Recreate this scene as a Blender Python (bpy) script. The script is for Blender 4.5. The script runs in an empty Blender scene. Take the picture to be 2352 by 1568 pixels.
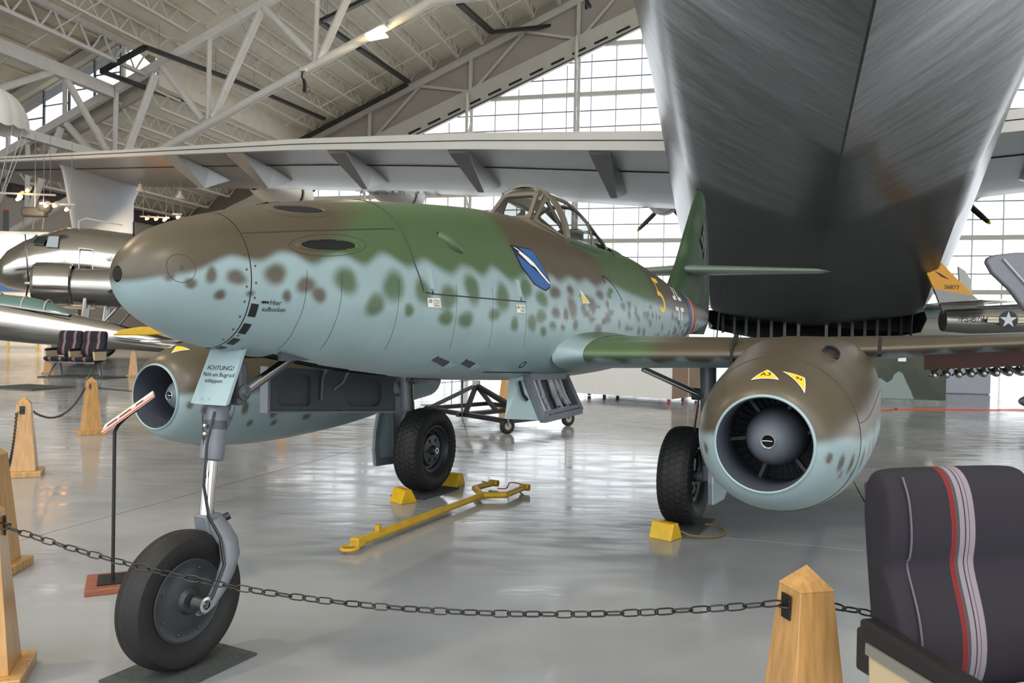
import bpy, math, random
import numpy as np
from mathutils import Vector, Matrix
random.seed(7)
rng = np.random.default_rng(7)
SC = bpy.context.scene
COL = bpy.context.collection
R = math.radians

# ---------------------------------------------------------------- camera
F, PITCH, CH, ROLL = 1849.79, -0.0127, 1.628, 0.0189      # focal length in pixels of the 2352x1568 frame

def ray(px, py):
    du, dv = px - 1176, py - 784
    cr, sr = math.cos(ROLL), math.sin(ROLL)
    u = du * cr + dv * sr
    v = -du * sr + dv * cr
    c, s = math.cos(PITCH), math.sin(PITCH)
    xc, zc = u / F, -v / F
    return Vector((xc, c - zc * s, s + zc * c))

def floor_at(px, py, z=0.0):
    d = ray(px, py)
    t = (z - CH) / d.z
    return Vector((0, 0, CH)) + d * t

def depth_at(px, py, y):
    d = ray(px, py)
    return Vector((0, 0, CH)) + d * (y / d.y)

cam_d = bpy.data.cameras.new('camera')
cam = bpy.data.objects.new('camera', cam_d)
COL.objects.link(cam)
cam_d.sensor_width = 36.0
cam_d.lens = 36.0 * F / 2352.0
cam_d.clip_end = 500
cx = (ray(1177, 784) - ray(1176, 784)).normalized()
cz = -ray(1176, 784).normalized()
cy = cz.cross(cx)
M = Matrix((cx, cy, cz)).transposed().to_4x4()
M.translation = Vector((0, 0, CH))
cam.matrix_world = M
cam_d.dof.use_dof = True
cam_d.dof.focus_distance = 4.6
cam_d.dof.aperture_fstop = 6.0
SC.camera = cam

# ---------------------------------------------------------------- world, exposure
wd = bpy.data.worlds.new('overcast_sky')
SC.world = wd
wd.use_nodes = True
bg = wd.node_tree.nodes['Background']
bg.inputs['Color'].default_value = (0.93, 0.97, 1.0, 1)
bg.inputs['Strength'].default_value = 1.55
vs = SC.view_settings
vs.view_transform = 'Standard'
vs.look = 'None'
vs.exposure = 0.88
vs.gamma = 1.0
vs.use_curve_mapping = False
SC.cycles.max_bounces = 8
SC.cycles.diffuse_bounces = 5
SC.cycles.transparent_max_bounces = 16
SC.cycles.caustics_reflective = False
SC.cycles.caustics_refractive = False
SC.cycles.sample_clamp_indirect = 6.0

# ---------------------------------------------------------------- materials
def srgb(r, g, b):
    f = lambda c: (c / 255 / 12.92) if c / 255 <= 0.04045 else ((c / 255 + 0.055) / 1.055) ** 2.4
    return (f(r), f(g), f(b), 1)

MATS = {}
def mat(name, col=(128, 128, 128), rough=0.5, metal=0.0, var=0.0, scale=8.0, bump=0.0, bscale=60.0, stretch=None, coat=0.0, emit=None, spec=0.5):
    if name in MATS:
        return MATS[name]
    m = bpy.data.materials.new(name)
    m.use_nodes = True
    nt = m.node_tree
    b = nt.nodes['Principled BSDF']
    c = srgb(*col)
    b.inputs['Base Color'].default_value = c
    b.inputs['Roughness'].default_value = rough
    b.inputs['Metallic'].default_value = metal
    b.inputs['Specular IOR Level'].default_value = spec
    if coat:
        b.inputs['Coat Weight'].default_value = coat
        b.inputs['Coat Roughness'].default_value = 0.15
    if emit:
        b.inputs['Emission Color'].default_value = srgb(*emit[0])
        b.inputs['Emission Strength'].default_value = emit[1]
    if var or bump:
        tc = nt.nodes.new('ShaderNodeTexCoord')
        mp = nt.nodes.new('ShaderNodeMapping')
        nt.links.new(tc.outputs['Object'], mp.inputs['Vector'])
        if stretch:
            mp.inputs['Scale'].default_value = stretch
    if var:
        n = nt.nodes.new('ShaderNodeTexNoise')
        n.inputs['Scale'].default_value = scale
        n.inputs['Detail'].default_value = 5
        nt.links.new(mp.outputs['Vector'], n.inputs['Vector'])
        r = nt.nodes.new('ShaderNodeValToRGB')
        r.color_ramp.elements[0].position = 0.3
        r.color_ramp.elements[1].position = 0.7
        r.color_ramp.elements[0].color = tuple(x * (1 - var) for x in c[:3]) + (1,)
        r.color_ramp.elements[1].color = tuple(min(1, x * (1 + var)) for x in c[:3]) + (1,)
        nt.links.new(n.outputs['Fac'], r.inputs['Fac'])
        nt.links.new(r.outputs['Color'], b.inputs['Base Color'])
    if bump:
        n2 = nt.nodes.new('ShaderNodeTexNoise')
        n2.inputs['Scale'].default_value = bscale
        n2.inputs['Detail'].default_value = 3
        nt.links.new(mp.outputs['Vector'], n2.inputs['Vector'])
        bp = nt.nodes.new('ShaderNodeBump')
        bp.inputs['Strength'].default_value = bump
        bp.inputs['Distance'].default_value = 0.01
        nt.links.new(n2.outputs['Fac'], bp.inputs['Height'])
        nt.links.new(bp.outputs['Normal'], b.inputs['Normal'])
    MATS[name] = m
    return m

def paint_mat(name, rough=0.42, coat=0.0):
    """painted metal whose colour comes from the mesh attribute 'paint', with faint grime"""
    m = bpy.data.materials.new(name)
    m.use_nodes = True
    nt = m.node_tree
    b = nt.nodes['Principled BSDF']
    a = nt.nodes.new('ShaderNodeAttribute')
    a.attribute_name = 'paint'
    n = nt.nodes.new('ShaderNodeTexNoise')
    n.inputs['Scale'].default_value = 5
    n.inputs['Detail'].default_value = 6
    mr = nt.nodes.new('ShaderNodeMapRange')
    mr.inputs['To Min'].default_value = 0.86
    mr.inputs['To Max'].default_value = 1.12
    mx = nt.nodes.new('ShaderNodeMix')
    mx.data_type = 'RGBA'
    mx.blend_type = 'MULTIPLY'
    mx.inputs['Factor'].default_value = 1
    tc = nt.nodes.new('ShaderNodeTexCoord')
    nt.links.new(tc.outputs['Object'], n.inputs['Vector'])
    nt.links.new(n.outputs['Fac'], mr.inputs['Value'])
    nt.links.new(a.outputs['Color'], mx.inputs['A'])
    nt.links.new(mr.outputs['Result'], mx.inputs['B'])
    nt.links.new(mx.outputs['Result'], b.inputs['Base Color'])
    b.inputs['Roughness'].default_value = rough
    if coat:
        b.inputs['Coat Weight'].default_value = coat
        b.inputs['Coat Roughness'].default_value = 0.2
    MATS[name] = m
    return m

def glass_mat(name, tint=(1, 1, 1), refl=0.08):
    m = bpy.data.materials.new(name)
    m.use_nodes = True
    nt = m.node_tree
    nt.nodes.clear()
    o = nt.nodes.new('ShaderNodeOutputMaterial')
    t = nt.nodes.new('ShaderNodeBsdfTransparent')
    t.inputs['Color'].default_value = tint + (1,)
    g = nt.nodes.new('ShaderNodeBsdfGlossy')
    g.inputs['Roughness'].default_value = 0.03
    mix = nt.nodes.new('ShaderNodeMixShader')
    lw = nt.nodes.new('ShaderNodeLayerWeight')
    lw.inputs['Blend'].default_value = 0.3
    mr = nt.nodes.new('ShaderNodeMapRange')
    mr.inputs['To Min'].default_value = refl
    mr.inputs['To Max'].default_value = 0.6
    nt.links.new(lw.outputs['Fresnel'], mr.inputs['Value'])
    nt.links.new(mr.outputs['Result'], mix.inputs['Fac'])
    nt.links.new(t.outputs[0], mix.inputs[1])
    nt.links.new(g.outputs[0], mix.inputs[2])
    nt.links.new(mix.outputs[0], o.inputs['Surface'])
    MATS[name] = m
    return m

# ---------------------------------------------------------------- mesh helpers
def frame(d):
    d = Vector(d).normalized()
    a = Vector((0, 0, 1)) if abs(d.z) < 0.9 else Vector((1, 0, 0))
    x = d.cross(a).normalized()
    return x, d.cross(x).normalized(), d

class MB:
    def __init__(s):
        s.v = []; s.f = []
    def add(s, vs_, fs):
        o = len(s.v)
        s.v += [tuple(p) for p in vs_]
        s.f += [tuple(i + o for i in q) for q in fs]
        return s
    def box(s, c, d, rz=0, m=None):
        x, y, z = d[0] / 2, d[1] / 2, d[2] / 2
        P = [Vector((a * x, b * y, e * z)) for e in (-1, 1) for a, b in ((-1, -1), (1, -1), (1, 1), (-1, 1))]
        if m is not None:
            P = [m @ p for p in P]
        elif rz:
            q = Matrix.Rotation(rz, 3, 'Z'); P = [q @ p for p in P]
        P = [p + Vector(c) for p in P]
        return s.add(P, [(3, 2, 1, 0), (4, 5, 6, 7), (0, 1, 5, 4), (1, 2, 6, 5), (2, 3, 7, 6), (3, 0, 4, 7)])
    def bar(s, a, b, w, h, up=(0, 0, 1)):
        a, b = Vector(a), Vector(b); d = (b - a).normalized(); u = Vector(up)
        x = d.cross(u).normalized() * w / 2; y = x.cross(d).normalized() * h / 2
        P = [p + i * x + j * y for p in (a, b) for i, j in ((-1, -1), (1, -1), (1, 1), (-1, 1))]
        return s.add(P, [(0, 1, 2, 3), (7, 6, 5, 4), (0, 4, 5, 1), (1, 5, 6, 2), (2, 6, 7, 3), (3, 7, 4, 0)])
    def tube(s, a, b, r0, r1=None, n=12, caps=True):
        r1 = r0 if r1 is None else r1
        return s.rev([(0, r0), ((Vector(b) - Vector(a)).length, r1)], a, Vector(b) - Vector(a), n, caps)
    def rev(s, prof, o, d, n=24, caps=False):
        x, y, z = frame(d); o = Vector(o); P = []; Fc = []
        for t, r in prof:
            for k in range(n):
                a = 2 * math.pi * k / n
                P.append(o + z * t + x * (r * math.cos(a)) + y * (r * math.sin(a)))
        for i in range(len(prof) - 1):
            for k in range(n):
                k2 = (k + 1) % n
                Fc.append((i * n + k, i * n + k2, (i + 1) * n + k2, (i + 1) * n + k))
        if caps:
            Fc.append(tuple(range(n))[::-1]); Fc.append(tuple((len(prof) - 1) * n + k for k in range(n)))
        return s.add(P, Fc)
    def path(s, pts, r, n=8, closed=False):
        pts = [Vector(p) for p in pts]; N = len(pts); P = []; Fc = []; px = None
        for i, p in enumerate(pts):
            if closed: t = pts[(i + 1) % N] - pts[i - 1]
            else: t = pts[min(i + 1, N - 1)] - pts[max(i - 1, 0)]
            t.normalize()
            if px is None: px = frame(t)[0]
            px = (px - t * px.dot(t)).normalized(); y = t.cross(px)
            rr = r[i] if isinstance(r, (list, tuple)) else r
            for k in range(n):
                a = 2 * math.pi * k / n
                P.append(p + px * (rr * math.cos(a)) + y * (rr * math.sin(a)))
        for i in range(N if closed else N - 1):
            for k in range(n):
                j = (i + 1) % N; k2 = (k + 1) % n
                Fc.append((i * n + k, i * n + k2, j * n + k2, j * n + k))
        if not closed:
            Fc.append(tuple(range(n))[::-1]); Fc.append(tuple((N - 1) * n + k for k in range(n)))
        return s.add(P, Fc)
    def loft(s, secs, closed=True, caps=True):
        n = len(secs[0]); P = [p for q in secs for p in q]; Fc = []
        for i in range(len(secs) - 1):
            for k in range(n if closed else n - 1):
                k2 = (k + 1) % n
                Fc.append((i * n + k, i * n + k2, (i + 1) * n + k2, (i + 1) * n + k))
        if caps and closed:
            Fc.append(tuple(range(n))[::-1]); Fc.append(tuple((len(secs) - 1) * n + k for k in range(n)))
        return s.add(P, Fc)
    def prism(s, poly, off):
        n = len(poly); off = Vector(off); a = [Vector(p) for p in poly]; b = [p + off for p in a]
        return s.add(a + b, [tuple(range(n))[::-1], tuple(range(n, 2 * n))] + [(k, (k + 1) % n, n + (k + 1) % n, n + k) for k in range(n)])
    def ball(s, c, r, n=12, m=8, sc=(1, 1, 1)):
        prof = [(-r * math.cos(math.pi * i / m), max(1e-4, r * math.sin(math.pi * i / m))) for i in range(m + 1)]
        b = MB().rev(prof, (0, 0, 0), (0, 0, 1), n)
        return s.add([(c[0] + p[0] * sc[0], c[1] + p[1] * sc[1], c[2] + p[2] * sc[2]) for p in b.v], b.f)
    def mesh(s, name, m=None, smooth=True, ang=35):
        me = bpy.data.meshes.new(name)
        me.from_pydata([tuple(p) for p in s.v], [], s.f)
        me.validate(verbose=False)
        if m: me.materials.append(m)
        import bmesh
        b = bmesh.new(); b.from_mesh(me); bmesh.ops.recalc_face_normals(b, faces=b.faces); b.to_mesh(me); b.free()
        if smooth and len(me.polygons):
            me.polygons.foreach_set('use_smooth', [True] * len(me.polygons))
            me.set_sharp_from_angle(angle=R(ang))
        return me
    def build(s, name, m=None, parent=None, smooth=True, ang=35, bevel=0, loc=None, rot=None):
        o = bpy.data.objects.new(name, s.mesh(name, m, smooth, ang))
        return link(o, parent, bevel, loc, rot)

def link(o, parent=None, bevel=0, loc=None, rot=None):
    COL.objects.link(o)
    if parent: o.parent = parent
    if loc is not None: o.location = loc
    if rot is not None: o.rotation_euler = rot
    if bevel:
        md = o.modifiers.new('bevel', 'BEVEL'); md.width = bevel; md.segments = 2; md.limit_method = 'ANGLE'; md.angle_limit = R(40)
    return o

def inst(name, mesh, parent=None, loc=(0, 0, 0), rot=(0, 0, 0), scale=(1, 1, 1)):
    o = bpy.data.objects.new(name, mesh)
    COL.objects.link(o)
    o.parent = parent; o.location = loc; o.rotation_euler = rot; o.scale = scale
    return o

def empty(name, loc=(0, 0, 0), rz=0, parent=None):
    o = bpy.data.objects.new(name, None)
    COL.objects.link(o)
    o.location = loc; o.rotation_euler = (0, 0, rz); o.parent = parent
    o.empty_display_size = 0.1
    return o

def tag(o, label=None, cat=None, group=None, kind=None):
    if label: o['label'] = label
    if cat: o['category'] = cat
    if group: o['group'] = group
    if kind: o['kind'] = kind
    return o

def tree_copy(o, parent=None):
    c = o.copy(); COL.objects.link(c); c.parent = parent
    for ch in list(o.children): tree_copy(ch, c)
    return c

def text_geo(txt, size=1.0, align='CENTER', shear=0.0):
    cu = bpy.data.curves.new('lettering', 'FONT')
    cu.body = txt; cu.size = size; cu.align_x = align; cu.align_y = 'CENTER'; cu.shear = shear; cu.resolution_u = 3
    ob = bpy.data.objects.new('lettering', cu)
    COL.objects.link(ob)
    dg = bpy.context.evaluated_depsgraph_get()
    me = bpy.data.meshes.new_from_object(ob.evaluated_get(dg))
    vv = [tuple(v.co) for v in me.vertices]; ff = [tuple(p.vertices) for p in me.polygons]
    bpy.data.objects.remove(ob); bpy.data.meshes.remove(me); bpy.data.curves.remove(cu)
    return vv, ff

def flat_text(name, txt, size, o, ex, ey, m, parent, thick=0.0, shear=0.0, sx=1.0):
    vv, ff = text_geo(txt, size, shear=shear)
    o, ex, ey = Vector(o), Vector(ex).normalized(), Vector(ey).normalized()
    b = MB().add([o + ex * (v[0] * sx) + ey * v[1] for v in vv], ff)
    return b.build(name, m, parent, smooth=False)

# shared materials
WHITE = mat('white_steel', (205, 202, 195), 0.5, var=0.05, scale=2)
BLACK = mat('black_metal', (18, 18, 19), 0.4)
BLACKM = mat('matt_black', (18, 18, 19), 0.8)
DGREY = mat('dark_grey_paint', (70, 75, 80), 0.45, var=0.1)
GREY = mat('gear_grey_paint', (104, 110, 118), 0.35, var=0.08)
CHROME = mat('polished_steel', (225, 225, 228), 0.12, 1.0)
WOOD = mat('varnished_pine', (184, 141, 86), 0.35, var=0.22, scale=3.0, stretch=(14, 14, 1.0), coat=0.3)
REDWOOD = mat('reddish_wood', (142, 84, 62), 0.4, var=0.2, scale=4, stretch=(3, 20, 20))
YEL = mat('yellow_enamel', (216, 172, 20), 0.38, var=0.08, scale=10)
RUBBER = mat('tyre_rubber', (21, 21, 22), 0.65, var=0.25, scale=12, bump=0.1)
CARPET = mat('grey_carpet', (68, 72, 70), 0.95, var=0.25, scale=60, bump=0.5, bscale=200)
LTBLUE = mat('light_blue_paint', (146, 167, 171), 0.42, var=0.05, scale=5)
# ================================================================ the hall
PB = -R(14)                                     # the hall is turned 14 degrees to the view
UB = Vector((math.cos(PB), math.sin(PB), 0)); VB = Vector((-math.sin(PB), math.cos(PB), 0))
CAMP = Vector((0, 0, CH))
def W2B(w): return Vector((w.dot(UB), w.dot(VB), w.z))
def B2W(u, v, z): return UB * u + VB * v + Vector((0, 0, z))
def onv(px, py, v):
    d = ray(px, py); return W2B(CAMP + d * (v / d.dot(VB)))
def onu(px, py, u):
    d = ray(px, py); return W2B(CAMP + d * (u / d.dot(UB)))
RA, RB_ = 33.95, 0.439
def roof(u): return RA + RB_ * u if u < 8 else RA + RB_ * 8 - RB_ * (u - 8)
def onroof(px, py, dz=0.0):
    d = ray(px, py); n = Vector((0, 0, 1)) - UB * RB_
    return W2B(CAMP + d * ((RA - dz - CH) / d.dot(n)))
def proj(w):
    x, y, z = w.x, w.y, w.z - CH
    c, s = math.cos(PITCH), math.sin(PITCH); yd = y * c + z * s; zd = -y * s + z * c
    if yd < 0.1: return (-9999, -9999)
    u, v = F * x / yd, -F * zd / yd
    return 1176 + u * math.cos(ROLL) - v * math.sin(ROLL), 784 + u * math.sin(ROLL) + v * math.cos(ROLL)

ROTB = (0, 0, PB)
# ---- floor: polished concrete slabs with open joints
def floor_mat():
    m = bpy.data.materials.new('polished_concrete'); m.use_nodes = True; nt = m.node_tree; b = nt.nodes['Principled BSDF']
    tc = nt.nodes.new('ShaderNodeNewGeometry')
    n1 = nt.nodes.new('ShaderNodeTexNoise'); n1.inputs['Scale'].default_value = 0.55; n1.inputs['Detail'].default_value = 7
    n2 = nt.nodes.new('ShaderNodeTexNoise'); n2.inputs['Scale'].default_value = 1.6; n2.inputs['Detail'].default_value = 6
    mp = nt.nodes.new('ShaderNodeMapping'); mp.inputs['Scale'].default_value = (1.0, 3.2, 1); mp.inputs['Rotation'].default_value = (0, 0, 0.3)
    nt.links.new(tc.outputs['Position'], n1.inputs['Vector']); nt.links.new(tc.outputs['Position'], mp.inputs['Vector']); nt.links.new(mp.outputs['Vector'], n2.inputs['Vector'])
    r = nt.nodes.new('ShaderNodeValToRGB')
    r.color_ramp.elements[0].position = 0.3; r.color_ramp.elements[0].color = srgb(132, 135, 140)
    r.color_ramp.elements[1].position = 0.72; r.color_ramp.elements[1].color = srgb(168, 170, 173)
    e = r.color_ramp.elements.new(0.5); e.color = srgb(151, 154, 157)
    nt.links.new(n1.outputs['Fac'], r.inputs['Fac']); nt.links.new(r.outputs['Color'], b.inputs['Base Color'])
    mr = nt.nodes.new('ShaderNodeMapRange'); mr.inputs['From Min'].default_value = 0.35; mr.inputs['From Max'].default_value = 0.7
    mr.inputs['To Min'].default_value = 0.07; mr.inputs['To Max'].default_value = 0.24
    nt.links.new(n2.outputs['Fac'], mr.inputs['Value']); nt.links.new(mr.outputs['Result'], b.inputs['Roughness'])
    bp = nt.nodes.new('ShaderNodeBump'); bp.inputs['Strength'].default_value = 0.10; bp.inputs['Distance'].default_value = 0.02
    nt.links.new(n2.outputs['Fac'], bp.inputs['Height']); nt.links.new(bp.outputs['Normal'], b.inputs['Normal'])
    b.inputs['Specular IOR Level'].default_value = 0.6
    return m
FLOOR = floor_mat()
JOINT = mat('joint_filler', (120, 116, 108), 0.8)
fl = tag(MB().box((5, 42, -0.13), (190, 130, 0.1)).build('floor', JOINT, smooth=False), 'polished pale grey concrete floor of the hall', None, None, 'structure')
GS = 6.2
g0 = floor_at(2012, 1200)
slab = MB().box((0, 0, -0.04), (GS - 0.012, GS - 0.012, 0.08)).mesh('slab', FLOOR, smooth=False)
ang = -R(18)
q = Matrix.Rotation(ang, 3, 'Z')
for i in range(-12, 13):
    for j in range(-3, 16):
        c = Vector((g0.x, g0.y, 0)) + q @ Vector(((i + 0.5) * GS, (j + 0.33) * GS, 0))
        if c.y < -14 or c.y > 104 or abs(c.x) > 76: continue
        inst('slab', slab, fl, (c.x, c.y, 0), (0, 0, ang))

# ---- ceiling deck, joists, trusses
DECK = mat('roof_deck', (222, 214, 196), 0.7, var=0.06, scale=1.5)
nt = DECK.node_tree
wv = nt.nodes.new('ShaderNodeTexWave'); wv.inputs['Scale'].default_value = 1.6; wv.bands_direction = 'Y'
tcd = nt.nodes.new('ShaderNodeTexCoord'); nt.links.new(tcd.outputs['Object'], wv.inputs['Vector'])
bpd = nt.nodes.new('ShaderNodeBump'); bpd.inputs['Strength'].default_value = 0.5; bpd.inputs['Distance'].default_value = 0.05
nt.links.new(wv.outputs['Fac'], bpd.inputs['Height']); nt.links.new(bpd.outputs['Normal'], nt.nodes['Principled BSDF'].inputs['Normal'])
TAUPE = mat('taupe_wall', (158, 150, 140), 0.7, var=0.05, scale=0.6)
PANELW = mat('pale_wall_panel', (186, 182, 172), 0.65, var=0.05, scale=0.6)
GREYW = mat('grey_steel', (150, 148, 142), 0.5)
HEAT = mat('heater_steel', (58, 56, 52), 0.4, 0.6)
V1 = 64.0
ce = MB()
def rq(u0, u1, v0, v1, dz=0):
    a = [Vector((u0, v0, roof(u0) + dz)), Vector((u1, v0, roof(u1) + dz)), Vector((u1, v1, roof(u1) + dz)), Vector((u0, v1, roof(u0) + dz))]
    ce.prism(a, (0, 0, 0.25))
UA = -34.9
rq(UA, 8, -14, V1); rq(8, 75, -14, V1); rq(-72, UA, 44.6, V1, -1.7)
rq(-72, UA, -14, 44.6, 2.9)
ce.prism([(UA, -14, roof(UA)), (UA, 44.6, roof(UA)), (UA, 44.6, roof(UA) + 3.1), (UA, -14, roof(UA) + 3.1)], (0.2, 0, 0))
ce.prism([(UA, 44.6, roof(UA) - 1.75), (UA, V1, roof(UA) - 1.75), (UA, V1, roof(UA) + 0.25), (UA, 44.6, roof(UA) + 0.25)], (0.2, 0, 0))
ceil = tag(ce.build('ceiling', DECK, smooth=False, rot=ROTB), 'sloping pale ribbed roof deck on steel joists', None, None, 'structure')
def joist_mesh(L, name):
    b = MB(); D = 1.15
    b.bar((0, 0, -0.12), (0, L, -0.12), 0.16, 0.12)
    for e in (-0.07, 0.07): b.bar((e, 1.2, -D), (e, L - 1.2, -D), 0.10, 0.13)
    n = int(L / 1.7); s = (L - 2.4) / n
    for k in range(n):
        y = 1.2 + k * s
        b.bar((0, y, -D), (0, y + s / 2, -0.14), 0.05, 0.05); b.bar((0, y + s / 2, -0.14), (0, y + s, -D), 0.05, 0.05)
        b.bar((0, y + s / 2, -0.14), (0, y + s / 2, -D), 0.035, 0.035)
    b.bar((0, 0.1, -0.14), (0, 1.2, -D), 0.07, 0.07); b.bar((0, L - 0.1, -0.14), (0, L - 1.2, -D), 0.07, 0.07)
    return b.mesh(name, MATS['roof_deck2'], smooth=False)
mat('roof_deck2', (216, 209, 194), 0.6)
jA = joist_mesh(19.6, 'roof_joist'); jB = joist_mesh(21.0, 'roof_joist')
for k in range(20):
    u = -20.6 - 2.08 * k
    if u > -62: inst('roof_joist', jA, ceil, (u, 44.1, roof(u) - (1.7 if u < UA else 0)))
    up = 2.9 if u < UA else 0
    if u > -52: inst('roof_joist', jB, ceil, (u, 22.4, roof(u) + up))
for k in range(6):
    u = -18.52 + 2.08 * k
    inst('roof_joist', jA, ceil, (u, 44.1, roof(u)))
rod = MB().bar((-46, 0, roof(-46) - 1.1), (-6, 0, roof(-6) - 1.1), 0.06, 0.06).mesh('bridging_rod', MATS['roof_deck2'], smooth=False)
for v in (31, 36.5, 49, 54, 59): inst('bridging_rod', rod, ceil, (0, v, 0))

# ---- roof truss across the hall
VT = 43.4
def zl(u): return 12.73 + (u + 33) * 0.44
tr = tag(empty('roof_truss', B2W(-30, VT, 0), PB), 'white steel roof truss with round bottom chord and slanting tube webs', 'truss')
def T(u, z): return Vector((u + 30, 0, z))
MB().bar(T(-62, roof(-62) - 1.35), T(-8, roof(-8) - 1.35), 0.35, 0.5).build('top_chord', WHITE, tr, smooth=False)
MB().path([T(-62, zl(-62)), T(-33, zl(-33)), T(-15.9, zl(-15.9)), T(-6, zl(-15.9) + 0.3)], 0.27, 12).build('bottom_chord', WHITE, tr)
webs = [((-30.2, 19.3), (-30.25, 14.1), .15), ((-23.0, 22.6), (-23.1, 17.2), .15), ((-26.7, 20.6), (-29.9, 14.3), .24), ((-19.6, 23.9), (-22.8, 17.4), .24),
        ((-34.0, 17.2), (-36.2, 12.0), .24), ((-33.5, 17.6), (-30.6, 14.2), .22), ((-36.86, 16.4), (-36.97, 11.6), .15), ((-26.6, 20.8), (-23.3, 17.6), .22),
        ((-40.6, 14.4), (-37.3, 11.2), .22), ((-41, 14.2), (-43.5, 8.6), .22), ((-43.6, 13.2), (-43.6, 8.4), .15), ((-19.4, 24), (-16.2, 20.6), .22), ((-16, 25.5), (-16, 20.4), .15)]
for a, b, r in webs: MB().tube(T(*a), T(*b), r, n=10).build('web_member', WHITE, tr)
# longitudinal truss that meets it from the left
lt = tag(empty('longitudinal_truss', B2W(-37, 30, 0), PB), 'heavy white beam with slanting brace running back to the roof truss', 'truss')
def L_(u, v, z): return Vector((u + 37, v - 30, z))
MB().bar(L_(-37, 22, 16.2), L_(-37, VT - 0.3, 16.2), 0.45, 0.75).build('top_chord', WHITE, lt, smooth=False)
bq = onu(148, 190, -37); MB().tube(L_(-37, bq.y, 16.0), L_(-37, VT - 0.4, 12.2), 0.2, n=10).build('web_member', WHITE, lt)
MB().tube(L_(-37, bq.y - 1, 15.9), L_(-37, bq.y - 7.5, 12.2), 0.2, n=10).build('web_member', WHITE, lt)
MB().bar(L_(-37, 22, 12.0), L_(-37, VT - 0.3, 12.0), 0.4, 0.5).build('bottom_chord', WHITE, lt, smooth=False)
lb = tag(empty('lattice_beam', B2W(UA, 30, 0), PB), 'white lattice beam along the step in the roof', 'beam')
MB().bar((0.3, -12, roof(UA) - 0.2), (0.3, 13.2, roof(UA) - 0.2), 0.3, 0.22).build('top_chord', WHITE, lb, smooth=False)
MB().bar((0.3, -12, roof(UA) - 1.5), (0.3, 13.2, roof(UA) - 1.5), 0.3, 0.2).build('bottom_chord', WHITE, lb, smooth=False)
for k in range(14):
    y = -12 + k * 1.8
    MB().bar((0.3, y, roof(UA) - 0.2), (0.3, y + 0.9, roof(UA) - 1.5), 0.08, 0.08).build('web_member', WHITE, lb, smooth=False)
    MB().bar((0.3, y + 1.8, roof(UA) - 0.2), (0.3, y + 0.9, roof(UA) - 1.5), 0.08, 0.08).build('web_member', WHITE, lb, smooth=False)

# ---- clerestory wall with the slanted strip window
VC = 44.3
def s0(u): return 33.55 + 0.45 * u
def s1(u): return s0(u) + 2.9
ws = MB()
ws.prism([(-72, VC, s0(-72) - 1.3), (UA, VC, s0(UA) - 1.3), (UA, VC, s0(UA)), (-72, VC, s0(-72))], (0, 0.25, 0))
ws.prism([(-72, VC, s1(-72)), (-37.0, VC, s1(-37.0)), (-34.9, VC, s0(-34.9) + 0.2), (UA, VC, roof(UA) + 2.9), (-72, VC, roof(-72) + 2.9)], (0, 0.25, 0))
wcl = tag(ws.build('wall_clerestory', TAUPE, smooth=False, rot=ROTB), 'taupe wall step carrying a slanted strip window high at left', None, None, 'structure')
MB().bar((-60, VC - 0.25, s1(-60) + 0.35), (-37.2, VC - 0.25, s1(-37.2) + 0.35), 0.5, 0.55).build('ledge', PANELW, wcl, smooth=False)
w1 = tag(empty('window_2', (0, 0, 0), PB), 'slanted strip window high under the roof at left', None, None, 'structure')
MUL = mat('dark_mullion', (52, 60, 66), 0.4, 0.4)
MULL = mat('light_mullion', (176, 178, 176), 0.4, 0.3)
GLASS = glass_mat('window_glass', (0.97, 0.985, 1.0), 0.04)
for k in range(11):
    u = -37.4 - 1.98 * k
    MB().box((u, VC + 0.12, (s0(u) + s1(u)) / 2), (0.09, 0.16, 2.9)).build('mullion', MUL, w1, smooth=False)
    MB().add([(u, VC + 0.1, s0(u)), (u - 1.98, VC + 0.1, s0(u - 1.98)), (u - 1.98, VC + 0.1, s1(u - 1.98)), (u, VC + 0.1, s1(u))], [(0, 1, 2, 3)]).build('pane', GLASS, w1, smooth=False)
    MB().bar((u, VC + 0.12, s0(u) + 1.15 - 0.0), (u - 1.98, VC + 0.12, s0(u) + 1.0), 0.1, 0.07).build('transom', MUL, w1, smooth=False)
MB().add([(-37.4, VC + 0.1, s0(-37.4)), (-34.95, VC + 0.1, s0(-34.95)), (-34.95, VC + 0.1, s0(-34.95) + 0.25), (-37.0, VC + 0.1, s1(-37.0)), (-37.4, VC + 0.1, s1(-37.4))], [(0, 1, 2, 3, 4)]).build('pane', GLASS, w1, smooth=False)
for u in (-37.0, -41.5, -46): MB().box((u, VC - 0.1, (s0(u) + s1(u)) / 2), (0.22, 0.2, 3.2)).build('post', WHITE, w1, smooth=False)
EAVE = mat('slate_blue_eave', (92, 106, 122), 0.7)
MB().prism([(-72, VC + 0.3, s1(-72) + 0.3), (-35, VC + 0.3, s1(-35) + 0.3), (-35, VC + 1.5, s1(-35) + 0.3), (-72, VC + 1.5, s1(-72) + 0.3)], (0, 0, 0.2)).build('eave', EAVE, w1, smooth=False)

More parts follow.
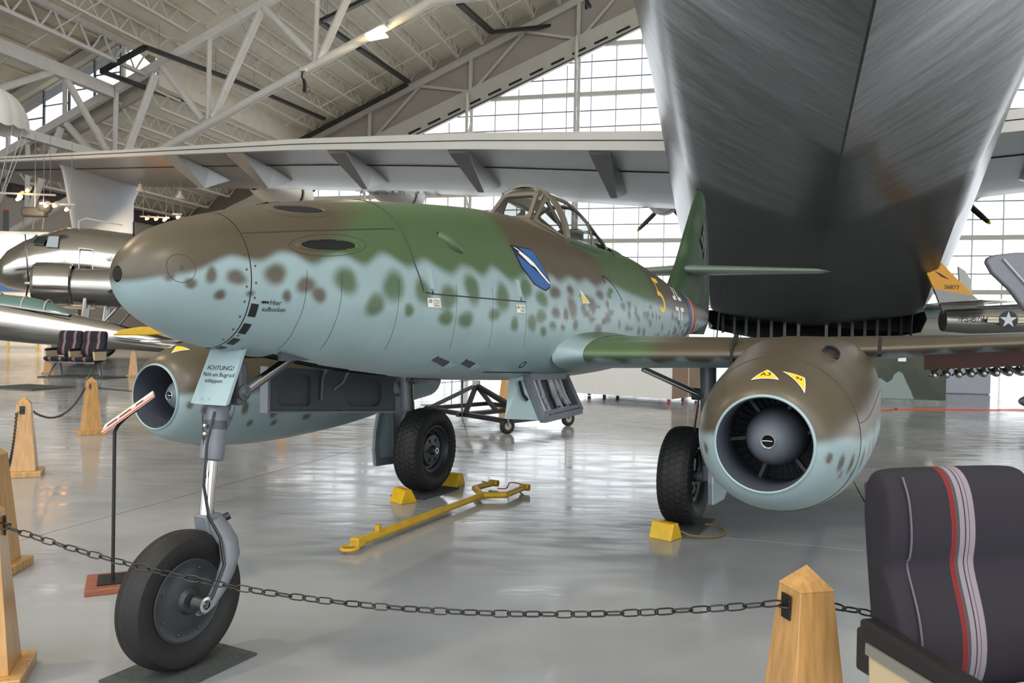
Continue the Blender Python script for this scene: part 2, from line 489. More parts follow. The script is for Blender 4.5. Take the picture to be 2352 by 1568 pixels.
# ---- end wall: glazed gable with solid panel above the header
def zh(u): return 27.98 + 0.417 * u if u < 8 else 27.98 + 0.417 * 8 - 0.417 * (u - 8)
UW = -38.4
wb = MB()
for a, b in ((-72, 8), (8, 75)):
    wb.prism([(a, V1, max(zh(a), 0.1)), (b, V1, max(zh(b), 0.1)), (b, V1, roof(b) + 0.3), (a, V1, max(roof(a) + 0.3, 0.2))], (0, 0.4, 0))
wb.prism([(-72, V1, 0), (UW, V1, 0), (UW, V1, roof(UW)), (-72, V1, max(roof(-72), 0.3))], (0, 0.4, 0))
wb.prism([(UW, V1, 0), (75, V1, 0), (75, V1, 1.0), (UW, V1, 1.0)], (0, 0.4, 0))
wback = tag(wb.build('wall_back', TAUPE, smooth=False, rot=ROTB), 'tall gable end wall, pale panels over a wall of windows', None, None, 'structure')
for a, b in ((-42, 8), (8, 58)):
    MB().bar((a, V1 - 0.3, zh(a) + 0.9), (b, V1 - 0.3, zh(b) + 0.9), 0.6, 1.5).build('header_beam', PANELW, wback, smooth=False)
    MB().bar((a, V1 - 0.62, zh(a) + 0.05), (b, V1 - 0.62, zh(b) + 0.05), 0.06, 0.09).build('dark_rail', BLACKM, wback, smooth=False)  # thin black strip along the lower edge of the header
    MB().bar((a, V1 - 0.25, roof(a) - 1.1), (b, V1 - 0.25, roof(b) - 1.1), 0.4, 0.55).build('top_chord', PANELW, wback, smooth=False)
vent = MB().box((0, 0, 0), (1.15, 0.06, 0.16)).mesh('vent_slot', BLACKM, smooth=False)
sl = math.atan(0.417)
for k in range(28):
    u = -40 + k * 1.72
    inst('vent_slot', vent, wback, (u, V1 - 0.64, zh(u) + 0.42), (0, -sl, 0))
for k in range(-2, 6):
    u = -10.9 + 8.9 * k
    if u > 26: break
    MB().bar((u, V1 - 0.25, zh(u) + 0.5), (u, V1 - 0.25, roof(u) - 1.2), 0.3, 0.3, (0, 1, 0)).build('wall_post', PANELW, wback, smooth=False)
    if u < 8:
        um = u + 4.45
        MB().bar((um, V1 - 0.2, roof(um) - 1.3), (u + 0.2, V1 - 0.2, zh(u) + 1.6), 0.22, 0.22, (0, 1, 0)).build('wall_brace', PANELW, wback, smooth=False)
        MB().bar((um, V1 - 0.2, roof(um) - 1.3), (u + 5.6, V1 - 0.2, zh(u + 5.6) + 1.4) if 0 else (u + 8.7, V1 - 0.2, zh(u + 8.9) + 1.6), 0.22, 0.22, (0, 1, 0)).build('wall_brace', PANELW, wback, smooth=False)
win = tag(empty('window_1', (0, 0, 0), PB), 'great wall of windows in the gable end', None, None, 'structure')
PW, PH = 1.98, 1.3
zrows = [20.65 - PH * k for k in range(-8, 16)]
zrows = sorted(z for z in zrows if z > 0.9)
ncol = 36
for i in range(ncol):
    u = -13.8 + PW * (i - 12)
    zt = zh(u)
    if zt < 1.2: continue
    MB().box((u, V1 + 0.1, (1 + zt) / 2), (0.085, 0.14, zt - 1)).build('mullion', MULL, win, smooth=False)
for k, z in enumerate(zrows):
    ul = max(-38.2, (z - 27.98) / 0.417); ur = min(33.3, 16 - (z - 27.98) / 0.417)
    if ul >= ur: continue
    n3 = round((20.65 - z) / PH) % 3 == 0
    MB().bar((ul - 0.6, V1 + (0.02 if n3 else 0.1), z), (ur + 0.6, V1 + (0.02 if n3 else 0.1), z), 0.3 if n3 else 0.12, 0.34 if n3 else 0.08).build('girt' if n3 else 'transom', WHITE if n3 else MUL, win, smooth=False)
pane = MB().add([(0, 0, 0), (PW, 0, 0), (PW, 0, PH), (0, 0, PH)], [(0, 1, 2, 3)]).mesh('pane', GLASS, smooth=False)
rest = MB(); npane = 0
zb0 = [zrows[0] - PH] + zrows
for i in range(ncol):
    u = -13.8 + PW * (i - 12)
    for z in zb0:
        zt = zh(u if u < 8 else u + PW)
        if z + PH > zt + PH: continue
        x, y = proj(B2W(u + PW / 2, V1 + 0.15, z + PH / 2))
        vis = (600 < x < 2380 and -20 < y < 760) and not (1625 < x < 2085) and not (305 < y < 440 and x < 1560) and not (y > 480 and x < 1120)
        if vis and npane < 290:
            inst('pane', pane, win, (u, V1 + 0.12, z)); npane += 1
        else:
            rest.add([(u, V1 + 0.12, z), (u + PW, V1 + 0.12, z), (u + PW, V1 + 0.12, z + PH), (u, V1 + 0.12, z + PH)], [(0, 1, 2, 3)])
tag(rest.build('pane_field', GLASS, win, smooth=False), None, None, None, 'stuff')
# lattice columns in front of the glass
for k in range(-2, 5):
    u = -10.9 + 8.9 * k
    if k in (2, 4): continue
    zt = zh(u) + 1.2
    lc = tag(empty('lattice_column', B2W(u, V1 - 1.2, 0), PB), None, 'column', 'lattice columns before the window wall')
    lc['label'] = ['far left white lattice column before the window wall', 'white lattice column reaching the sloping header left of the canopy', 'white lattice column in front of the glass left of the hull', 'white lattice column just beside the left edge of the silver hull',
                   'white lattice column hidden deep behind the hull', 'white lattice column at the right edge of the silver hull', 'rightmost white lattice column by the jet tails'][k + 2]
    MB().tube((0, 0, 0), (0, 0, zt), 0.13, n=10).build('near_tube', WHITE, lc)
    MB().tube((0.1, 1.0, 0), (0.1, 1.0, zt + 0.4), 0.13, n=10).build('far_tube', WHITE, lc)
    for j in range(int(zt / 4)):
        MB().bar((0, 0, 1 + j * 4), (0.1, 1.0, 3 + j * 4), 0.1, 0.1).build('lacing_bar', WHITE, lc, smooth=False)
        MB().bar((0.1, 1.0, 3 + j * 4), (0, 0, 5 + j * 4), 0.1, 0.1).build('lacing_bar', WHITE, lc, smooth=False)

# ---- left side wall
wl = MB().box((-60, 16, 4), (0.4, 58, 8)).box((-47, 54.4, 6.2), (0.4, 19.2, 12.4)).box((-53.5, 45.0, 4.75), (13, 0.4, 9.5))
wl = tag(wl.build('wall_left', TAUPE, smooth=False, rot=ROTB), 'taupe side wall at far left', None, None, 'structure')
MB().box((-46.6, 54.4, 10.6), (0.5, 19, 0.9)).build('wall_beam', mat('dark_beam', (52, 46, 42), .7), wl, smooth=False)

# ---- radiant heater tubes hung under the roof
def heater(label, pts, w=0.34, h=0.22, dz=1.7):
    P = [onroof(x, y, dz) for x, y in pts]
    o = tag(empty('heater_tube', B2W(*P[0]), PB), label, 'heater', 'radiant heaters under the roof')
    P2 = [p - P[0] for p in P]
    for a, b in zip(P2[:-1], P2[1:]):
        MB().bar(a, b, w, h).build('reflector', HEAT, o, smooth=False)
        for t in (0.15, 0.85):
            m_ = a.lerp(b, t); MB().tube(m_, m_ + Vector((0, 0, dz + 0.05)), 0.02, n=5).build('hanger', GREYW, o)
heater('dark U shaped heater tube crossing in front of the slanted strip window', [(430, 236), (233, 164), (334, 108), (520, 178)], 0.3)
heater('dark heater tube running behind the truss webs towards the gable', [(534, 184), (592, 208), (745, 273)], 0.28)
heater('dark bent heater tube at top centre between the truss tubes', [(848, -4), (735, 50), (806, 99)], 0.4)
heater('dark heater tube passing under the lit floodlight', [(822, 110), (938, 188)], 0.4)
heater('long dark heater tube along the top of the gable wall', [(936, 193), (690, 322)], 0.5)
heater('thick dark heater tube at top beside the gable wall peak', [(1055, 8), (1130, 74), (1325, 53)], 0.5)

# ---- floodlights on the truss
LAMP = mat('lit_lamp_glass', (255, 240, 205), 0.4, emit=((255, 226, 170), 22))
p = onv(866, 86, VT - 0.6)
fl1 = tag(empty('floodlight', B2W(*p), PB), 'lit white floodlight hung from the roof truss', 'light')
MB().box((0, 0, 0.34), (1.3, 0.5, 0.2), m=Matrix.Rotation(R(-22), 3, 'Y')).build('housing', WHITE, fl1, smooth=False, bevel=0.03)
MB().box((0.05, -0.1, -0.02), (1.15, 0.5, 0.06), m=Matrix.Rotation(R(-6), 3, 'Y')).build('lens', LAMP, fl1, smooth=False)
MB().box((-0.1, -0.32, 0.22), (1.0, 0.04, 0.16), m=Matrix.Rotation(R(-24), 3, 'Y')).build('lamp_panel', LAMP, fl1, smooth=False)
MB().tube((0.3, 0.1, 0.4), (0.5, 0.3, 1.0), 0.05, n=6).build('bracket', GREYW, fl1)
for lab, px, py, v in (('black spotlight hanging below the truss chord at left', 697, 196, VT - 0.4), ('black spotlight hanging at the top edge before the gable wall', 1344, 4, VT - 0.4)):
    p = onv(px, py, v)
    o = tag(empty('spotlight', B2W(*p), PB), lab, 'light', 'black spotlights')
    MB().rev([(-0.45, 0.16), (-0.3, 0.2), (0.0, 0.11), (0.3, 0.1), (0.42, 0.04)], (0.1, 0, 0), (-0.25, 0, 1), 14, True).build('can', BLACK, o)
    MB().path([(0.0, 0, 0.3), (-0.12, 0, 0.5), (-0.12, 0.1, 0.95)], 0.05, 6).build('bracket', BLACK, o)
    MB().box((-0.1, 0.1, 0.95), (0.4, 0.2, 0.2)).build('clamp', WHITE, o, smooth=False)

# the hall is larger than first laid out: everything above is enlarged about the viewpoint's foot
HS_ = 1.25
for o in list(COL.objects):
    if o.parent is None and o.type in ('MESH', 'EMPTY') and o is not fl:
        l_ = o.location.copy(); o.location = (l_.x * HS_, l_.y * HS_, CH + (l_.z - CH) * HS_); o.scale = (HS_,) * 3
def roof_z(w): b = W2B(w) / HS_; return CH + HS_ * (roof(b.x) + (2.9 if b.x < UA else 0) - CH)
# ================================================================ twin jet fighter
# local frame: x aft from the nose tip, -y to port (the side in view), z up from the floor
THA = 0.4726
jet = tag(empty('jet_fighter', (-1.7032, 3.4683, 0), math.pi / 2 - THA), 'mottled green and brown twin jet fighter with pale blue belly', 'aircraft')
BR, GN, BL = [np.array(srgb(*c)[:3]) for c in ((77, 69, 55), (71, 92, 61), (138, 159, 163))]
ST = np.array([(0.00,1.865,1.795,.030,1.83,2,2),(0.02,1.915,1.745,.078,1.83,2,2),(0.06,1.965,1.690,.125,1.83,2,2),(0.17,2.045,1.615,.195,1.83,2,2),(0.34,2.115,1.545,.250,1.83,2,2),
(0.52,2.17,1.503,.292,1.825,2,2.05),(0.76,2.235,1.465,.345,1.82,2,2.1),(1.13,2.315,1.40,.415,1.80,2,2.2),(1.55,2.385,1.345,.475,1.77,2,2.35),(1.9,2.425,1.305,.515,1.74,1.98,2.45),
(2.5,2.495,1.265,.575,1.70,1.95,2.6),(3.0,2.54,1.24,.61,1.67,1.93,2.7),(3.5,2.56,1.22,.635,1.65,1.95,2.8),(4.2,2.53,1.21,.64,1.65,2.0,2.8),(5.0,2.50,1.22,.61,1.66,2,2.7),(6.0,2.50,1.26,.52,1.70,2,2.5),
(7.0,2.42,1.34,.42,1.76,2,2.3),(8.0,2.29,1.46,.32,1.80,2,2.1),(9.0,2.18,1.58,.22,1.84,2,2),(10.0,2.08,1.70,.12,1.87,2,2),(10.45,2.0,1.78,.05,1.88,2,2)])
def pchip(x, y, xi):
    hh = np.diff(x); d = np.diff(y) / hh; m = np.zeros_like(y); sd = lambda a: np.where(a == 0, 1, a)
    m[1:-1] = np.where(d[:-1] * d[1:] > 0, 3 * (hh[1:] + hh[:-1]) / ((2 * hh[1:] + hh[:-1]) / sd(d[:-1]) + (hh[1:] + 2 * hh[:-1]) / sd(d[1:])), 0)
    m[0] = d[0]; m[-1] = d[-1]
    i = np.clip(np.searchsorted(x, xi) - 1, 0, len(x) - 2); t = (xi - x[i]) / hh[i]
    return (2*t**3-3*t**2+1)*y[i] + (t**3-2*t**2+t)*hh[i]*m[i] + (-2*t**3+3*t**2)*y[i+1] + (t**3-t**2)*hh[i]*m[i+1]
XS = np.concatenate([np.linspace(0, .34, 60), np.linspace(.35, 10.45, 800)])
CS = [pchip(ST[:, 0], ST[:, k], XS) for k in range(1, 7)]
def fsec(X): return [np.interp(X, XS, c) for c in CS]
def fside(X, Z):
    zt, zb, w, zc, nu, nl = fsec(X)
    up = Z >= zc; Hh = np.where(up, zt - zc, zc - zb); n = np.where(up, nu, nl)
    q_ = np.clip(np.abs(Z - zc) / Hh, 0, 1)
    return w * (1 - q_ ** n) ** (1 / n)
def fpt(X, Z, off=0.0, sg=1):
    """point on the fuselage skin, sg=1 port; off = proud of the skin"""
    e = 0.004; p = float(fside(X, Z)); gx = float(fside(X + e, Z) - fside(X - e, Z)) / (2 * e); gz = float(fside(X, Z + e) - fside(X, Z - e)) / (2 * e)
    n = Vector((-gx, 1, -gz)).normalized()
    return Vector((X + n.x * off, -sg * (p + n.y * off), Z + n.z * off)), Vector((n.x, -sg * n.y, n.z))
def ss(a, b, x):
    t = np.clip((x - a) / (b - a), 0, 1); return t * t * (3 - 2 * t)
BORDER = np.array([(0,1.79),(0.046,1.801),(0.111,1.827),(0.192,1.832),(0.267,1.871),(0.399,1.941),(0.483,1.923),(0.548,1.912),(0.656,1.978),(0.752,1.975),(0.842,1.912),(0.919,1.963),(1.058,2.002),(1.193,1.938),(1.319,2.029),(1.388,2.03),(1.543,1.956),(1.708,2.033),(1.832,1.977),(1.952,1.945),(2.073,2.022),(2.207,2.004),(2.286,1.953),(2.434,2.05),(2.523,2.012),(2.635,1.945),(2.9,2.03),(3.1,1.97),(3.276,2.049),(3.388,1.989),(3.622,2.055),(3.785,2.013),(3.962,2.06),(4.162,1.998),(4.523,2.076),(4.803,2.033),(5.199,1.991),(6.117,1.941),(8,1.86),(10.5,1.8)])
SPOTS = [(0.126,1.831,0.022,0.026,0),(0.208,1.8,0.025,0.027,0),(0.297,1.842,0.028,0.039,0),(0.415,1.84,0.057,0.034,0),(0.343,1.756,0.026,0.027,0),(0.49,1.769,0.02,0.016,0),(0.62,1.869,0.065,0.052,0),(0.685,1.767,0.024,0.033,0),(0.791,1.826,0.058,0.043,0),(0.872,1.782,0.048,0.039,0),(1.045,1.863,0.087,0.068,1),(1.253,1.745,0.072,0.064,1),(1.397,1.853,0.097,0.086,1),(1.523,1.725,0.044,0.035,1),(1.644,1.836,0.072,0.077,1),(1.862,1.688,0.082,0.043,1),(2.06,1.684,0.078,0.055,1),(1.882,1.813,0.088,0.08,1),(2.142,1.88,0.088,0.095,1),(2.491,1.839,0.096,0.094,1),(2.373,1.722,0.068,0.043,1),(2.632,1.666,0.058,0.048,1),(2.828,1.925,0.091,0.078,1),(2.873,1.679,0.064,0.069,1),(3.01,1.729,0.075,0.054,1),(3.046,1.618,0.047,0.039,1),(3.193,1.661,0.057,0.039,1),(3.047,1.857,0.09,0.064,1),(3.277,1.916,0.107,0.047,0),(3.569,1.948,0.08,0.039,0),(3.557,1.81,0.096,0.086,0),(3.248,1.761,0.081,0.04,0),(3.421,1.755,0.057,0.047,0),(3.361,1.647,0.039,0.03,0),(3.599,1.674,0.061,0.038,0),(3.984,1.86,0.091,0.058,0),(4.209,1.944,0.113,0.039,0),(3.78,1.817,0.056,0.035,0)]
for k in range(95):
    x = 3.75 + 6.0 * rng.random(); zb_ = np.interp(x, BORDER[:, 0], BORDER[:, 1])
    SPOTS.append((x, zb_ - 0.05 - 0.33 * rng.random(), 0.045 + 0.05 * rng.random(), 0.02 + 0.03 * rng.random(), 0 if (3.6 < x < 4.4 or x > 6.3) else 1))
BX = np.linspace(0, 10.5, 1400); BZ = np.interp(BX, BORDER[:, 0], BORDER[:, 1]); _k = np.exp(-0.5 * (np.arange(-12, 13) / 4.5) ** 2); BZ = np.convolve(np.pad(BZ, 12, 'edge'), _k / _k.sum(), 'valid')
def lerp3(a, b, t): return a + (b - a) * t[..., None]
def camo(X, P_, Z):
    wob = 0.05 * np.sin(9 * Z + 3 * P_) + 0.03 * np.sin(23 * P_ + 5 * Z)
    t1 = ss(-.13, .13, X - (0.93 + (Z - 2.0) * 1.5) + wob)
    t2 = ss(-.10, .10, X - (2.86 + 0.2 * (2.2 - Z)) + wob)
    t3 = ss(-.16, .16, X - 4.55 - (2.2 - Z) * 0.6 + wob)
    t4 = ss(-.2, .2, X - 6.35 + (Z - 2.1) * 0.8 + wob)
    g = np.clip(t1 - t2 + t3 - t4, 0, 1)
    top = lerp3(np.broadcast_to(BR, X.shape + (3,)), GN, g)
    zb_ = np.interp(X, BX, BZ)
    soft = 0.018 + 0.012 * np.clip(X, 0, 2)
    col = lerp3(np.broadcast_to(BL, X.shape + (3,)), top, ss(-soft, soft, Z - zb_ - 0.004))
    for x, z, rx, rz, c in SPOTS:
        a = np.arctan2((Z - z) / rz, (X - x) / rx)
        d = np.sqrt(((X - x) / rx) ** 2 + ((Z - z) / rz) ** 2) / (1 + 0.10 * np.sin(2 * a + x * 40) + 0.05 * np.sin(3 * a + z * 70))
        col = lerp3(col, (BR, GN)[c], 0.94 * (1 - ss(0.5, 1.38, d)))
    return col
CAMO = paint_mat('camouflage_paint', 0.36, 0.0)
def color_mesh(me, fn):
    co = np.empty(len(me.vertices) * 3); me.vertices.foreach_get('co', co); co = co.reshape(-1, 3)
    c = fn(co[:, 0], -co[:, 1], co[:, 2]); at = me.color_attributes.new('paint', 'FLOAT_COLOR', 'POINT')
    at.data.foreach_set('color', np.concatenate([c, np.ones((len(c), 1))], 1).ravel().astype(np.float32))
NT = 208
def skin(Xs, name, holes=()):
    t = 2 * np.pi * np.arange(NT) / NT; c, s = np.cos(t), np.sin(t); V = []
    for X in Xs:
        zt, zb, w, zc, nu, nl = fsec(X)
        n = np.where(s >= 0, nu, nl); p = w * np.sign(c) * np.abs(c) ** (2 / n)
        z = zc + np.where(s >= 0, zt - zc, zc - zb) * np.sign(s) * np.abs(s) ** (2 / n)
        V.append(np.stack([np.full(NT, X), -p, z], 1))
    V = np.concatenate(V); N = len(Xs)
    i, k = np.meshgrid(np.arange(N - 1), np.arange(NT), indexing='ij'); k2 = (k + 1) % NT
    Q = np.stack([i * NT + k, i * NT + k2, (i + 1) * NT + k2, (i + 1) * NT + k], -1).reshape(-1, 4)
    if holes:
        cen = V[Q].mean(1); keep = np.ones(len(Q), bool)
        for hfn in holes: keep &= ~hfn(cen[:, 0], -cen[:, 1], cen[:, 2])
        Q = Q[keep]
    me = bpy.data.meshes.new(name); me.from_pydata(V.tolist(), [], Q.tolist()); me.materials.append(CAMO)
    me.polygons.foreach_set('use_smooth', [True] * len(me.polygons))
    color_mesh(me, camo)
    return link(bpy.data.objects.new(name, me), jet)

# openings in the skin: gun ports, ejection chutes, wheel bay
GP = [(0.985, 2.045, 0.19, 0.030, 0.045), (0.955, 2.236, 0.155, 0.024, 0.05)]        # X, Z, half length, half height, slope
def gp_fn(g):
    def fn(X, P_, Z):
        dx = (X - g[0]) / g[2]; dz = (Z - g[1] - g[4] * (X - g[0]) * 2) / g[3]
        return (dx * dx + dz * dz < 1) & (Z > g[1] - 0.2)
    return fn
EJ = [[(1.862, 1.428), (1.892, 1.455), (2.075, 1.412), (2.065, 1.372)], [(2.172, 1.397), (2.192, 1.432), (2.352, 1.397), (2.345, 1.356)]]
def poly_fn(poly, sg=1):
    def fn(X, P_, Z):
        ins = np.zeros(X.shape, bool); n = len(poly)
        for a in range(n):
            x1, z1 = poly[a]; x2, z2 = poly[(a + 1) % n]
            cr = ((z1 > Z) != (z2 > Z)) & (X < (x2 - x1) * (Z - z1) / (z2 - z1 + 1e-12) + x1); ins ^= cr
        return ins & (P_ * sg > 0)
    return fn
bay = lambda X, P_, Z: (X > 0.80) & (X < 2.42) & (np.abs(P_ + 0.02) < 0.13 + 0.02 * X) & (Z < 1.5)
Xn = np.concatenate([[0.0, 0.004, 0.01], np.linspace(0.02, 0.488, 44)])
Xf = np.concatenate([np.linspace(0.494, 3.6, 250), np.linspace(3.63, 10.45, 200)])
nose = skin(Xn, 'nose_cone')
fus = skin(Xf, 'fuselage', [gp_fn(GP[0]), gp_fn(GP[1]), poly_fn(EJ[0]), poly_fn(EJ[1]), bay])
INK = mat('stencil_black', (20, 20, 22), 0.5)
SEAM = mat('panel_seam', (44, 48, 46), 0.7)
DARKIN = mat('port_interior', (9, 9, 10), 0.9)
SCREWM = mat('screw_head', (66, 64, 56), 0.5)
# camera port in the very tip
MB().rev([(0.0, 0.031), (-0.002, 0.030), (-0.003, 0.024), (-0.003, 0.0005)], (0.0005, 0, 1.83), (1, 0, 0), 24).build('camera_port', DARKIN, nose)
def ring_band(X0, X1, a0, a1, name, m, par, off=0.0025, n=40):
    """band round the section between polar angles a0..a1 (deg, 0 = port, -90 = belly)"""
    b = MB(); P = []
    for X in (X0, X1):
        zt, zb, w, zc, nu, nl = fsec(X)
        row = []
        for k in range(n + 1):
            t = R(a0 + (a1 - a0) * k / n); c, s = math.cos(t), math.sin(t); nn = nu if s >= 0 else nl
            row.append(Vector((X, -(w + off) * np.sign(c) * abs(c) ** (2 / nn), zc + (zt - zc + off if s >= 0 else zc - zb + off) * np.sign(s) * abs(s) ** (2 / nn))))
        P.append(row)
    b.loft(P, closed=False, caps=False)
    return b.build(name, m, par)
ring_band(0.486, 0.497, 0, 360, 'joint_ring', SEAM, fus, -0.003, 90)
for a0, a1 in ((-18, -30), (-37, -49), (-56, -67), (-74, -83.5), (-90, -98), (-104, -112)):
    ring_band(0.502, 0.542, a0, a1, 'jacking_mark', INK, fus, 0.002, 8)
def decal2d(name, vv, ff, mp, m, par=fus, off=0.003):
    pts = []
    for v in vv:
        X, Z = mp(v[0], v[1]); pts.append(fpt(X, Z, off)[0])
    return MB().add(pts, ff).build(name, m, par, smooth=False)
def fill(poly, nx=1):
    """fan of a polygon subdivided so that it can follow the curved skin"""
    import bmesh
    b = bmesh.new(); b.faces.new([b.verts.new((x, y, 0)) for x, y in poly]); bmesh.ops.triangulate(b, faces=b.faces)
    for _ in range(nx): bmesh.ops.subdivide_edges(b, edges=list(b.edges), cuts=1, use_grid_fill=True)
    bmesh.ops.triangulate(b, faces=b.faces)
    b.verts.index_update(); vv = [tuple(v.co) for v in b.verts]; ff = [tuple(v.index for v in f.verts) for f in b.faces]; b.free()
    return vv, ff
ident = lambda a, b: (a, b)
def patch(name, poly, m, off=0.003, nx=2, par=fus):
    vv, ff = fill(poly, nx); return decal2d(name, vv, ff, ident, m, par, off)
def line(name, pts, w, m=SEAM, par=fus, n=24, off=0.0015):
    pts = [Vector((a, b)) for a, b in pts]; L = [(pts[i], pts[i + 1]) for i in range(len(pts) - 1)]; P = []
    for a, b in L:
        for k in range(n):
            P.append(a.lerp(b, k / n))
    P.append(pts[-1]); A_ = []; B_ = []
    for i, p in enumerate(P):
        d = (P[min(i + 1, len(P) - 1)] - P[max(i - 1, 0)]).normalized(); nn = Vector((-d.y, d.x)) * w / 2
        A_.append(fpt(p.x + nn.x, p.y + nn.y, off)[0]); B_.append(fpt(p.x - nn.x, p.y - nn.y, off)[0])
    return MB().loft([A_, B_], closed=False, caps=False).build(name, m, par)
# gun ports
for g in GP:
    def ell(s, n=44): return [(g[0] + g[2] * s * math.cos(2 * math.pi * k / n), g[1] + g[3] * s * math.sin(2 * math.pi * k / n) + g[4] * g[2] * s * math.cos(2 * math.pi * k / n) * 2) for k in range(n)]
    o = empty('gun_port', (0, 0, 0), 0, jet)
    rim = MB().loft([[fpt(x, z, f)[0] for x, z in ell(s)] for s, f in ((0.93, -0.006), (0.97, 0.0025), (1.13, 0.0025), (1.17, 0.0))], caps=False).build('rim', CAMO, o); color_mesh(rim.data, camo)
    inw = fpt(g[0], g[1])[1] * -1
    secs = [[fpt(x, z, -0.004)[0] for x, z in ell(0.95)]]
    for s, d in ((0.9, 0.05), (0.75, 0.09), (0.35, 0.11)):
        secs.append([fpt(x, z, -0.004)[0] + inw * d * (0.35 + 0.65 * (x - g[0] + g[2]) / (2 * g[2])) for x, z in ell(s)])
    MB().loft(secs, caps=True).build('trough', DARKIN, o)
    a = fpt(g[0] + g[2] * 0.72, g[1] + g[4] * g[2] * 1.3)[0] + inw * 0.035
    MB().rev([(0, 0.012), (0, 0.022), (0.1, 0.022)], a, (1, 0, 0.05), 14).build('gun_muzzle', BLACK, o)
    ringl = [fpt(x, z, 0.0022)[0] for x, z in ell(1.36, 60)]
    MB().path([fpt(x, z, 0.0)[0] for x, z in [(g[0] + 1.36 * (a_[0] - g[0]), g[1] + 1.9 * (a_[1] - g[1])) for a_ in ell(1.0, 60)]], 0.0016, 4, True).build('cover_seam', SEAM, o)
# ejection chutes
for ej in EJ:
    o = empty('ejection_chute', (0, 0, 0), 0, jet); inw = Vector((0.25, 0.7, 0.45)).normalized()
    cn = sum((Vector(p) for p in ej), Vector((0, 0))) / 4
    def sc(s): return [tuple(cn + (Vector(p) - cn) * s) for p in ej]
    def dense(poly, n=6):
        return [(a[0] + (b[0] - a[0]) * k / n, a[1] + (b[1] - a[1]) * k / n) for a, b in zip(poly, poly[1:] + poly[:1]) for k in range(n)]
    r0 = [fpt(x, z, 0.001)[0] for x, z in dense(sc(1.10))]; r1 = [fpt(x, z, 0.003)[0] for x, z in dense(sc(1.03))]; r2 = [fpt(x, z, -0.005)[0] for x, z in dense(sc(0.95))]
    MB().loft([r0, r1, r2], caps=False).build('rim', LTBLUE, o)
    MB().loft([[fpt(x, z, -0.004)[0] for x, z in dense(sc(0.96))], [fpt(x, z, -0.004)[0] + inw * 0.10 for x, z in dense(sc(0.9))]], caps=True).build('pocket', DGREY, o)  # dark grey stands for the shade inside the deep opening
    x, z = ej[3]
    MB().add([fpt(ej[2][0], ej[2][1], 0.003)[0], fpt(ej[2][0] + 0.095, ej[2][1] - 0.018, 0.002)[0], fpt(ej[3][0], ej[3][1], 0.012)[0]], [(0, 1, 2)]).build('deflector', LTBLUE, o, smooth=False)
# seams, hatches, fasteners
zt = lambda X: float(fsec(X)[0])
line('panel_seam', [(0.495, 2.055), (0.86, 2.108), (1.55, 2.199)], 0.006)
def over_top(X, z0, name='panel_seam', w=0.007):
    L_ = []
    for sg in (1, -1):
        pts = [fpt(X + (0.06 if z < 2.0 else 0) * (2.0 - z) / 0.2, z, 0.001, sg)[0] for z in np.linspace(z0, zt(X) - 0.002, 26)]
        L_ += pts if sg == 1 else pts[::-1]
    return MB().path(L_, w / 2, 4).build(name, SEAM, fus)
over_top(1.60, 1.835, w=0.010)
line('panel_seam', [(1.665, 1.834), (1.73, 1.828), (2.75, 1.824)], 0.008)
line('panel_seam', [(2.75, 1.824), (2.80, 1.824)], 0.008)
for X in (0.78, 1.0, 1.42, 1.95, 2.35, 2.78): line('panel_seam', [(X + 0.02, 1.9), (X, 1.62), (X + 0.01, 1.5)], 0.002)
line('panel_seam', [(2.55, 1.33), (2.85, 1.318), (3.2, 1.305)], 0.008)
def ring_dec(cx_, cz_, rx, rz, w=0.0025):
    P = [fpt(cx_ + rx * math.cos(2 * math.pi * k / 40), cz_ + rz * math.sin(2 * math.pi * k / 40), 0)[0] for k in range(40)]
    return MB().path(P, w / 2, 4, True).build('hatch_seam', SEAM, fus)
ring_dec(0.172, 1.864, 0.056, 0.062); ring_dec(0.172, 1.866, 0.006, 0.007, 0.003)
scr = MB().rev([(0, 0.006), (0.0012, 0.005), (0.0012, 0.0001)], (0, 0, 0), (0, 0, 1), 8).mesh('screw', SCREWM)
def fast(X, Z, par=fus, me=scr):
    p, n = fpt(X, Z, 0.0005); o = inst('screw', me, par, p); o.rotation_euler = n.to_track_quat('Z', 'Y').to_euler(); return o
for k in range(22): X = 0.52 + k * 0.047; fast(X, 2.055 + (X - 0.495) * 0.1365 + 0.022)
for z in (2.09, 2.12, 2.02, 1.95, 1.88, 1.80, 1.73, 1.66, 1.60, 1.55): fast(0.468, min(z, zt(0.468) - 0.03)); fast(0.515, min(z + 0.02, zt(0.515) - 0.03))
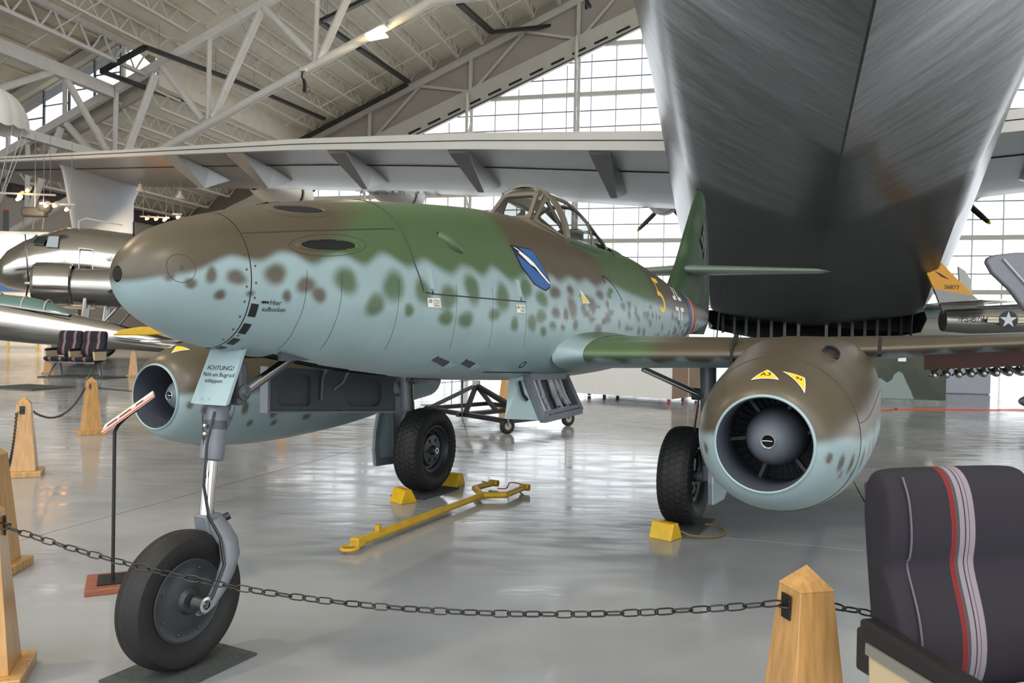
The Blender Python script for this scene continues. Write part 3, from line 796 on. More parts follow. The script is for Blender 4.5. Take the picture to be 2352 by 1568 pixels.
# latch handles on the gun bay cover
for X in (1.70, 2.70):
    b = MB()
    pts = [fpt(X + dx, z, 0.008)[0] for dx, z in ((0, 1.975), (0.035, 1.97), (0.045, 1.855), (0.008, 1.855))]
    pin = [fpt(X + dx, z, -0.002)[0] for dx, z in ((0, 1.975), (0.035, 1.97), (0.045, 1.855), (0.008, 1.855))]
    b.loft([pin, pts], caps=True).build('latch', LTBLUE, fus, smooth=False)
    line('latch_slot', [(X + 0.03, 1.845), (X + 0.034, 1.822)], 0.016, INK)
PAPER = mat('white_placard', (222, 222, 212), 0.5)
for X, z in ((1.675, 1.801), (2.65, 1.798)):
    lab = patch('placard', [(X, z), (X + 0.122, z + 0.003), (X + 0.13, z - 0.052), (X + 0.008, z - 0.053)], PAPER)
    f = lambda x0_, z0_, x1_, z1_: line('placard_print', [(x0_, z0_), (x1_, z0_), (x1_, z1_), (x0_, z1_), (x0_, z0_)], 0.0025, INK, fus, 3, 0.0045)
    f(X + 0.06, z - 0.008, X + 0.115, z - 0.044); f(X + 0.012, z - 0.008, X + 0.045, z - 0.024)
    line('placard_print', [(X + 0.068, z - 0.016), (X + 0.105, z - 0.016), (X + 0.105, z - 0.027), (X + 0.07, z - 0.027), (X + 0.07, z - 0.038), (X + 0.106, z - 0.038)], 0.003, INK, fus, 3, 0.0045)
    vv, ff = text_geo('24', 0.022); decal2d('placard_lettering', vv, ff, lambda a, b: (X + 0.028 + a, z - 0.016 + b), INK, off=0.0048)
# stencils
for tx, X, z, s in (('Hier', 0.628, 1.731, 0.034), ('aufbocken', 0.628, 1.699, 0.031)):
    vv, ff = text_geo(tx, s); decal2d('stencil_lettering', vv, ff, lambda a, b: (X + a, z + b), INK)
patch('stencil_arrow', [(0.548, 1.732), (0.566, 1.741), (0.564, 1.737), (0.592, 1.737), (0.592, 1.727), (0.564, 1.727), (0.566, 1.723)], INK, nx=1)
# blister
bl_ = []
for i in range(9):
    t = i / 8; X = 1.955 + 0.2 * t; z = 2.215 - 0.105 * t; r = 0.045 * math.sin(math.pi * min(1, 0.08 + 0.92 * t)) ** .7 + 0.004
    p, n = fpt(X, z); up = n.cross(Vector((1, 0, -0.5)).normalized()).normalized()
    bl_.append([p - n * 0.01 + up * (r * math.cos(a)) + n * (r * math.sin(a) * 1.0) for a in np.linspace(0, math.pi, 13)])
o = MB().loft(bl_, closed=False, caps=False).build('blister', CAMO, fus); color_mesh(o.data, camo)
# unit shield
BLUE = mat('shield_blue', (46, 88, 148), 0.4); WHT = mat('insignia_white', (226, 228, 226), 0.45); YELI = mat('insignia_yellow', (232, 190, 40), 0.45); REDI = mat('insignia_red', (150, 44, 46), 0.45)
SH = [(2.811, 2.232), (3.122, 2.232), (3.175, 2.124), (3.228, 1.996), (3.205, 1.945), (3.124, 1.916), (2.954, 1.958), (2.829, 2.081)]
cn = (3.03, 2.08)
o = patch('unit_shield', SH, INK, 0.002, 3); tag(o, 'blue shield badge with a white lightning streak')
patch('shield_field', [(cn[0] + (x - cn[0]) * 0.93, cn[1] + (z - cn[1]) * 0.94) for x, z in SH], BLUE, 0.0035, 3, o)
patch('shield_dark_figure', [(2.83, 2.222), (2.905, 2.222), (3.055, 2.128), (3.13, 2.06), (3.2, 2.01), (3.208, 1.975), (3.12, 2.02), (3.05, 2.06), (2.95, 2.115), (2.84, 2.165)], INK, 0.005, 2, o)  # black part of the badge print under the streak
patch('shield_streak', [(2.83, 2.218), (2.87, 2.212), (3.0, 2.150), (3.05, 2.118), (3.11, 2.060), (3.208, 1.985), (3.206, 1.972), (3.185, 1.978), (3.09, 2.042), (3.045, 2.086), (2.98, 2.105), (2.90, 2.16), (2.865, 2.182), (2.90, 2.185)], WHT, 0.0065, 2, o)
o = patch('fuel_triangle', [(3.765, 1.965), (3.93, 1.858), (3.77, 1.852)], WHT); patch('fuel_triangle_field', [(3.782, 1.938), (3.90, 1.864), (3.785, 1.860)], YELI, 0.0045, 2, o)
P = [fpt(4.62 + 0.2 * math.cos(a), 2.0 + 0.075 * math.sin(a) - 0.1 * math.cos(a), 0.001)[0] for a in np.linspace(0.2, 3.6, 24)]
MB().path(P, 0.004, 4).build('access_seam', INK, fus)
# big yellow numeral, cross, tail band
vv, ff = text_geo('5', 0.72); decal2d('numeral', vv, ff, lambda a, b: (6.62 + a * 1.3, 2.03 + b * 0.8), YELI)
for sx_, sz_ in ((-1, 1), (1, 1), (-1, -1), (1, -1)):
    cxx, cz_ = 7.72, 2.0; g_ = 0.055; L1, w_ = 0.26, 0.06
    X = lambda a: cxx + sx_ * a * 1.15
    Zz = lambda a: cz_ + sz_ * a * 0.8
    patch('cross_angle', [(X(g_), Zz(L1)), (X(g_ + w_), Zz(L1)), (X(g_ + w_), Zz(g_ + w_)), (X(L1), Zz(g_ + w_)), (X(L1), Zz(g_)), (X(g_), Zz(g_))], WHT, 0.004, 2)
ring_band(8.42, 8.72, -70, 88, 'tail_band', mat('band_blue', (52, 66, 112), 0.45), fus, 0.003, 30)
ring_band(8.72, 8.77, -70, 88, 'tail_band', YELI, fus, 0.0035, 30)
ring_band(8.77, 9.02, -70, 88, 'tail_band', REDI, fus, 0.003, 30)
p, n = fpt(2.925, 1.375, -0.002)
MB().rev([(0.004, 0.034), (0.004, 0.026), (-0.03, 0.024), (-0.03, 0.001)], p, n, 16).build('vent_hole', INK, fus)
# wheel bay interior
MB().box((1.62, 0.02, 1.55), (1.6, 0.34, 0.02)).build('wheel_bay_roof', BLACKM, fus, smooth=False)
for y in (-0.155, 0.195): MB().box((1.62, y, 1.50), (1.6, 0.02, 0.12)).build('wheel_bay_wall', DGREY, fus, smooth=False)

# ---- wings
def airfoil(n=28):
    pts = []
    for k in range(n + 1):
        x = 0.5 * (1 - math.cos(math.pi * k / n)); y = 0.594 * (0.2969 * math.sqrt(x) - 0.126 * x - 0.3516 * x * x + 0.2843 * x ** 3 - 0.1036 * x ** 4) / 0.12 * 0.2; pts.append((x, y))
    up = [(x, y * 0.50 * 2) for x, y in pts[::-1]]; lo = [(x, -y * 0.8) for x, y in pts[1:-1]]
    return up + lo       # thickness scale: y about 0.1 per unit at 100 percent
AF = airfoil()
WZ = ([0, .6, 1.9, 3.1, 6.3], [1.45, 1.46, 1.49, 1.575, 1.80])
def wle(p): return np.interp(p, [0, .65, 1.9, 6.4], [3.22, 3.36, 3.60, 5.0])
def wing_par(p):
    le = wle(p); c = max(0.75, 2.75 - .31 * p); z = float(np.interp(p, WZ[0], WZ[1])); th = float(np.interp(p, [.6, 1.9, 3.1, 6.2], [.60, .62, .50, .5]))
    return le, c, z, th
def wing_col(side):
    def fn(X, P_, Z):
        P_ = np.abs(P_); le = wle(P_); z = np.interp(P_, WZ[0], WZ[1])
        up = ss(-0.014, 0.014, Z - (z - 0.062 + 0.016 * np.sin(P_ * 22) + 0.006 * np.sin(P_ * 51) + 0.10 * ss(0.10, 0.5, X - le) * -0))
        low = ss(0.0, 0.02, (z - 0.03) - Z)
        g = 1 - ss(-0.1, 0.1, P_ - 1.30 + 0.15 * (X - le)) + ss(-0.1, 0.1, P_ - 4.2)
        return lerp3(np.broadcast_to(BL, X.shape + (3,)), lerp3(np.broadcast_to(BR, X.shape + (3,)), GN, np.clip(g, 0, 1)), up * (1 - low * 0))
    return fn
for sg in (1, -1):
    secs = []
    for p_ in np.concatenate([np.linspace(0.35, 4.4, 150), np.linspace(4.45, 6.2, 30), [6.24, 6.26]]):
        le, c, z, th = wing_par(p_); k = 1 if p_ < 6.21 else (0.6 if p_ < 6.25 else 0.15)
        secs.append([(le + x * c, -sg * p_, z - 0.02 + y * c * th * k) for x, y in AF])
    o = MB().loft(secs).build('wing', CAMO, jet, ang=60); color_mesh(o.data, wing_col(sg))
    # root fillet
    secs = []
    for i, t in enumerate(np.linspace(0, 1, 14)):
        p_ = 0.59 + 0.2 * t; gr = 0.085 * (1 - t) ** 2.0 + 0.004
        le, c, z, th = wing_par(p_)
        sec_ = []
        for x, y in AF:
            X = le + x * c; Z = z - 0.02 + y * c * th; fr = 1 - x
            sec_.append((X - gr * 1.0 * fr ** 3, -sg * p_, Z + gr * (0.62 if y > 0 else -0.30) * (1 - abs(1 - 2 * min(max(x, 0), 1)) ** 3 * 0.2) * (1 if x > 0.0 else 1)))
        secs.append(sec_)
    def fil_col(X, P_, Z):
        le = wle(np.abs(P_))
        t = ss(0.10, 0.40, X - le) * ss(-0.02, 0.03, Z - 1.44)
        return lerp3(np.broadcast_to(BL, X.shape + (3,)), GN, t * 0.9)
    o = MB().loft(secs, caps=False).build('wing_fillet', CAMO, jet, ang=80); color_mesh(o.data, fil_col)
    # slat break and slat seam
    for pa, pb in ((0.92, 1.86), (2.86, 4.2)):
        A_ = []; B_ = []
        for p_ in np.linspace(pa, pb, 16):
            le, c, z, th = wing_par(p_)
            x = 0.12; y = np.interp(x, [a for a, b in AF[28::-1]], [b for a, b in AF[28::-1]])
            A_.append((le + x * c, -sg * p_, z - 0.02 + y * c * th + 0.001)); B_.append((le + x * c + 0.012, -sg * p_, z - 0.02 + y * c * th + 0.002))
        MB().loft([A_, B_], closed=False, caps=False).build('slat_seam', SEAM, jet)

# ---- nacelles
NX = np.array([(2.11,.258,.258,.258,2.),(2.125,.285,.285,.285,2.),(2.2,.345,.345,.34,2.),(2.4,.425,.42,.405,2.),(2.7,.50,.475,.455,2.),(3.0,.545,.487,.478,2.2),(3.4,.575,.492,.483,2.7),(3.8,.58,.49,.47,3.0),(4.3,.56,.46,.44,3.0),(5.0,.50,.38,.36,2.4),(5.6,.34,.29,.28,2.),(6.0,.24,.24,.24,2.)])
def nac_border(X): return 1.075 - 0.02 * (X - 2.1)
NSP = [(2.17, 0.985, .022, .03), (2.28, .95, .03, .05), (2.33, .88, .015, .02), (2.42, .93, .03, .06), (2.62, .94, .035, .06), (2.50, .86, .02, .025), (2.82, .95, .045, .05), (2.95, .86, .045, .035), (3.1, .96, .06, .05), (3.3, .90, .07, .045), (3.5, .97, .07, .04), (3.0, .78, .04, .03), (3.7, .88, .08, .04), (4.0, .95, .08, .05), (4.4, .92, .08, .05), (2.72, .80, .03, .03), (3.4, .8, .06, .03)]
def nac_col(X, P_, Z):
    t = ss(-0.03, 0.03, Z - nac_border(X) - 0.012 * np.sin(11 * X + 4 * P_))
    col = lerp3(np.broadcast_to(BL, X.shape + (3,)), BR, t)
    for x, z, rx, rz in NSP:
        d = np.sqrt(((X - x) / rx) ** 2 + ((Z - z) / rz) ** 2); col = lerp3(col, BR, 0.9 * (1 - ss(0.6, 1.3, d)))
    return col
DUCT = mat('intake_grey', (84, 90, 100), 0.42, 0.3, var=0.12, scale=6)
BLADE = mat('compressor_blade', (120, 122, 126), 0.35, 0.8)
for sg in (1, -1):
    na = empty('engine_nacelle', (0, -sg * 2.35, 1.04), 0, jet)
    Xs = np.concatenate([np.linspace(2.11, 2.2, 8), np.linspace(2.22, 4.0, 90), np.linspace(4.05, 6, 40)])
    Ks = [np.interp(Xs, NX[:, 0], NX[:, 1])] ; Ks = [pchip(NX[:, 0], NX[:, k], Xs) for k in (1, 2, 3, 4)]
    secs = []
    for X, rt, rs, rb, ne in zip(Xs, *Ks):
        s_ = []
        for k in range(112):
            a = 2 * math.pi * k / 112; c, s = math.cos(a), math.sin(a); e = 2 / ne if s > 0 else 1
            s_.append((X, rs * np.sign(c) * abs(c) ** e, (rt if s > 0 else rb) * np.sign(s) * abs(s) ** e))
        secs.append(s_)
    o = MB().loft(secs, caps=False).build('cowling', CAMO, na, ang=80); color_mesh(o.data, lambda X, P_, Z: nac_col(X, P_, Z + 1.04))
    MB().rev([(-0.012, 0.250), (-0.018, 0.256), (-0.012, 0.263), (0.0, 0.266)], (2.112, 0, 0), (1, 0, 0), 64).build('intake_lip', LTBLUE, na)
    MB().rev([(-0.012, 0.250), (0.05, 0.243), (0.25, 0.25), (0.45, 0.27), (0.47, 0.27), (0.75, 0.29)], (2.112, 0, 0), (1, 0, 0), 56).build('intake_duct', DUCT, na)
    MB().rev([(0, 0.29), (0.001, 0.001)], (2.86, 0, 0), (1, 0, 0), 24).build('duct_back', BLACKM, na)
    sp = MB().rev([(0.0, 0.038), (0.012, 0.052), (0.03, 0.075), (0.07, 0.11), (0.13, 0.14), (0.22, 0.162), (0.34, 0.17), (0.6, 0.165)], (2.24, 0, 0), (1, 0, 0), 40).build('bullet_fairing', mat('bullet_grey', (122, 128, 136), .4), na)
    MB().rev([(0.03, 0.034), (-0.003, 0.034), (-0.005, 0.037), (-0.002, 0.041), (0.008, 0.043)], (2.24, 0, 0), (1, 0, 0), 28).build('starter_ring', mat('ring_aluminium', (176, 182, 186), 0.3, 0.6), sp)
    MB().rev([(0.03, 0.035), (0.031, 0.0005)], (2.24, 0, 0), (1, 0, 0), 20).build('starter_recess', DARKIN, sp)
    MB().path([(2.245, -0.034, 0), (2.238, -0.015, 0.003), (2.238, 0.015, 0.003), (2.245, 0.034, 0)], 0.003, 5).build('starter_handle', CHROME, sp)
    blm = MB().loft([[(2.72, -0.01, 0.12), (2.735, 0.015, 0.12), (2.74, 0.012, 0.12), (2.725, -0.014, 0.12)], [(2.71, -0.02, 0.285), (2.735, 0.02, 0.285), (2.74, 0.016, 0.285), (2.715, -0.024, 0.285)]]).mesh('compressor_blade', BLADE, smooth=False)
    for k in range(36): inst('compressor_blade', blm, na, (0, 0, 0), (2 * math.pi * k / 36, 0, 0))
    stm = MB().loft([[(2.56, -0.010, 0.12), (2.66, 0.0, 0.12), (2.56, 0.010, 0.12)], [(2.56, -0.010, 0.28), (2.66, 0.0, 0.28), (2.56, 0.010, 0.28)]]).mesh('intake_strut', DGREY, smooth=False)
    for k in range(6): inst('intake_strut', stm, na, (0, 0, 0), (2 * math.pi * (k + 0.35) / 6, 0, 0))
    def nsurf(X, a, off=0.002):
        rt, rs, rb, ne = [float(pchip(NX[:, 0], NX[:, k], np.array([X]))[0]) for k in (1, 2, 3, 4)]
        c, s = math.cos(a), math.sin(a); e = 2 / ne if s > 0 else 1
        return Vector((X, (rs + off) * np.sign(c) * abs(c) ** e, ((rt if s > 0 else rb) + off) * np.sign(s) * abs(s) ** e))
    MB().path([nsurf(2.52, 2 * math.pi * k / 72, 0.0) for k in range(72)], 0.003, 4, True).build('cowling_seam', SEAM, na)
    for s2 in (1, -1): MB().path([nsurf(X, math.pi / 2 + s2 * 1.35, 0.0) for X in np.linspace(2.54, 4.6, 40)], 0.0025, 4).build('cowling_seam', SEAM, na)
    MB().rev([(-0.02, 0.056), (0.022, 0.052), (0.026, 0.046), (0.02, 0.042), (0.002, 0.04), (0.002, 0.0005)], nsurf(2.92, math.pi / 2 + (-0.50 if sg == -1 else 0.50) * (1 if sg == -1 else 1), 0), (-0.62, -0.40 * (1 if sg == 1 else -1), 0.68), 20).build('air_inlet', BLACKM, na)
    for pg_, zl_ in ((1.87, .30), (2.84, .47)):
        MB().prism([(3.57, sg * (2.35 - pg_), zl_), (3.60, sg * (2.35 - pg_), .50), (3.72, sg * (2.35 - pg_), .585), (3.80, sg * (2.35 - pg_), .58), (3.68, sg * (2.35 - pg_), .45), (3.66, sg * (2.35 - pg_), zl_)], (0, .02, 0)).build('slat_end_gap', BLACKM, na, smooth=False)
    # warning triangles: angle measured from the top towards port
    for kk, (X, a, s_, tx) in enumerate(((2.225, -0.05, 0.11, 'A3'), (2.24, 0.36, 0.11, 'B4')) if sg == 1 else ((2.32, -0.32, 0.10, ''), (2.27, 0.16, 0.10, ''))):
        a0 = math.pi / 2 + a
        def mpn(u, v, off): return nsurf(X - v * 0.85, a0 + u / 0.40, off)
        if kk == 0: tri = [(-0.075, -0.028), (0.075, -0.028), (0.0, 0.065)]
        else: tri = [(-0.07, 0.045), (0.035, 0.06), (0.085, -0.06)] if sg == 1 else [(-0.07, 0.05), (0.07, 0.05), (0.0, -0.06)]
        tri = [(u * 1.15, -v * 1.2) for u, v in tri]
        vv, ff = fill(tri, 3); c0 = (sum(t[0] for t in tri) / 3, sum(t[1] for t in tri) / 3)
        to = MB().add([mpn(v[0], v[1], 0.003) for v in vv], ff).build('warning_triangle', WHT, na, smooth=False)
        vv2 = [(c0[0] + (v[0] - c0[0]) * 0.84, c0[1] + (v[1] - c0[1]) * 0.84) for v in vv]
        MB().add([mpn(v[0], v[1], 0.005) for v in vv2], ff).build('triangle_field', YELI, to, smooth=False)
        if tx:
            tv, tf = text_geo(tx, 0.055 if tx == 'A3' else 0.036)
            MB().add([mpn(c0[0] + v[0], c0[1] - 0.004 - v[1] + (0.008 if tx == 'B4' else -0.004) * 0, 0.007) for v in tv], tf).build('triangle_lettering', INK, to, smooth=False)
# ---- canopy
FRAME = mat('canopy_frame_brown', (98, 92, 80), 0.4, var=0.06)
FRAMEG = mat('canopy_frame_green', (70, 92, 66), 0.4, var=0.06)
CGL = glass_mat('canopy_glass', (0.95, 0.96, 0.96), 0.07)
CGF = glass_mat('windscreen_glass', (0.80, 0.81, 0.80), 0.10)
can = empty('canopy', (0, 0, 0), 0, jet)
def V3(x, p, z): return Vector((x, -p, z))
def strip(pts, w, m, name, par, th=0.018, nrm=None):
    b = MB()
    pts = [Vector(p) for p in pts]
    for a, c in zip(pts[:-1], pts[1:]): b.bar(a, c, w, th, nrm or (0, 0, 1))
    for p in pts[1:-1]: b.ball(p, max(w, th) * 0.5, 8, 6)
    return b.build(name, m, par)
# windscreen
A1, A2 = V3(3.62, -.215, 2.535), V3(3.62, .215, 2.535); B1, B2 = V3(3.86, -.17, 2.785), V3(3.86, .17, 2.785)
S1, S2 = V3(4.10, -.335, 2.40), V3(4.10, .335, 2.40)
top = V3(4.02, 0, 2.905)
def lp(a, b, t): return a.lerp(b, t)
def frame_panel(name, quad, inset, m, gm, th=0.02, par=can):
    """a flat frame with a rounded opening and its pane"""
    q = [Vector(p) for p in quad]; c = sum(q, Vector()) / len(q); nrm = (q[1] - q[0]).cross(q[2] - q[1]).normalized() * th
    n = 8; outer = []; inner = []
    k = len(q)
    for i in range(k):
        a, b, d = q[i - 1], q[i], q[(i + 1) % k]
        ib = b + ((a - b).normalized() + (d - b).normalized()) * inset
        r = 0.045
        ia = ib + (a - b).normalized() * r; id_ = ib + (d - b).normalized() * r
        for j in range(n):
            t = j / (n - 1); inner.append((1 - t) ** 2 * ia + 2 * t * (1 - t) * ib + t * t * id_)
            outer.append(b)
    off = nrm * 0.5
    o = MB().loft([[p + off for p in outer], [p + off for p in inner], [p - off for p in inner], [p - off for p in outer]], caps=False).build(name, m, par, smooth=False)
    MB().add(inner, [tuple(range(len(inner)))]).build('pane', gm, o, smooth=False)
    return o
frame_panel('windscreen_front', [A1, A2, B2, B1], 0.035, FRAME, CGF, 0.03)
frame_panel('windscreen_side', [V3(3.60, .23, 2.515), V3(4.13, .345, 2.395), V3(3.93, .19, 2.79)], 0.040, FRAME, CGL, 0.022)
frame_panel('windscreen_side', [V3(3.60, -.23, 2.515), V3(4.13, -.345, 2.395), V3(3.93, -.19, 2.79)], 0.040, FRAME, CGL, 0.022)
def hoop(X0, w, zs, ztop, lean, n=25, e=2.2, off=0.0):
    P_ = []
    for k in range(n):
        a = math.pi * k / (n - 1); c, s = math.cos(a), math.sin(a)
        P_.append(V3(X0 + lean * abs(s) ** 1.2, (w + off) * np.sign(c) * abs(c) ** (2 / e), zs + (ztop - zs + off) * abs(s) ** (2 / e)))
    return P_
HS = [(4.12, .335, 2.39, 2.868, -.16), (4.35, .345, 2.38, 2.868, -.11), (4.62, .345, 2.375, 2.81, -.06), (4.92, .325, 2.375, 2.715, -.03), (5.22, .285, 2.385, 2.61, 0), (5.5, .215, 2.40, 2.54, 0), (5.72, .13, 2.41, 2.50, 0), (5.9, .06, 2.42, 2.49, 0)]
def hsec(X):
    a = np.array(HS); return [float(pchip(a[:, 0], a[:, k], np.array([X]))[0]) for k in (1, 2, 3, 4)]
def hoopX(X, off=0.0): w, zs, zt_, ln = hsec(X); return hoop(X, w, zs, zt_, ln, off=off)
MB().loft([hoopX(X) for X in np.linspace(4.12, 5.9, 40)], closed=False, caps=False).build('hood_glass', CGL, can)
def band(X0, X1, m, name, off=0.006):
    MB().loft([hoopX(X0, -off), hoopX(X0, off), hoopX(X1, off), hoopX(X1, -off)], closed=False, caps=False).build(name, m, can)
band(4.06, 4.15, FRAME, 'front_hoop', 0.012); band(4.66, 4.71, FRAME, 'middle_hoop'); band(5.16, 5.21, FRAMEG, 'rear_hoop'); band(5.5, 5.54, FRAMEG, 'aft_hoop')
for k in (7, 17):
    MB().path([hoopX(X)[k] for X in np.linspace(4.1, 5.7, 26)], 0.016, 6).build('hood_rail', FRAME, can)
for k in (0, 24):
    MB().path([hoopX(X)[k] + Vector((0, 0, 0.012)) for X in np.linspace(4.08, 5.75, 26)], 0.034, 6).build('sill_rail', FRAMEG, can)
MB().path([V3(3.86, -.17, 2.785), V3(3.92, -.11, 2.83), V3(3.95, 0, 2.852), V3(3.92, .11, 2.83), V3(3.86, .17, 2.785)], 0.028, 8).build('windscreen_arch', FRAME, can)
MB().add([V3(3.86, -.17, 2.785), V3(3.86, .17, 2.785), V3(3.95, .1, 2.84), V3(3.98, 0, 2.862), V3(3.95, -.1, 2.84)], [(0, 1, 2, 3, 4)]).build('windscreen_cap', FRAME, can, smooth=False)
# skirt below the windscreen
MB().loft([[V3(3.52, -.26, 2.47), V3(3.50, -.12, 2.545), V3(3.50, .12, 2.545), V3(3.52, .26, 2.47), V3(4.12, .36, 2.37)], [V3(3.60, -.235, 2.52), V3(3.615, -.2, 2.55), V3(3.615, .2, 2.55), V3(3.60, .235, 2.52), V3(4.13, .345, 2.40)]], closed=False, caps=False).build('windscreen_skirt', FRAME, can)
LEATH = mat('worn_leather', (58, 50, 44), 0.6)
MB().box((4.95, 0, 2.52), (0.10, 0.26, 0.2)).build('headrest', LEATH, can, bevel=0.03)
MB().box((3.95, 0, 2.50), (0.12, 0.34, 0.12)).build('gunsight_panel', BLACKM, can, bevel=0.02)
MB().tube((3.9, 0, 2.55), (3.9, 0, 2.66), 0.03, 0.02, 8).build('gunsight', BLACKM, can)
# dorsal fairing behind the hood
fa = []
for X in np.linspace(5.45, 6.9, 24):
    t = (X - 5.45) / 1.45; zb_ = zt(X); w = 0.20 * (1 - t) + 0.03; z = np.interp(X, [5.45, 5.7, 6.0, 6.5, 6.9], [2.52, 2.525, 2.52, 2.47, 2.425])
    fa.append([V3(X, w * math.cos(a) * 1.2, zb_ - 0.12 + (z - zb_ + 0.135) * math.sin(a)) for a in np.linspace(0, math.pi, 15)])
o = MB().loft(fa, closed=False, caps=False).build('dorsal_fairing', CAMO, jet); color_mesh(o.data, camo)

# ---- tail
TG = np.array(srgb(44, 64, 44)[:3]); TD = np.array(srgb(66, 82, 62)[:3])
def fin_col(X, P_, Z):
    n = 0.5 + 0.25 * np.sin(7 * X + 5 * Z) + 0.25 * np.sin(13 * Z - 9 * X + 1.3)
    return lerp3(np.broadcast_to(TG, X.shape + (3,)), TD, ss(0.55, 0.9, n) * 0.8)
FL = [(1.62, 9.55, 10.40), (1.8, 9.0, 10.66), (2.05, 8.5, 10.70), (2.25, 8.47, 10.69), (2.66, 8.87, 10.64), (3.2, 9.30, 10.52), (3.55, 9.58, 10.38), (3.7, 9.71, 10.29), (3.78, 9.82, 10.21), (3.815, 9.93, 10.12)]
secs = []
for z, le, te in FL:
    c = te - le; k = 0.055 if z > 3.75 else 0.075
    secs.append([(le + x * c, y * c * (k / 0.09) * 0.95 * (0.25 if z > 3.8 else 1), z) for x, y in AF])
fsx = [s_ for a, b in zip(secs[:-1], secs[1:]) for s_ in [[tuple(np.array(p) + (np.array(q_) - np.array(p)) * t) for p, q_ in zip(a, b)] for t in np.linspace(0, 1, 8, endpoint=False)]] + [secs[-1]]
TAILM = paint_mat('tail_paint', 0.6); TAILM.node_tree.nodes['Principled BSDF'].inputs['Specular IOR Level'].default_value = .2
fin = MB().loft(fsx).build('tail_fin', TAILM, jet, ang=60); color_mesh(fin.data, fin_col)
# national marking of the period on the fin: black, thin pale outline
def fin_y(X, Z):
    le = np.interp(Z, [a[0] for a in FL], [a[1] for a in FL]); te = np.interp(Z, [a[0] for a in FL], [a[2] for a in FL]); x = (X - le) / (te - le)
    return -abs(np.interp(x, [a for a, b in AF[28::-1]], [b for a, b in AF[28::-1]])) * (te - le) * (0.075 / 0.09) * 0.95
OUTL = mat('marking_outline', (150, 158, 150), 0.5)
def fin_mark(w, L_, off, m, par):
    segs = [(-L_, -w, L_, w), (-w, -L_, w, L_), (w, L_ - 2 * w, L_, L_), (L_ - 2 * w, -L_, L_, -w), (-L_, -L_, -w, -L_ + 2 * w), (-L_, w, -L_ + 2 * w, L_)]
    b = MB(); cx_, cz_ = 9.95, 3.03
    for x0, y0, x1, y1 in segs:
        pts = [((x - y) * 0.7071 * 1.0, (x + y) * 0.7071) for x, y in ((x0, y0), (x1, y0), (x1, y1), (x0, y1))]
        vv, ff = fill(pts, 2)
        b.add([(cx_ + v[0], fin_y(cx_ + v[0], cz_ + v[1]) - off, cz_ + v[1]) for v in vv], ff)
    return b.build('fin_marking', m, par, smooth=False)
mk = fin_mark(0.050, 0.20, 0.004, OUTL, fin); fin_mark(0.038, 0.188, 0.007, INK, fin)
MB().path([(10.30, fin_y(10.3, z) - 0.001, z) for z in np.linspace(1.9, 3.6, 30)], 0.004, 4).build('rudder_seam', SEAM, fin)
MB().tube((9.86, 0, 3.80), (9.74, 0, 3.83), 0.008, n=6).build('aerial_post', BLACK, fin)
MB().tube((10.66, 0, 1.78), (10.78, 0, 1.76), 0.045, 0.04, 12).build('tail_light', CHROME, fin)
TPG = np.array(srgb(96, 110, 92)[:3]); TPB = np.array(srgb(140, 152, 150)[:3])
for sg in (1, -1):
    secs = []
    for p_ in np.concatenate([np.linspace(0.03, 1.8, 14), [1.88, 1.93, 1.95]]):
        le = 8.86 + 0.28 * p_ / 1.95; te = 10.0 - 0.42 * p_ / 1.95; k = 1.0
        if p_ > 1.8: e = (p_ - 1.8) / 0.15; le += 0.12 * e * e; te -= 0.22 * e * e; k = 1 - 0.75 * e
        secs.append([(le + x * (te - le), -sg * p_, 2.54 - 0.02 * p_ + y * (te - le) * 0.72 * k) for x, y in AF])
    o = MB().loft(secs).build('tailplane', CAMO, jet, ang=60); color_mesh(o.data, lambda X, P_, Z: lerp3(np.broadcast_to(TPB, X.shape + (3,)), TPG, ss(-0.01, 0.012, Z - 2.525 + 0.02 * np.abs(P_))))

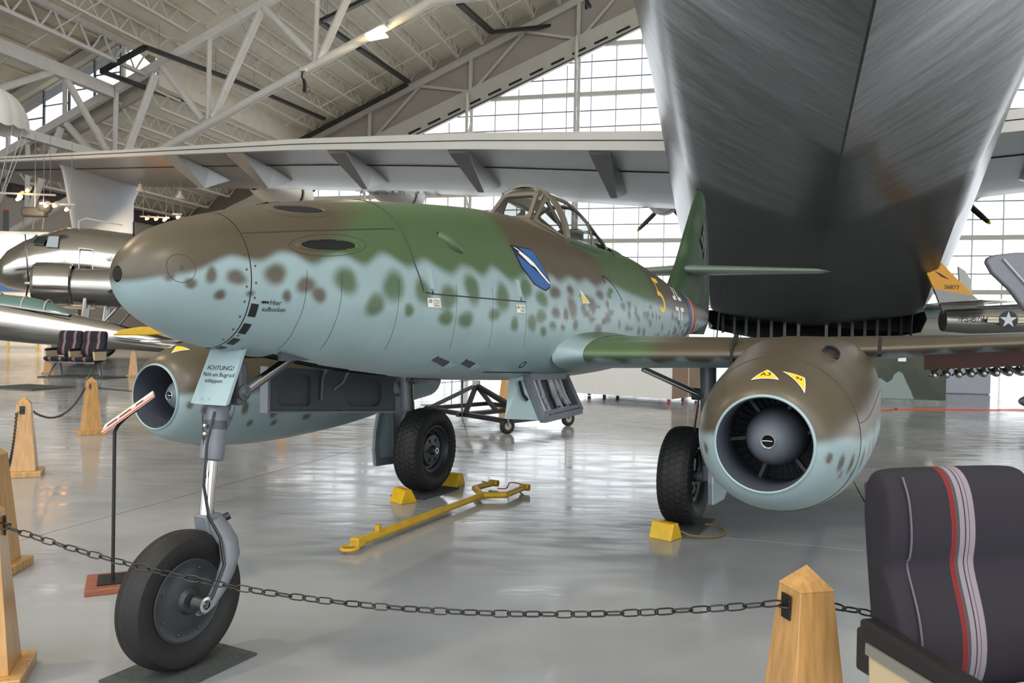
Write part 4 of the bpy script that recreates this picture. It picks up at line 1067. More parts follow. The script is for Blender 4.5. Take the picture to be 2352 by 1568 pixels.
# ---- undercarriage
def wheel(par, c, Rr, wdt, kind):
    """axle along y; returns the wheel part"""
    o = empty('wheel', c, 0, par)
    h2 = wdt / 2
    if kind == 'nose':
        prof = [(-h2 * .55, Rr * .60), (-h2 * .85, Rr * .70), (-h2, Rr * .82), (-h2 * .92, Rr * .92), (-h2 * .6, Rr * .985), (-h2 * .3, Rr), (-h2 * .28, Rr * .992), (-h2 * .24, Rr), (h2 * .24, Rr), (h2 * .28, Rr * .992), (h2 * .3, Rr), (h2 * .6, Rr * .985), (h2 * .92, Rr * .92), (h2, Rr * .82), (h2 * .85, Rr * .70), (h2 * .55, Rr * .60)]
    else:
        prof = [(-h2 * .6, Rr * .56), (-h2 * .85, Rr * .62), (-h2, Rr * .74), (-h2 * .97, Rr * .85), (-h2 * .82, Rr * .935), (-h2 * .5, Rr * .98), (0, Rr * .992), (h2 * .5, Rr * .98), (h2 * .82, Rr * .935), (h2 * .97, Rr * .85), (h2, Rr * .74), (h2 * .85, Rr * .62), (h2 * .6, Rr * .56)]
    MB().rev(prof, (0, 0, 0), (0, 1, 0), 72).build('tyre', RUBBER, o)
    if kind != 'nose':
        b = MB(); n = 46
        for row, a0 in enumerate((-0.72, -0.36, 0.0, 0.36, 0.72)):
            for k in range(n):
                th_ = 2 * math.pi * (k + 0.5 * (row % 2)) / n; pts = []
                for ou, ot in ((0, -.44), (.2, -.2), (.2, .2), (0, .44), (-.2, .2), (-.2, -.2)):
                    ya = (a0 + ou * 0.86) * h2; tt = th_ + ot * 2 * math.pi / n
                    rr = float(np.interp(abs(ya) / h2, [0, .5, .82, .97], [.992, .98, .935, .85])) * Rr
                    pts.append((rr, ya, tt))
                lo = [Vector((r_ * math.cos(t), y, r_ * math.sin(t))) for r_, y, t in pts]; hi = [Vector(((r_ + .006) * math.cos(t), y, (r_ + .006) * math.sin(t))) for r_, y, t in pts]
                b.add(lo + hi, [(6, 7, 8, 9, 10, 11)] + [(i, (i + 1) % 6, 6 + (i + 1) % 6, 6 + i) for i in range(6)])
        tag(b.build('tread', RUBBER, o, smooth=False), None, None, None, 'stuff')
    HUB = mat('wheel_hub_grey', (52, 56, 60), 0.42, 0.2)
    for s in (-1, 1):
        d = (0, s, 0)
        if kind == 'nose':
            MB().rev([(h2 * .62, Rr * .61), (h2 * .66, Rr * .58), (h2 * .60, Rr * .55), (h2 * .62, Rr * .40), (h2 * .66, Rr * .38), (h2 * .66, Rr * .2), (h2 * .9, Rr * .16), (h2 * .9, .001)], (0, 0, 0), d, 40).build('hub', HUB, o)
            for k in range(8):
                a = 2 * math.pi * (k + .5) / 8; MB().ball((Rr * .48 * math.cos(a), s * h2 * .62, Rr * .48 * math.sin(a)), 0.008, 6, 4).build('hub_bolt', CHROME if 0 else HUB, o)
        else:
            MB().rev([(h2 * .80, Rr * .60), (h2 * .84, Rr * .565), (h2 * .6, Rr * .53), (h2 * .5, Rr * .46), (h2 * .3, Rr * .44), (h2 * .28, Rr * .40), (h2 * .55, Rr * .36), (h2 * .6, Rr * .12), (h2 * .85, Rr * .10), (h2 * .85, .001)], (0, 0, 0), d, 40).build('hub', HUB, o)
            MB().rev([(h2 * .85, .03), (h2 * .95, .03), (h2 * .95, .016), (h2 * .8, .015)], (0, 0, 0), d, 16).build('axle_nut', CHROME, o)
            for k in range(6):
                a = 2 * math.pi * k / 6; MB().box((Rr * .25 * math.cos(a), s * h2 * .6, Rr * .25 * math.sin(a)), (0.035, 0.006, 0.012), m=Matrix.Rotation(-a, 3, 'Y')).build('hub_slot', BLACKM, o, smooth=False)
    return o
ng = empty('nose_gear', (0, 0, 0), 0, jet)
RN = 0.322
nw = wheel(ng, (0.36, 0, RN), RN, 0.165, 'nose')
MB().tube(V3(.66, .0, 1.50), V3(.59, 0, 1.20), .04, n=16).build('upper_strut', DGREY, ng)
MB().rev([(0, .045), (.015, .052), (.18, .052), (.19, .058), (.27, .058), (.28, .05)], V3(0.572, 0, 1.232), V3(.527, 0, .95) - V3(.572, 0, 1.232), 22, True).build('oleo_cylinder', GREY, ng)
MB().tube(V3(.558, 0, 1.15), V3(.552, 0, 1.11), .0545, n=22).build('cylinder_band', DGREY, ng)
MB().tube(V3(.53, 0, .97), V3(.50, 0, .66), .035, n=20).build('oleo_piston', CHROME, ng)
MB().loft([[V3(.50 + dx, py * 1.0, .70) for dx, py in ((-.045, -.04), (.05, -.04), (.05, .05), (-.045, .05))], [V3(.51 + dx, py, .60) for dx, py in ((-.04, -.04), (.055, -.04), (.055, .06), (-.04, .06))]]).build('fork_block', GREY, ng, bevel=0.01)
fk = []
for X, p_, z, a, b in ((.515, .01, .68, .045, .05), (.535, .05, .63, .045, .045), (.545, .105, .57, .04, .035), (.535, .13, .50, .042, .03), (.50, .135, .42, .042, .028), (.45, .135, .35, .04, .028), (.40, .135, .30, .036, .028), (.37, .135, .285, .03, .026)):
    a *= 1.25; b *= 1.15
    fk.append([V3(X + a * math.cos(t), p_ + b * math.sin(t), z + 0.25 * a * math.cos(t)) for t in np.linspace(0, 2 * math.pi, 16, endpoint=False)])
MB().loft(fk).build('fork_arm', GREY, ng)
MB().rev([(-.03, .02), (-.03, .036), (.035, .036), (.037, .022), (.0, .02), (0, .001)], V3(.36, .13, RN), (0, -1, 0), 20).build('axle_boss', CHROME, ng)
MB().rev([(0, .02), (.05, .02), (.052, .001)], V3(.56, .03, .66), (.5, -.4, .3), 12).build('tow_lug', BLACK, ng)
MB().path([V3(.50, .05, 1.2), V3(.46, .045, 1.05), V3(.44, .05, .85), V3(.455, .07, .7), V3(.485, .115, .6), V3(.47, .16, .48), V3(.40, .165, .36), V3(.34, .15, .28)], .0075, 6).build('brake_hose', BLACK, ng)
MB().path([V3(.49, -.02, 1.18), V3(.485, .0, 1.0), V3(.47, .03, .88)], .004, 5).build('control_cable', BLACK, ng)
for z in (1.13, 1.09): MB().ball(V3(.487, .0, z), .012, 8, 6).build('cable_fitting', CHROME, ng)
# drag strut
MB().tube(V3(.66, .06, 1.28), V3(1.0, .06, 1.45), .021, n=14).build('drag_strut', CHROME, ng)
MB().tube(V3(.69, .02, 1.27), V3(1.05, .02, 1.44), .027, n=14).build('drag_strut_sleeve', DGREY, ng)
MB().rev([(-.04, .04), (.02, .04), (.025, .025), (.035, .018), (.035, .001)], V3(.655, .07, 1.285), (0, -1, 0), 20).build('strut_pivot', DGREY, ng)
MB().box(V3(.655, .02, 1.33), (.06, .12, .22)).build('gear_lug', DGREY, ng, bevel=.015)
MB().tube(V3(.70, .03, 1.52), V3(.68, .03, 1.36), .008, n=6).build('door_link', BLACK, ng)
# leg fairing plate with its warning
pl_ = empty('gear_door', (0, 0, 0), 0, ng)
ncol_ = 13; rows = []
for t in np.linspace(0, 1, 8):
    rows.append([V3(.60 - .115 * t + .018 * (s * s) , .112 * s * (1 + .06 * t), 1.50 - .268 * t) for s in np.linspace(-1, 1, ncol_)])
bk = [[p + Vector((.022, 0, .006)) for p in r_] for r_ in rows]
b = MB()
ring_ = [r_ + k_[::-1] for r_, k_ in zip(rows, bk)]
b.loft(ring_).build('door_plate', LTBLUE, pl_, ang=30)
ey = (V3(.60, 0, 1.50) - V3(.485, 0, 1.232)).normalized(); nf = Vector((-ey.z, 0, ey.x))
if nf.x > 0: nf = -nf
def plate_text(tx, t, size, dx=0.0):
    vv, ff = text_geo(tx, size, shear=-0.12)
    MB().add([V3(.60 - .115 * t + .018 * ((v[0] + dx) / .112) ** 2, v[0] + dx, 1.50 - .268 * t) + ey * v[1] + nf * 0.002 for v in vv], ff).build('plate_lettering', INK, pl_, smooth=False)
plate_text('ACHTUNG!', .35, .034, .012); plate_text('Nicht am Bugrad', .47, .030, .01); plate_text('schleppen', .58, .030, .0)
for dx in (-.035, .015):
    MB().ball(V3(.60 - .115 * .9 + .002, dx, 1.50 - .268 * .9) + nf * .001, .007, 8, 6).build('rivet', LTBLUE, pl_)
# nose bay side door (starboard) with pressed recesses
DOORG = mat('bay_door_grey', (62, 68, 74), 0.5, var=0.08)
nd = empty('nose_bay_door', (0, 0, 0), 0, jet)
y0 = 0.30
def dz_top(X): return float(np.interp(X, [1.2, 2.47], [1.385, 1.285]))
def dz_bot(X): return float(np.interp(X, [1.2, 2.47], [1.118, 1.018]))
MB().prism([(1.2, y0 + .03, dz_bot(1.2)), (2.47, y0 + .03, dz_bot(2.47)), (2.47, y0 + .03, dz_top(2.47)), (1.2, y0 + .03, dz_top(1.2))], (0, .012, 0)).build('door_skin', LTBLUE, nd, smooth=False)
def rrect(x0, x1, f0, f1, r, n=7):
    P_ = []
    for cx_, cf, a0 in ((x1 - r, f1, 0), (x0 + r, f1, 1), (x0 + r, f0, 2), (x1 - r, f0, 3)):
        for k in range(n):
            a = (a0 + k / (n - 1)) * math.pi / 2; X = cx_ + r * math.cos(a)
            zz = dz_bot(X) + (dz_top(X) - dz_bot(X)) * cf + r * (math.sin(a) + (-1 if a0 < 2 else 1)) 
            P_.append((X, zz))
    return P_
for (xa, xb), (ia, ib), r in (((1.2, 1.61), (1.31, 1.59), .03), ((1.61, 1.88), None, 0), ((1.88, 2.47), (1.93, 2.33), .085)) if 0 else (((1.2, 1.6), (1.30, 1.585), .03), ((1.85, 2.47), (1.92, 2.33), .085)):
    inn = rrect(ia, ib, .14, .86, r); c = ((xa + xb) / 2,)
    out = []
    for X, z in inn:
        f = (z - dz_bot(X)) / (dz_top(X) - dz_bot(X)); u = (X - (ia + ib) / 2) / ((ib - ia) / 2); v = (f - .5) / .36; m_ = max(abs(u), abs(v)); u, v = u / m_, v / m_
        Xo = (xa + xb) / 2 + u * (xb - xa) / 2; out.append((Xo, dz_bot(Xo) + (dz_top(Xo) - dz_bot(Xo)) * (.5 + .5 * v)))
    f3 = lambda L_, y: [(X, y, z) for X, z in L_]
    MB().loft([f3(out, y0), f3(inn, y0), f3(inn, y0 + .028)], caps=False).build('pressed_panel', DOORG, nd, smooth=False)
    MB().add(f3(inn, y0 + .027), [tuple(range(len(inn)))]).build('panel_recess', DOORG, nd, smooth=False)
MB().prism([(1.6, y0, dz_bot(1.6)), (1.85, y0, dz_bot(1.85)), (1.85, y0, dz_top(1.85)), (1.6, y0, dz_top(1.6))], (0, .028, 0)).build('middle_panel', DOORG, nd, smooth=False)
MB().box((1.195, y0 + .0, 1.25), (.02, .06, .268)).build('door_edge', GREY, nd, smooth=False)
MB().bar((1.2, y0 + .01, dz_bot(1.2)), (2.47, y0 + .01, dz_bot(2.47)), .05, .012).build('door_edge', GREY, nd, smooth=False)
MB().path([(1.66, y0 - .02, 1.16), (1.67, y0 - .02, 1.30), (1.70, y0 - .04, 1.36)], .012, 6).build('hinge_arm', DOORG, nd)
MB().path([(1.78, y0 - .02, 1.22), (1.86, y0 - .03, 1.26), (1.90, y0 - .06, 1.36)], .007, 6).build('door_rod', GREY, nd)
# main gear
for sg in (1, -1):
    mg = empty('main_gear', (0, 0, 0), 0, jet)
    XM, PM = 4.45, 1.31
    wheel(mg, (XM, -sg * PM, 0.42), 0.414, 0.29, 'main')
    PL = PM + 0.20
    MB().rev([(0, .062), (.02, .068), (.5, .064), (.52, .07), (.6, .07)], V3(4.36, sg * PL, 1.40), V3(4.42, sg * PL, .80) - V3(4.36, sg * PL, 1.40), 20, True).build('oleo_cylinder', GREY, mg)
    MB().tube(V3(4.42, sg * PL, .82), V3(4.45, sg * PL, .50), .042, n=18).build('oleo_piston', CHROME, mg)
    MB().tube(V3(4.45, sg * (PL + .03), .42), V3(4.45, sg * (PM + .05), .42), .045, n=16).build('axle', GREY, mg)
    MB().box(V3(4.45, sg * PL, .46), (.11, .08, .14)).build('axle_block', GREY, mg, bevel=.015)
    MB().tube(V3(4.40, sg * (PL - .02), .86), V3(4.30, sg * (PL - .02), .70), .018, n=8).build('torque_link', GREY, mg)
    MB().tube(V3(4.30, sg * (PL - .02), .70), V3(4.42, sg * (PL - .02), .52), .018, n=8).build('torque_link', GREY, mg)
    MB().tube(V3(4.36, sg * (PL - .02), 1.10), V3(4.02, sg * (PL - .45), 1.33), .024, n=12).build('side_strut', CHROME, mg)
    MB().tube(V3(4.38, sg * (PL - .13), 1.12), V3(4.38, sg * (PL + .06), 1.12), .05, n=16).build('strut_pivot', DGREY, mg)
    MB().path([V3(4.37, sg * (PL - .07), 1.1), V3(4.36, sg * (PL - .1), .85), V3(4.40, sg * (PL - .08), .6), V3(4.45, sg * (PM + .1), .46)], .009, 6).build('brake_hose', BLACK, mg)
    # door plate outboard of the leg
    dr = empty('gear_door', (0, 0, 0), 0, mg)
    po = PL + 0.13
    ol = [(4.12, .83), (4.07, .75), (4.03, .60), (4.02, .45), (4.05, .28), (4.42, .26), (4.60, .34), (4.66, .55), (4.66, .80), (4.6, 1.0), (4.45, 1.2), (4.25, 1.2), (4.16, .95)]
    MB().prism([V3(x, sg * po, z) for x, z in ol], (0, -sg * .012, 0)).build('door_skin', LTBLUE, dr, smooth=False)
    cen = (4.32, .62); inn = [(cen[0] + (x - cen[0]) * .78, cen[1] + (z - cen[1]) * .80) for x, z in ol]
    MB().loft([[V3(x, sg * po, z) for x, z in ol], [V3(x, sg * (po - .03), z) for x, z in ol], [V3(x, sg * (po - .03), z) for x, z in inn], [V3(x, sg * po, z) for x, z in inn]], caps=False).build('door_frame', GREY, dr, smooth=False)
    MB().bar(V3(4.36, sg * (po - .02), .3), V3(4.30, sg * (po - .02), .98), .05, .03, (0, 1, 0)).build('door_rib', GREY, dr, smooth=False)
    for z in (.55, .95): MB().tube(V3(4.42, sg * PL, z), V3(4.42, sg * po, z), .016, n=8).build('door_bracket', GREY, dr)
# centre bay door hanging under the belly
cd = empty('main_bay_door', (0, 0, 0), 0, jet)
SILV = mat('crinkled_aluminium', (140, 144, 150), 0.22, 1.0, bump=0.8, bscale=9, stretch=(1, 1, 0.35))
Q = [V3(3.20, .40, 1.27), V3(3.92, .40, 1.25), V3(4.03, .50, .955), V3(3.27, .50, .945)]
b = MB(); n = 34; r0 = []; r1 = []
for k in range(n + 1):
    t = k / n; d = .018 * math.sin(k * 1.15) + .01 * math.sin(k * 2.7)
    r0.append(lp(Q[0], Q[1], t) + Vector((0, d, 0))); r1.append(lp(Q[3], Q[2], t) + Vector((0, d * 1.4, 0)))
b.loft([r0, [lp(a, c, .5) + Vector((0, .012, 0)) for a, c in zip(r0, r1)], r1], closed=False, caps=False).build('lining', SILV, cd)
for a, c in ((0, 1), (1, 2), (2, 3), (3, 0)): MB().bar(Q[a] + Vector((0, -.015, 0)), Q[c] + Vector((0, -.015, 0)), .05, .045, (0, 1, 0)).build('door_frame', GREY, cd, smooth=False)
MB().bar(lp(Q[3], Q[0], .14) + Vector((0, -.02, 0)), lp(Q[2], Q[1], .14) + Vector((0, -.02, 0)), .03, .03, (0, 1, 0)).build('door_rail', GREY, cd, smooth=False)
MB().prism([V3(3.14, .30, 1.28), V3(3.20, .38, 1.27), V3(3.26, .50, .94), V3(2.98, .34, .965)], (.01, 0, 0)).build('side_plate', LTBLUE, cd, smooth=False)
for X in (3.14, 4.0): MB().path([V3(X, .38, 1.24), V3(X - .02, .42, 1.14), V3(X + .03, .43, 1.10)], .014, 6).build('hinge_arm', BLACK, cd)
# whip aerial under the belly
MB().path([V3(2.93, 0, 1.26), V3(2.93, .0, 1.05), V3(2.94, .0, .95), V3(3.0, .02, .80)], [.009, .008, .004, .002], 6).build('whip_aerial', DGREY, jet)
# rocket rail under the outer wing
WRAIL = mat('dark_red_wood', (62, 36, 29), 0.5, var=0.2, scale=6, stretch=(4, 20, 20))
rk = empty('rocket_rack', (0, 0, 0), 0, jet)
def rail(p_): le, c, z, th = wing_par(p_); return le + .16, z - .105
a, b_ = rail(3.10), rail(4.75)
MB().loft([[V3(a[0], 3.10, a[1] + .05), V3(a[0] + .55, 3.10, a[1] + .03), V3(a[0] + .55, 3.10, a[1] - .08), V3(a[0] + .06, 3.10, a[1] - .075)], [V3(b_[0], 4.75, b_[1] + .05), V3(b_[0] + .55, 4.75, b_[1] + .03), V3(b_[0] + .55, 4.75, b_[1] - .08), V3(b_[0] + .06, 4.75, b_[1] - .075)]]).build('wooden_rail', WRAIL, rk, smooth=False)
ROCK = mat('rocket_steel', (150, 152, 146), 0.28, 0.85)
rb = MB().rev([(-.05, .001), (-.045, .012), (-.03, .02), (0, .0255), (.08, .0275), (.32, .0275), (.33, .02), (.62, .018), (.62, .001)], (0, 0, 0), (1, 0, 0), 14).mesh('rocket', ROCK)
clip = MB().box((.02, 0, .045), (.03, .02, .05)).mesh('rail_clip', BLACKM, smooth=False)
finm = MB().box((.56, 0, 0), (.10, .006, .09)).mesh('rocket_fin', BLACKM, smooth=False)
for k in range(20):
    p_ = 3.17 + k * .078; x, z = rail(p_)
    r_ = inst('rocket', rb, rk, V3(x + .06, p_, z - .12)); inst('rail_clip', clip, r_)
    for q_ in range(2): inst('rocket_fin', finm, r_, (0, 0, 0), (math.pi / 4 + q_ * math.pi / 2, 0, 0))
# ================================================================ giant flying boat
# local frame: x to its right, y forward (away from the camera), z up; origin below the aft tip of the hull step
fb = tag(empty('flying_boat', (12.60, 33.8, 0), -R(18)), 'giant silver flying boat looming overhead with long wings and wing float', 'aircraft')
HULLM = mat('silver_hull_paint', (112, 113, 114), 0.30, 0.75, var=0.08, scale=0.35)
_b = HULLM.node_tree
_n = _b.nodes.new('ShaderNodeTexNoise'); _n.inputs['Scale'].default_value = 1.1; _n.inputs['Detail'].default_value = 4
_m = _b.nodes.new('ShaderNodeMapping'); _m.inputs['Scale'].default_value = (0.5, 1.2, 0.2); _t = _b.nodes.new('ShaderNodeTexCoord')
_bp = _b.nodes.new('ShaderNodeBump'); _bp.inputs['Strength'].default_value = 0.13; _bp.inputs['Distance'].default_value = 0.2
_b.links.new(_t.outputs['Object'], _m.inputs['Vector']); _b.links.new(_m.outputs['Vector'], _n.inputs['Vector']); _b.links.new(_n.outputs['Fac'], _bp.inputs['Height']); _b.links.new(_bp.outputs['Normal'], _b.nodes['Principled BSDF'].inputs['Normal'])
WINGM = mat('silver_wing_paint', (158, 158, 156), 0.34, 0.6, var=0.06, scale=0.4)
FLAPM = mat('lit_flap_cowl_white', (206, 202, 194), 0.42, 0.1, var=0.03, scale=1)  # flap whitened for the light on the trailing edge; white-grey cowlings share it
FLOATM = mat('grey_float_paint', (152, 160, 168), 0.45, 0.2, var=0.04, scale=0.5)
def hull_sec(s):
    t = min(max(-s / 15.0, 0), 1.7)
    kz = float(np.interp(-s, [-30, 0, 7.5, 15, 24, 34], [2.1, 2.1, 5.1, 6.55, 8.0, 10.0])); b = 4.15 + 0.35 * min(t, 1.25); d = 0.55 + 2.4 * min(t, 1.15)
    if -s > 18: b *= 1 - 0.02 * (-s - 18)
    top = max(kz + d + 5.6, 11.5)
    half = [(0.03, kz), (b * .25, kz + d * .22), (b * .5, kz + d * .46), (b * .75, kz + d * .72), (b * .93, kz + d * .93), (b, kz + d + 0.1)]
    for j in range(1, 9):
        tt = j / 8; half.append((b + tt * 5 * .57 * (1 - .4 * tt), kz + d + 0.1 + tt * 5))
    half += [(b + 1.3, top), (b * .6, top + 0.9), (0.05, top + 1.2)]
    return half
secs = []
for s in np.concatenate([np.linspace(-30, 0, 61), np.linspace(1, 24, 18)]):
    h_ = hull_sec(s); k = 1 if s < 14 else 1 - ((s - 14) / 10.4) ** 2
    plan = lambda x: 0.28 * min(abs(x), 3.4) if abs(s) < 0.01 else 0.0
    secs.append([(x * k, s, z) for x, z in h_] + [(-x * k, s, z) for x, z in h_[::-1]])
MB().loft(secs).build('hull', HULLM, fb, ang=28)
# forebody below the step with its dark ribbed step face
STEPM = mat('step_dark_grey', (70, 72, 74), 0.6, 0.2)  # one dark grey for the whole forebody
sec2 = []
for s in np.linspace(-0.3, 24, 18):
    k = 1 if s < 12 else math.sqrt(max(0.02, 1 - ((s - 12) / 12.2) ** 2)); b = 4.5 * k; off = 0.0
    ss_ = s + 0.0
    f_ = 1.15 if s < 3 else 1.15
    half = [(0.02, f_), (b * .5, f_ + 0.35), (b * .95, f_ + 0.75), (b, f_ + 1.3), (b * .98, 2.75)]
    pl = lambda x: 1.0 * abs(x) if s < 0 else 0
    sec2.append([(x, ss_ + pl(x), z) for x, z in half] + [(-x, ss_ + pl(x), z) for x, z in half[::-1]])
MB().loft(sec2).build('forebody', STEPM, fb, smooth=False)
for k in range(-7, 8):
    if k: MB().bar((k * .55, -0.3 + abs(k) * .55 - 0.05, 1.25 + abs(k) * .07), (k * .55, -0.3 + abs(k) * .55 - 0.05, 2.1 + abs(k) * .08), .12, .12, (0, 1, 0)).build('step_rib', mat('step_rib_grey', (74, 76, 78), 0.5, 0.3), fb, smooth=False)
# chine bracket and cable on the far side
MB().path([(3.4, 1.5, 4.4), (3.9, 1.0, 4.15), (3.95, 1.0, 3.7)], .09, 6).build('chine_bracket', DGREY, fb)
MB().path([(3.95, 1.0, 4.1), (3.9, 0.8, 3.2), (3.75, 0.2, 1.3)], .05, 5).build('mooring_cable', BLACK, fb)
# wings
TL = [0, 6.6, 15.6, 25.3, 33.6, 46.4, 49]
ZBOT = [9.4, 9.87, 10.42, 10.92, 11.10, 11.32, 11.36]; ZTOP = [10.3, 10.73, 11.19, 11.46, 11.48, 11.60, 11.55]
L10 = [0, 7.8, 19.1, 31.3, 41.8, 49]; Z10 = [8.6, 9.02, 9.96, 10.55, 10.9, 11.15]
def wsec(l):
    a = abs(l); zb_, zt_, z1 = np.interp(a, TL, ZBOT), np.interp(a, TL, ZTOP), np.interp(a, L10, Z10)
    c = 15.7 * (1 - 0.0096 * a); th = 3.3 * (1 - 0.0125 * a); y0_ = 0.5 + 0.010 * a
    Y = lambda t: y0_ + t * c
    return Y, zb_, zt_, z1, th
def wbot(l, t):
    Y, zb_, zt_, z1, th = wsec(l)
    return float(np.interp(t, [0, .25, .45, .62, .8, .93, 1.0], [zb_, zb_ + (z1 - zb_) * .42, zb_ + (z1 - zb_) * .8, z1, z1 + .05, z1 + .35 * th * .5, z1 + th * .40]))
for sg, nm in ((-1, 'wing'), (1, 'wing')):
    w_ = empty(nm, (0, 0, 0), 0, fb); secs = []
    for a in np.concatenate([np.linspace(2.5, 47, 40), [48, 48.6, 48.9]]):
        l = sg * a; Y, zb_, zt_, z1, th = wsec(l); ts = [0, .12, .25, .45, .62, .8, .93, .98]
        k = 1 if a < 47.5 else (0.8 if a < 48.3 else (0.5 if a < 48.8 else .2)); zm = (zb_ + zt_) / 2
        sec_ = [(l, Y(t), zm + (wbot(l, t) - zm) * k) for t in ts] + [(l, Y(1.0), zm + (z1 + th * .42 - zm) * k)] + [(l, Y(t), zm + (z1 + th * f - zm) * k) for t, f in ((.97, .72), (.88, .95), (.68, 1.08), (.4, .92))] + [(l, Y(.1), zt_ + .25 * k), (l, Y(0), zt_)]
        secs.append(sec_)
    MB().loft(secs).build('wing_skin', WINGM, w_, ang=40)
    up = []; lo = []; mid = []
    for a in np.linspace(3, 47.5, 40):
        l = sg * a; Y, zb_, zt_, z1, th = wsec(l); up.append(Vector((l, Y(0) - .12, zt_ + .02))); lo.append(Vector((l, Y(0) - .12, zb_ - .01))); mid.append(Vector((l, Y(0) - .14, zt_ + (zb_ - zt_) * .48)))
    fl_ = MB(); bk1 = [p + Vector((0, .4, 0.03)) for p in up]; bk2 = [p + Vector((0, .5, -0.0)) for p in lo]
    fl_.loft([up, lo, bk2, bk1, up], closed=False, caps=False).build('flap', FLAPM, w_, ang=30)
    MB().path(mid, .022, 4).build('flap_seam', BLACKM, w_)
    MB().path([(sg * a, wsec(a)[0](.22), wbot(a, .22) - .01) for a in np.linspace(3.2, 47.5, 50)], .035, 4).build('hinge_seam', BLACKM, w_)
    for a in (9.4, 16.5, 23.3, 29.6, 33.9):
        l = sg * a; Y, zb_, zt_, z1, th = wsec(l)
        q0 = [(l - .55, Y(0.01), zb_ + .05), (l + .55, Y(0.01), zb_ + .05), (l + .5, Y(.02), zb_ - .12), (l - .5, Y(.02), zb_ - .12)]
        z5 = wbot(l, .28)
        q1 = [(l - .42, Y(.28), z5 + .1), (l + .42, Y(.28), z5 + .1), (l + .16, Y(.27), z5 - 1.15), (l - .16, Y(.27), z5 - 1.15)]
        z8 = wbot(l, .5); q2 = [(l - .12, Y(.5), z8 + .05), (l + .12, Y(.5), z8 + .05), (l + .05, Y(.5), z8 - .06), (l - .05, Y(.5), z8 - .06)]
        MB().loft([q0, q1, q2]).build('flap_fairing', WINGM, w_, smooth=False)
    for i, (a, z) in enumerate(((8.4, 10.2), (17.3, 10.7), (26.2, 11.0), (35.2, 11.35))):
        if sg == 1 and i > 1: continue
        e = empty('engine', (sg * a, 0, z), 0, fb)
        MB().rev([(10.5, .5), (11.0, .8), (12.0, 1.02), (14.6, 1.05), (14.7, .98)], (0, 0, 0), (0, 1, 0), 28).build('nacelle', FLAPM, e)
        MB().rev([(14.7, .98), (14.75, .9), (15.0, .9)], (0, 0, 0), (0, 1, 0), 28).build('cowl_gap', BLACKM, e)
        MB().rev([(15.0, .9), (15.0, 1.02), (15.6, 1.05), (16.4, .95), (16.5, .7)], (0, 0, 0), (0, 1, 0), 28).build('cowling', FLAPM, e)
        MB().rev([(16.5, .7), (16.55, .001)], (0, 0, 0), (0, 1, 0), 20).build('cowl_front', BLACKM, e)
        hb = MB().rev([(16.5, .22), (17.0, .22), (17.3, .12), (17.35, .001)], (0, 0, 0), (0, 1, 0), 16).build('propeller_hub', CHROME, e)
        blb = MB().loft([[(-.12 * w, 16.9 - .02 * w, r_), (0, 16.9 - .05 * w, r_), (.12 * w, 16.9 + .05 * w, r_), (0, 16.9 + .07 * w, r_)] for r_, w in ((.2, .6), (.6, .9), (1.2, 1.35), (1.9, 1.3), (2.4, 1.0), (2.45, .9))])
        tp = MB().loft([[(-.12 * w, 16.9 - .02 * w, r_), (0, 16.9 - .05 * w, r_), (.12 * w, 16.9 + .05 * w, r_), (0, 16.9 + .07 * w, r_)] for r_, w in ((2.45, .9), (2.55, .7), (2.6, .3))])
        bm_, tm_ = blb.mesh('propeller_blade', BLACK), tp.mesh('blade_tip', YELI)
        for k in range(4):
            bo = inst('propeller_blade', bm_, e, (0, 0, 0), (0, math.pi / 4 + k * math.pi / 2, 0)); inst('blade_tip', tm_, bo)
# registration under the left wing
vv, ff = text_geo('NX37602', 1.7)
MB().add([(-24.3 - v[0] * .85, 10.2 + v[1], wbot(-24.3 - v[0] * .85, .66) - 0.02) for v in vv], ff).build('registration', INK, fb, smooth=False)
# float on its pylon
pf = empty('wing_float', (0, 0, 0), 0, fb); secs = []
for z, y0_, y1_, w in ((11.6, 1.8, 9.2, .42), (10.9, 2.2, 8.6, .4), (10.2, 2.4, 8.2, .42), (9.8, 2.5, 8.0, .42), (7.0, 3.1, 8.0, .42), (4.6, 3.6, 8.0, .42)):
    secs.append([(-43 + w * math.cos(t), (y0_ + y1_) / 2 + (y1_ - y0_) / 2 * np.sign(math.sin(t)) * abs(math.sin(t)) ** .9, z) for t in np.linspace(0, 2 * math.pi, 20, endpoint=False)])
MB().loft(secs).build('pylon', FLOATM, pf, ang=50)
secs = []
for t in np.linspace(0, 1, 14):
    w = 1.1 * math.sin(math.pi * min(1, .12 + t * .8)) ** .7; secs.append([(-43 + w * math.cos(a), 0.5 + 10 * t, 4.0 + (.9 if math.sin(a) > 0 else 1.2) * w * math.sin(a)) for a in np.linspace(0, 2 * math.pi, 18, endpoint=False)])
MB().loft(secs).build('float_body', FLOATM, pf)
MB().bar((-43, 4, 0), (-43, 4, 3.0), .5, .5, (0, 1, 0)).build('float_cradle', DGREY, pf, smooth=False)
for s_ in (4, 14): MB().box((0, s_ + 1, .62), (5.2, .8, 1.24)).build('hull_cradle', DGREY, fb, smooth=False)
# tail support cable seen beyond the fighter's tailplane
MB().path([(-3.55, -2.0, 5.2), (-3.62, -2.4, 3.2), (-3.8, -3.0, 0.1)], .035, 6).build('mooring_cable', BLACK, fb)
MB().tube((-3.55, -2.0, 5.2), (-3.58, -2.15, 4.3), .12, n=8).build('cable_turnbuckle', BLACK, fb)
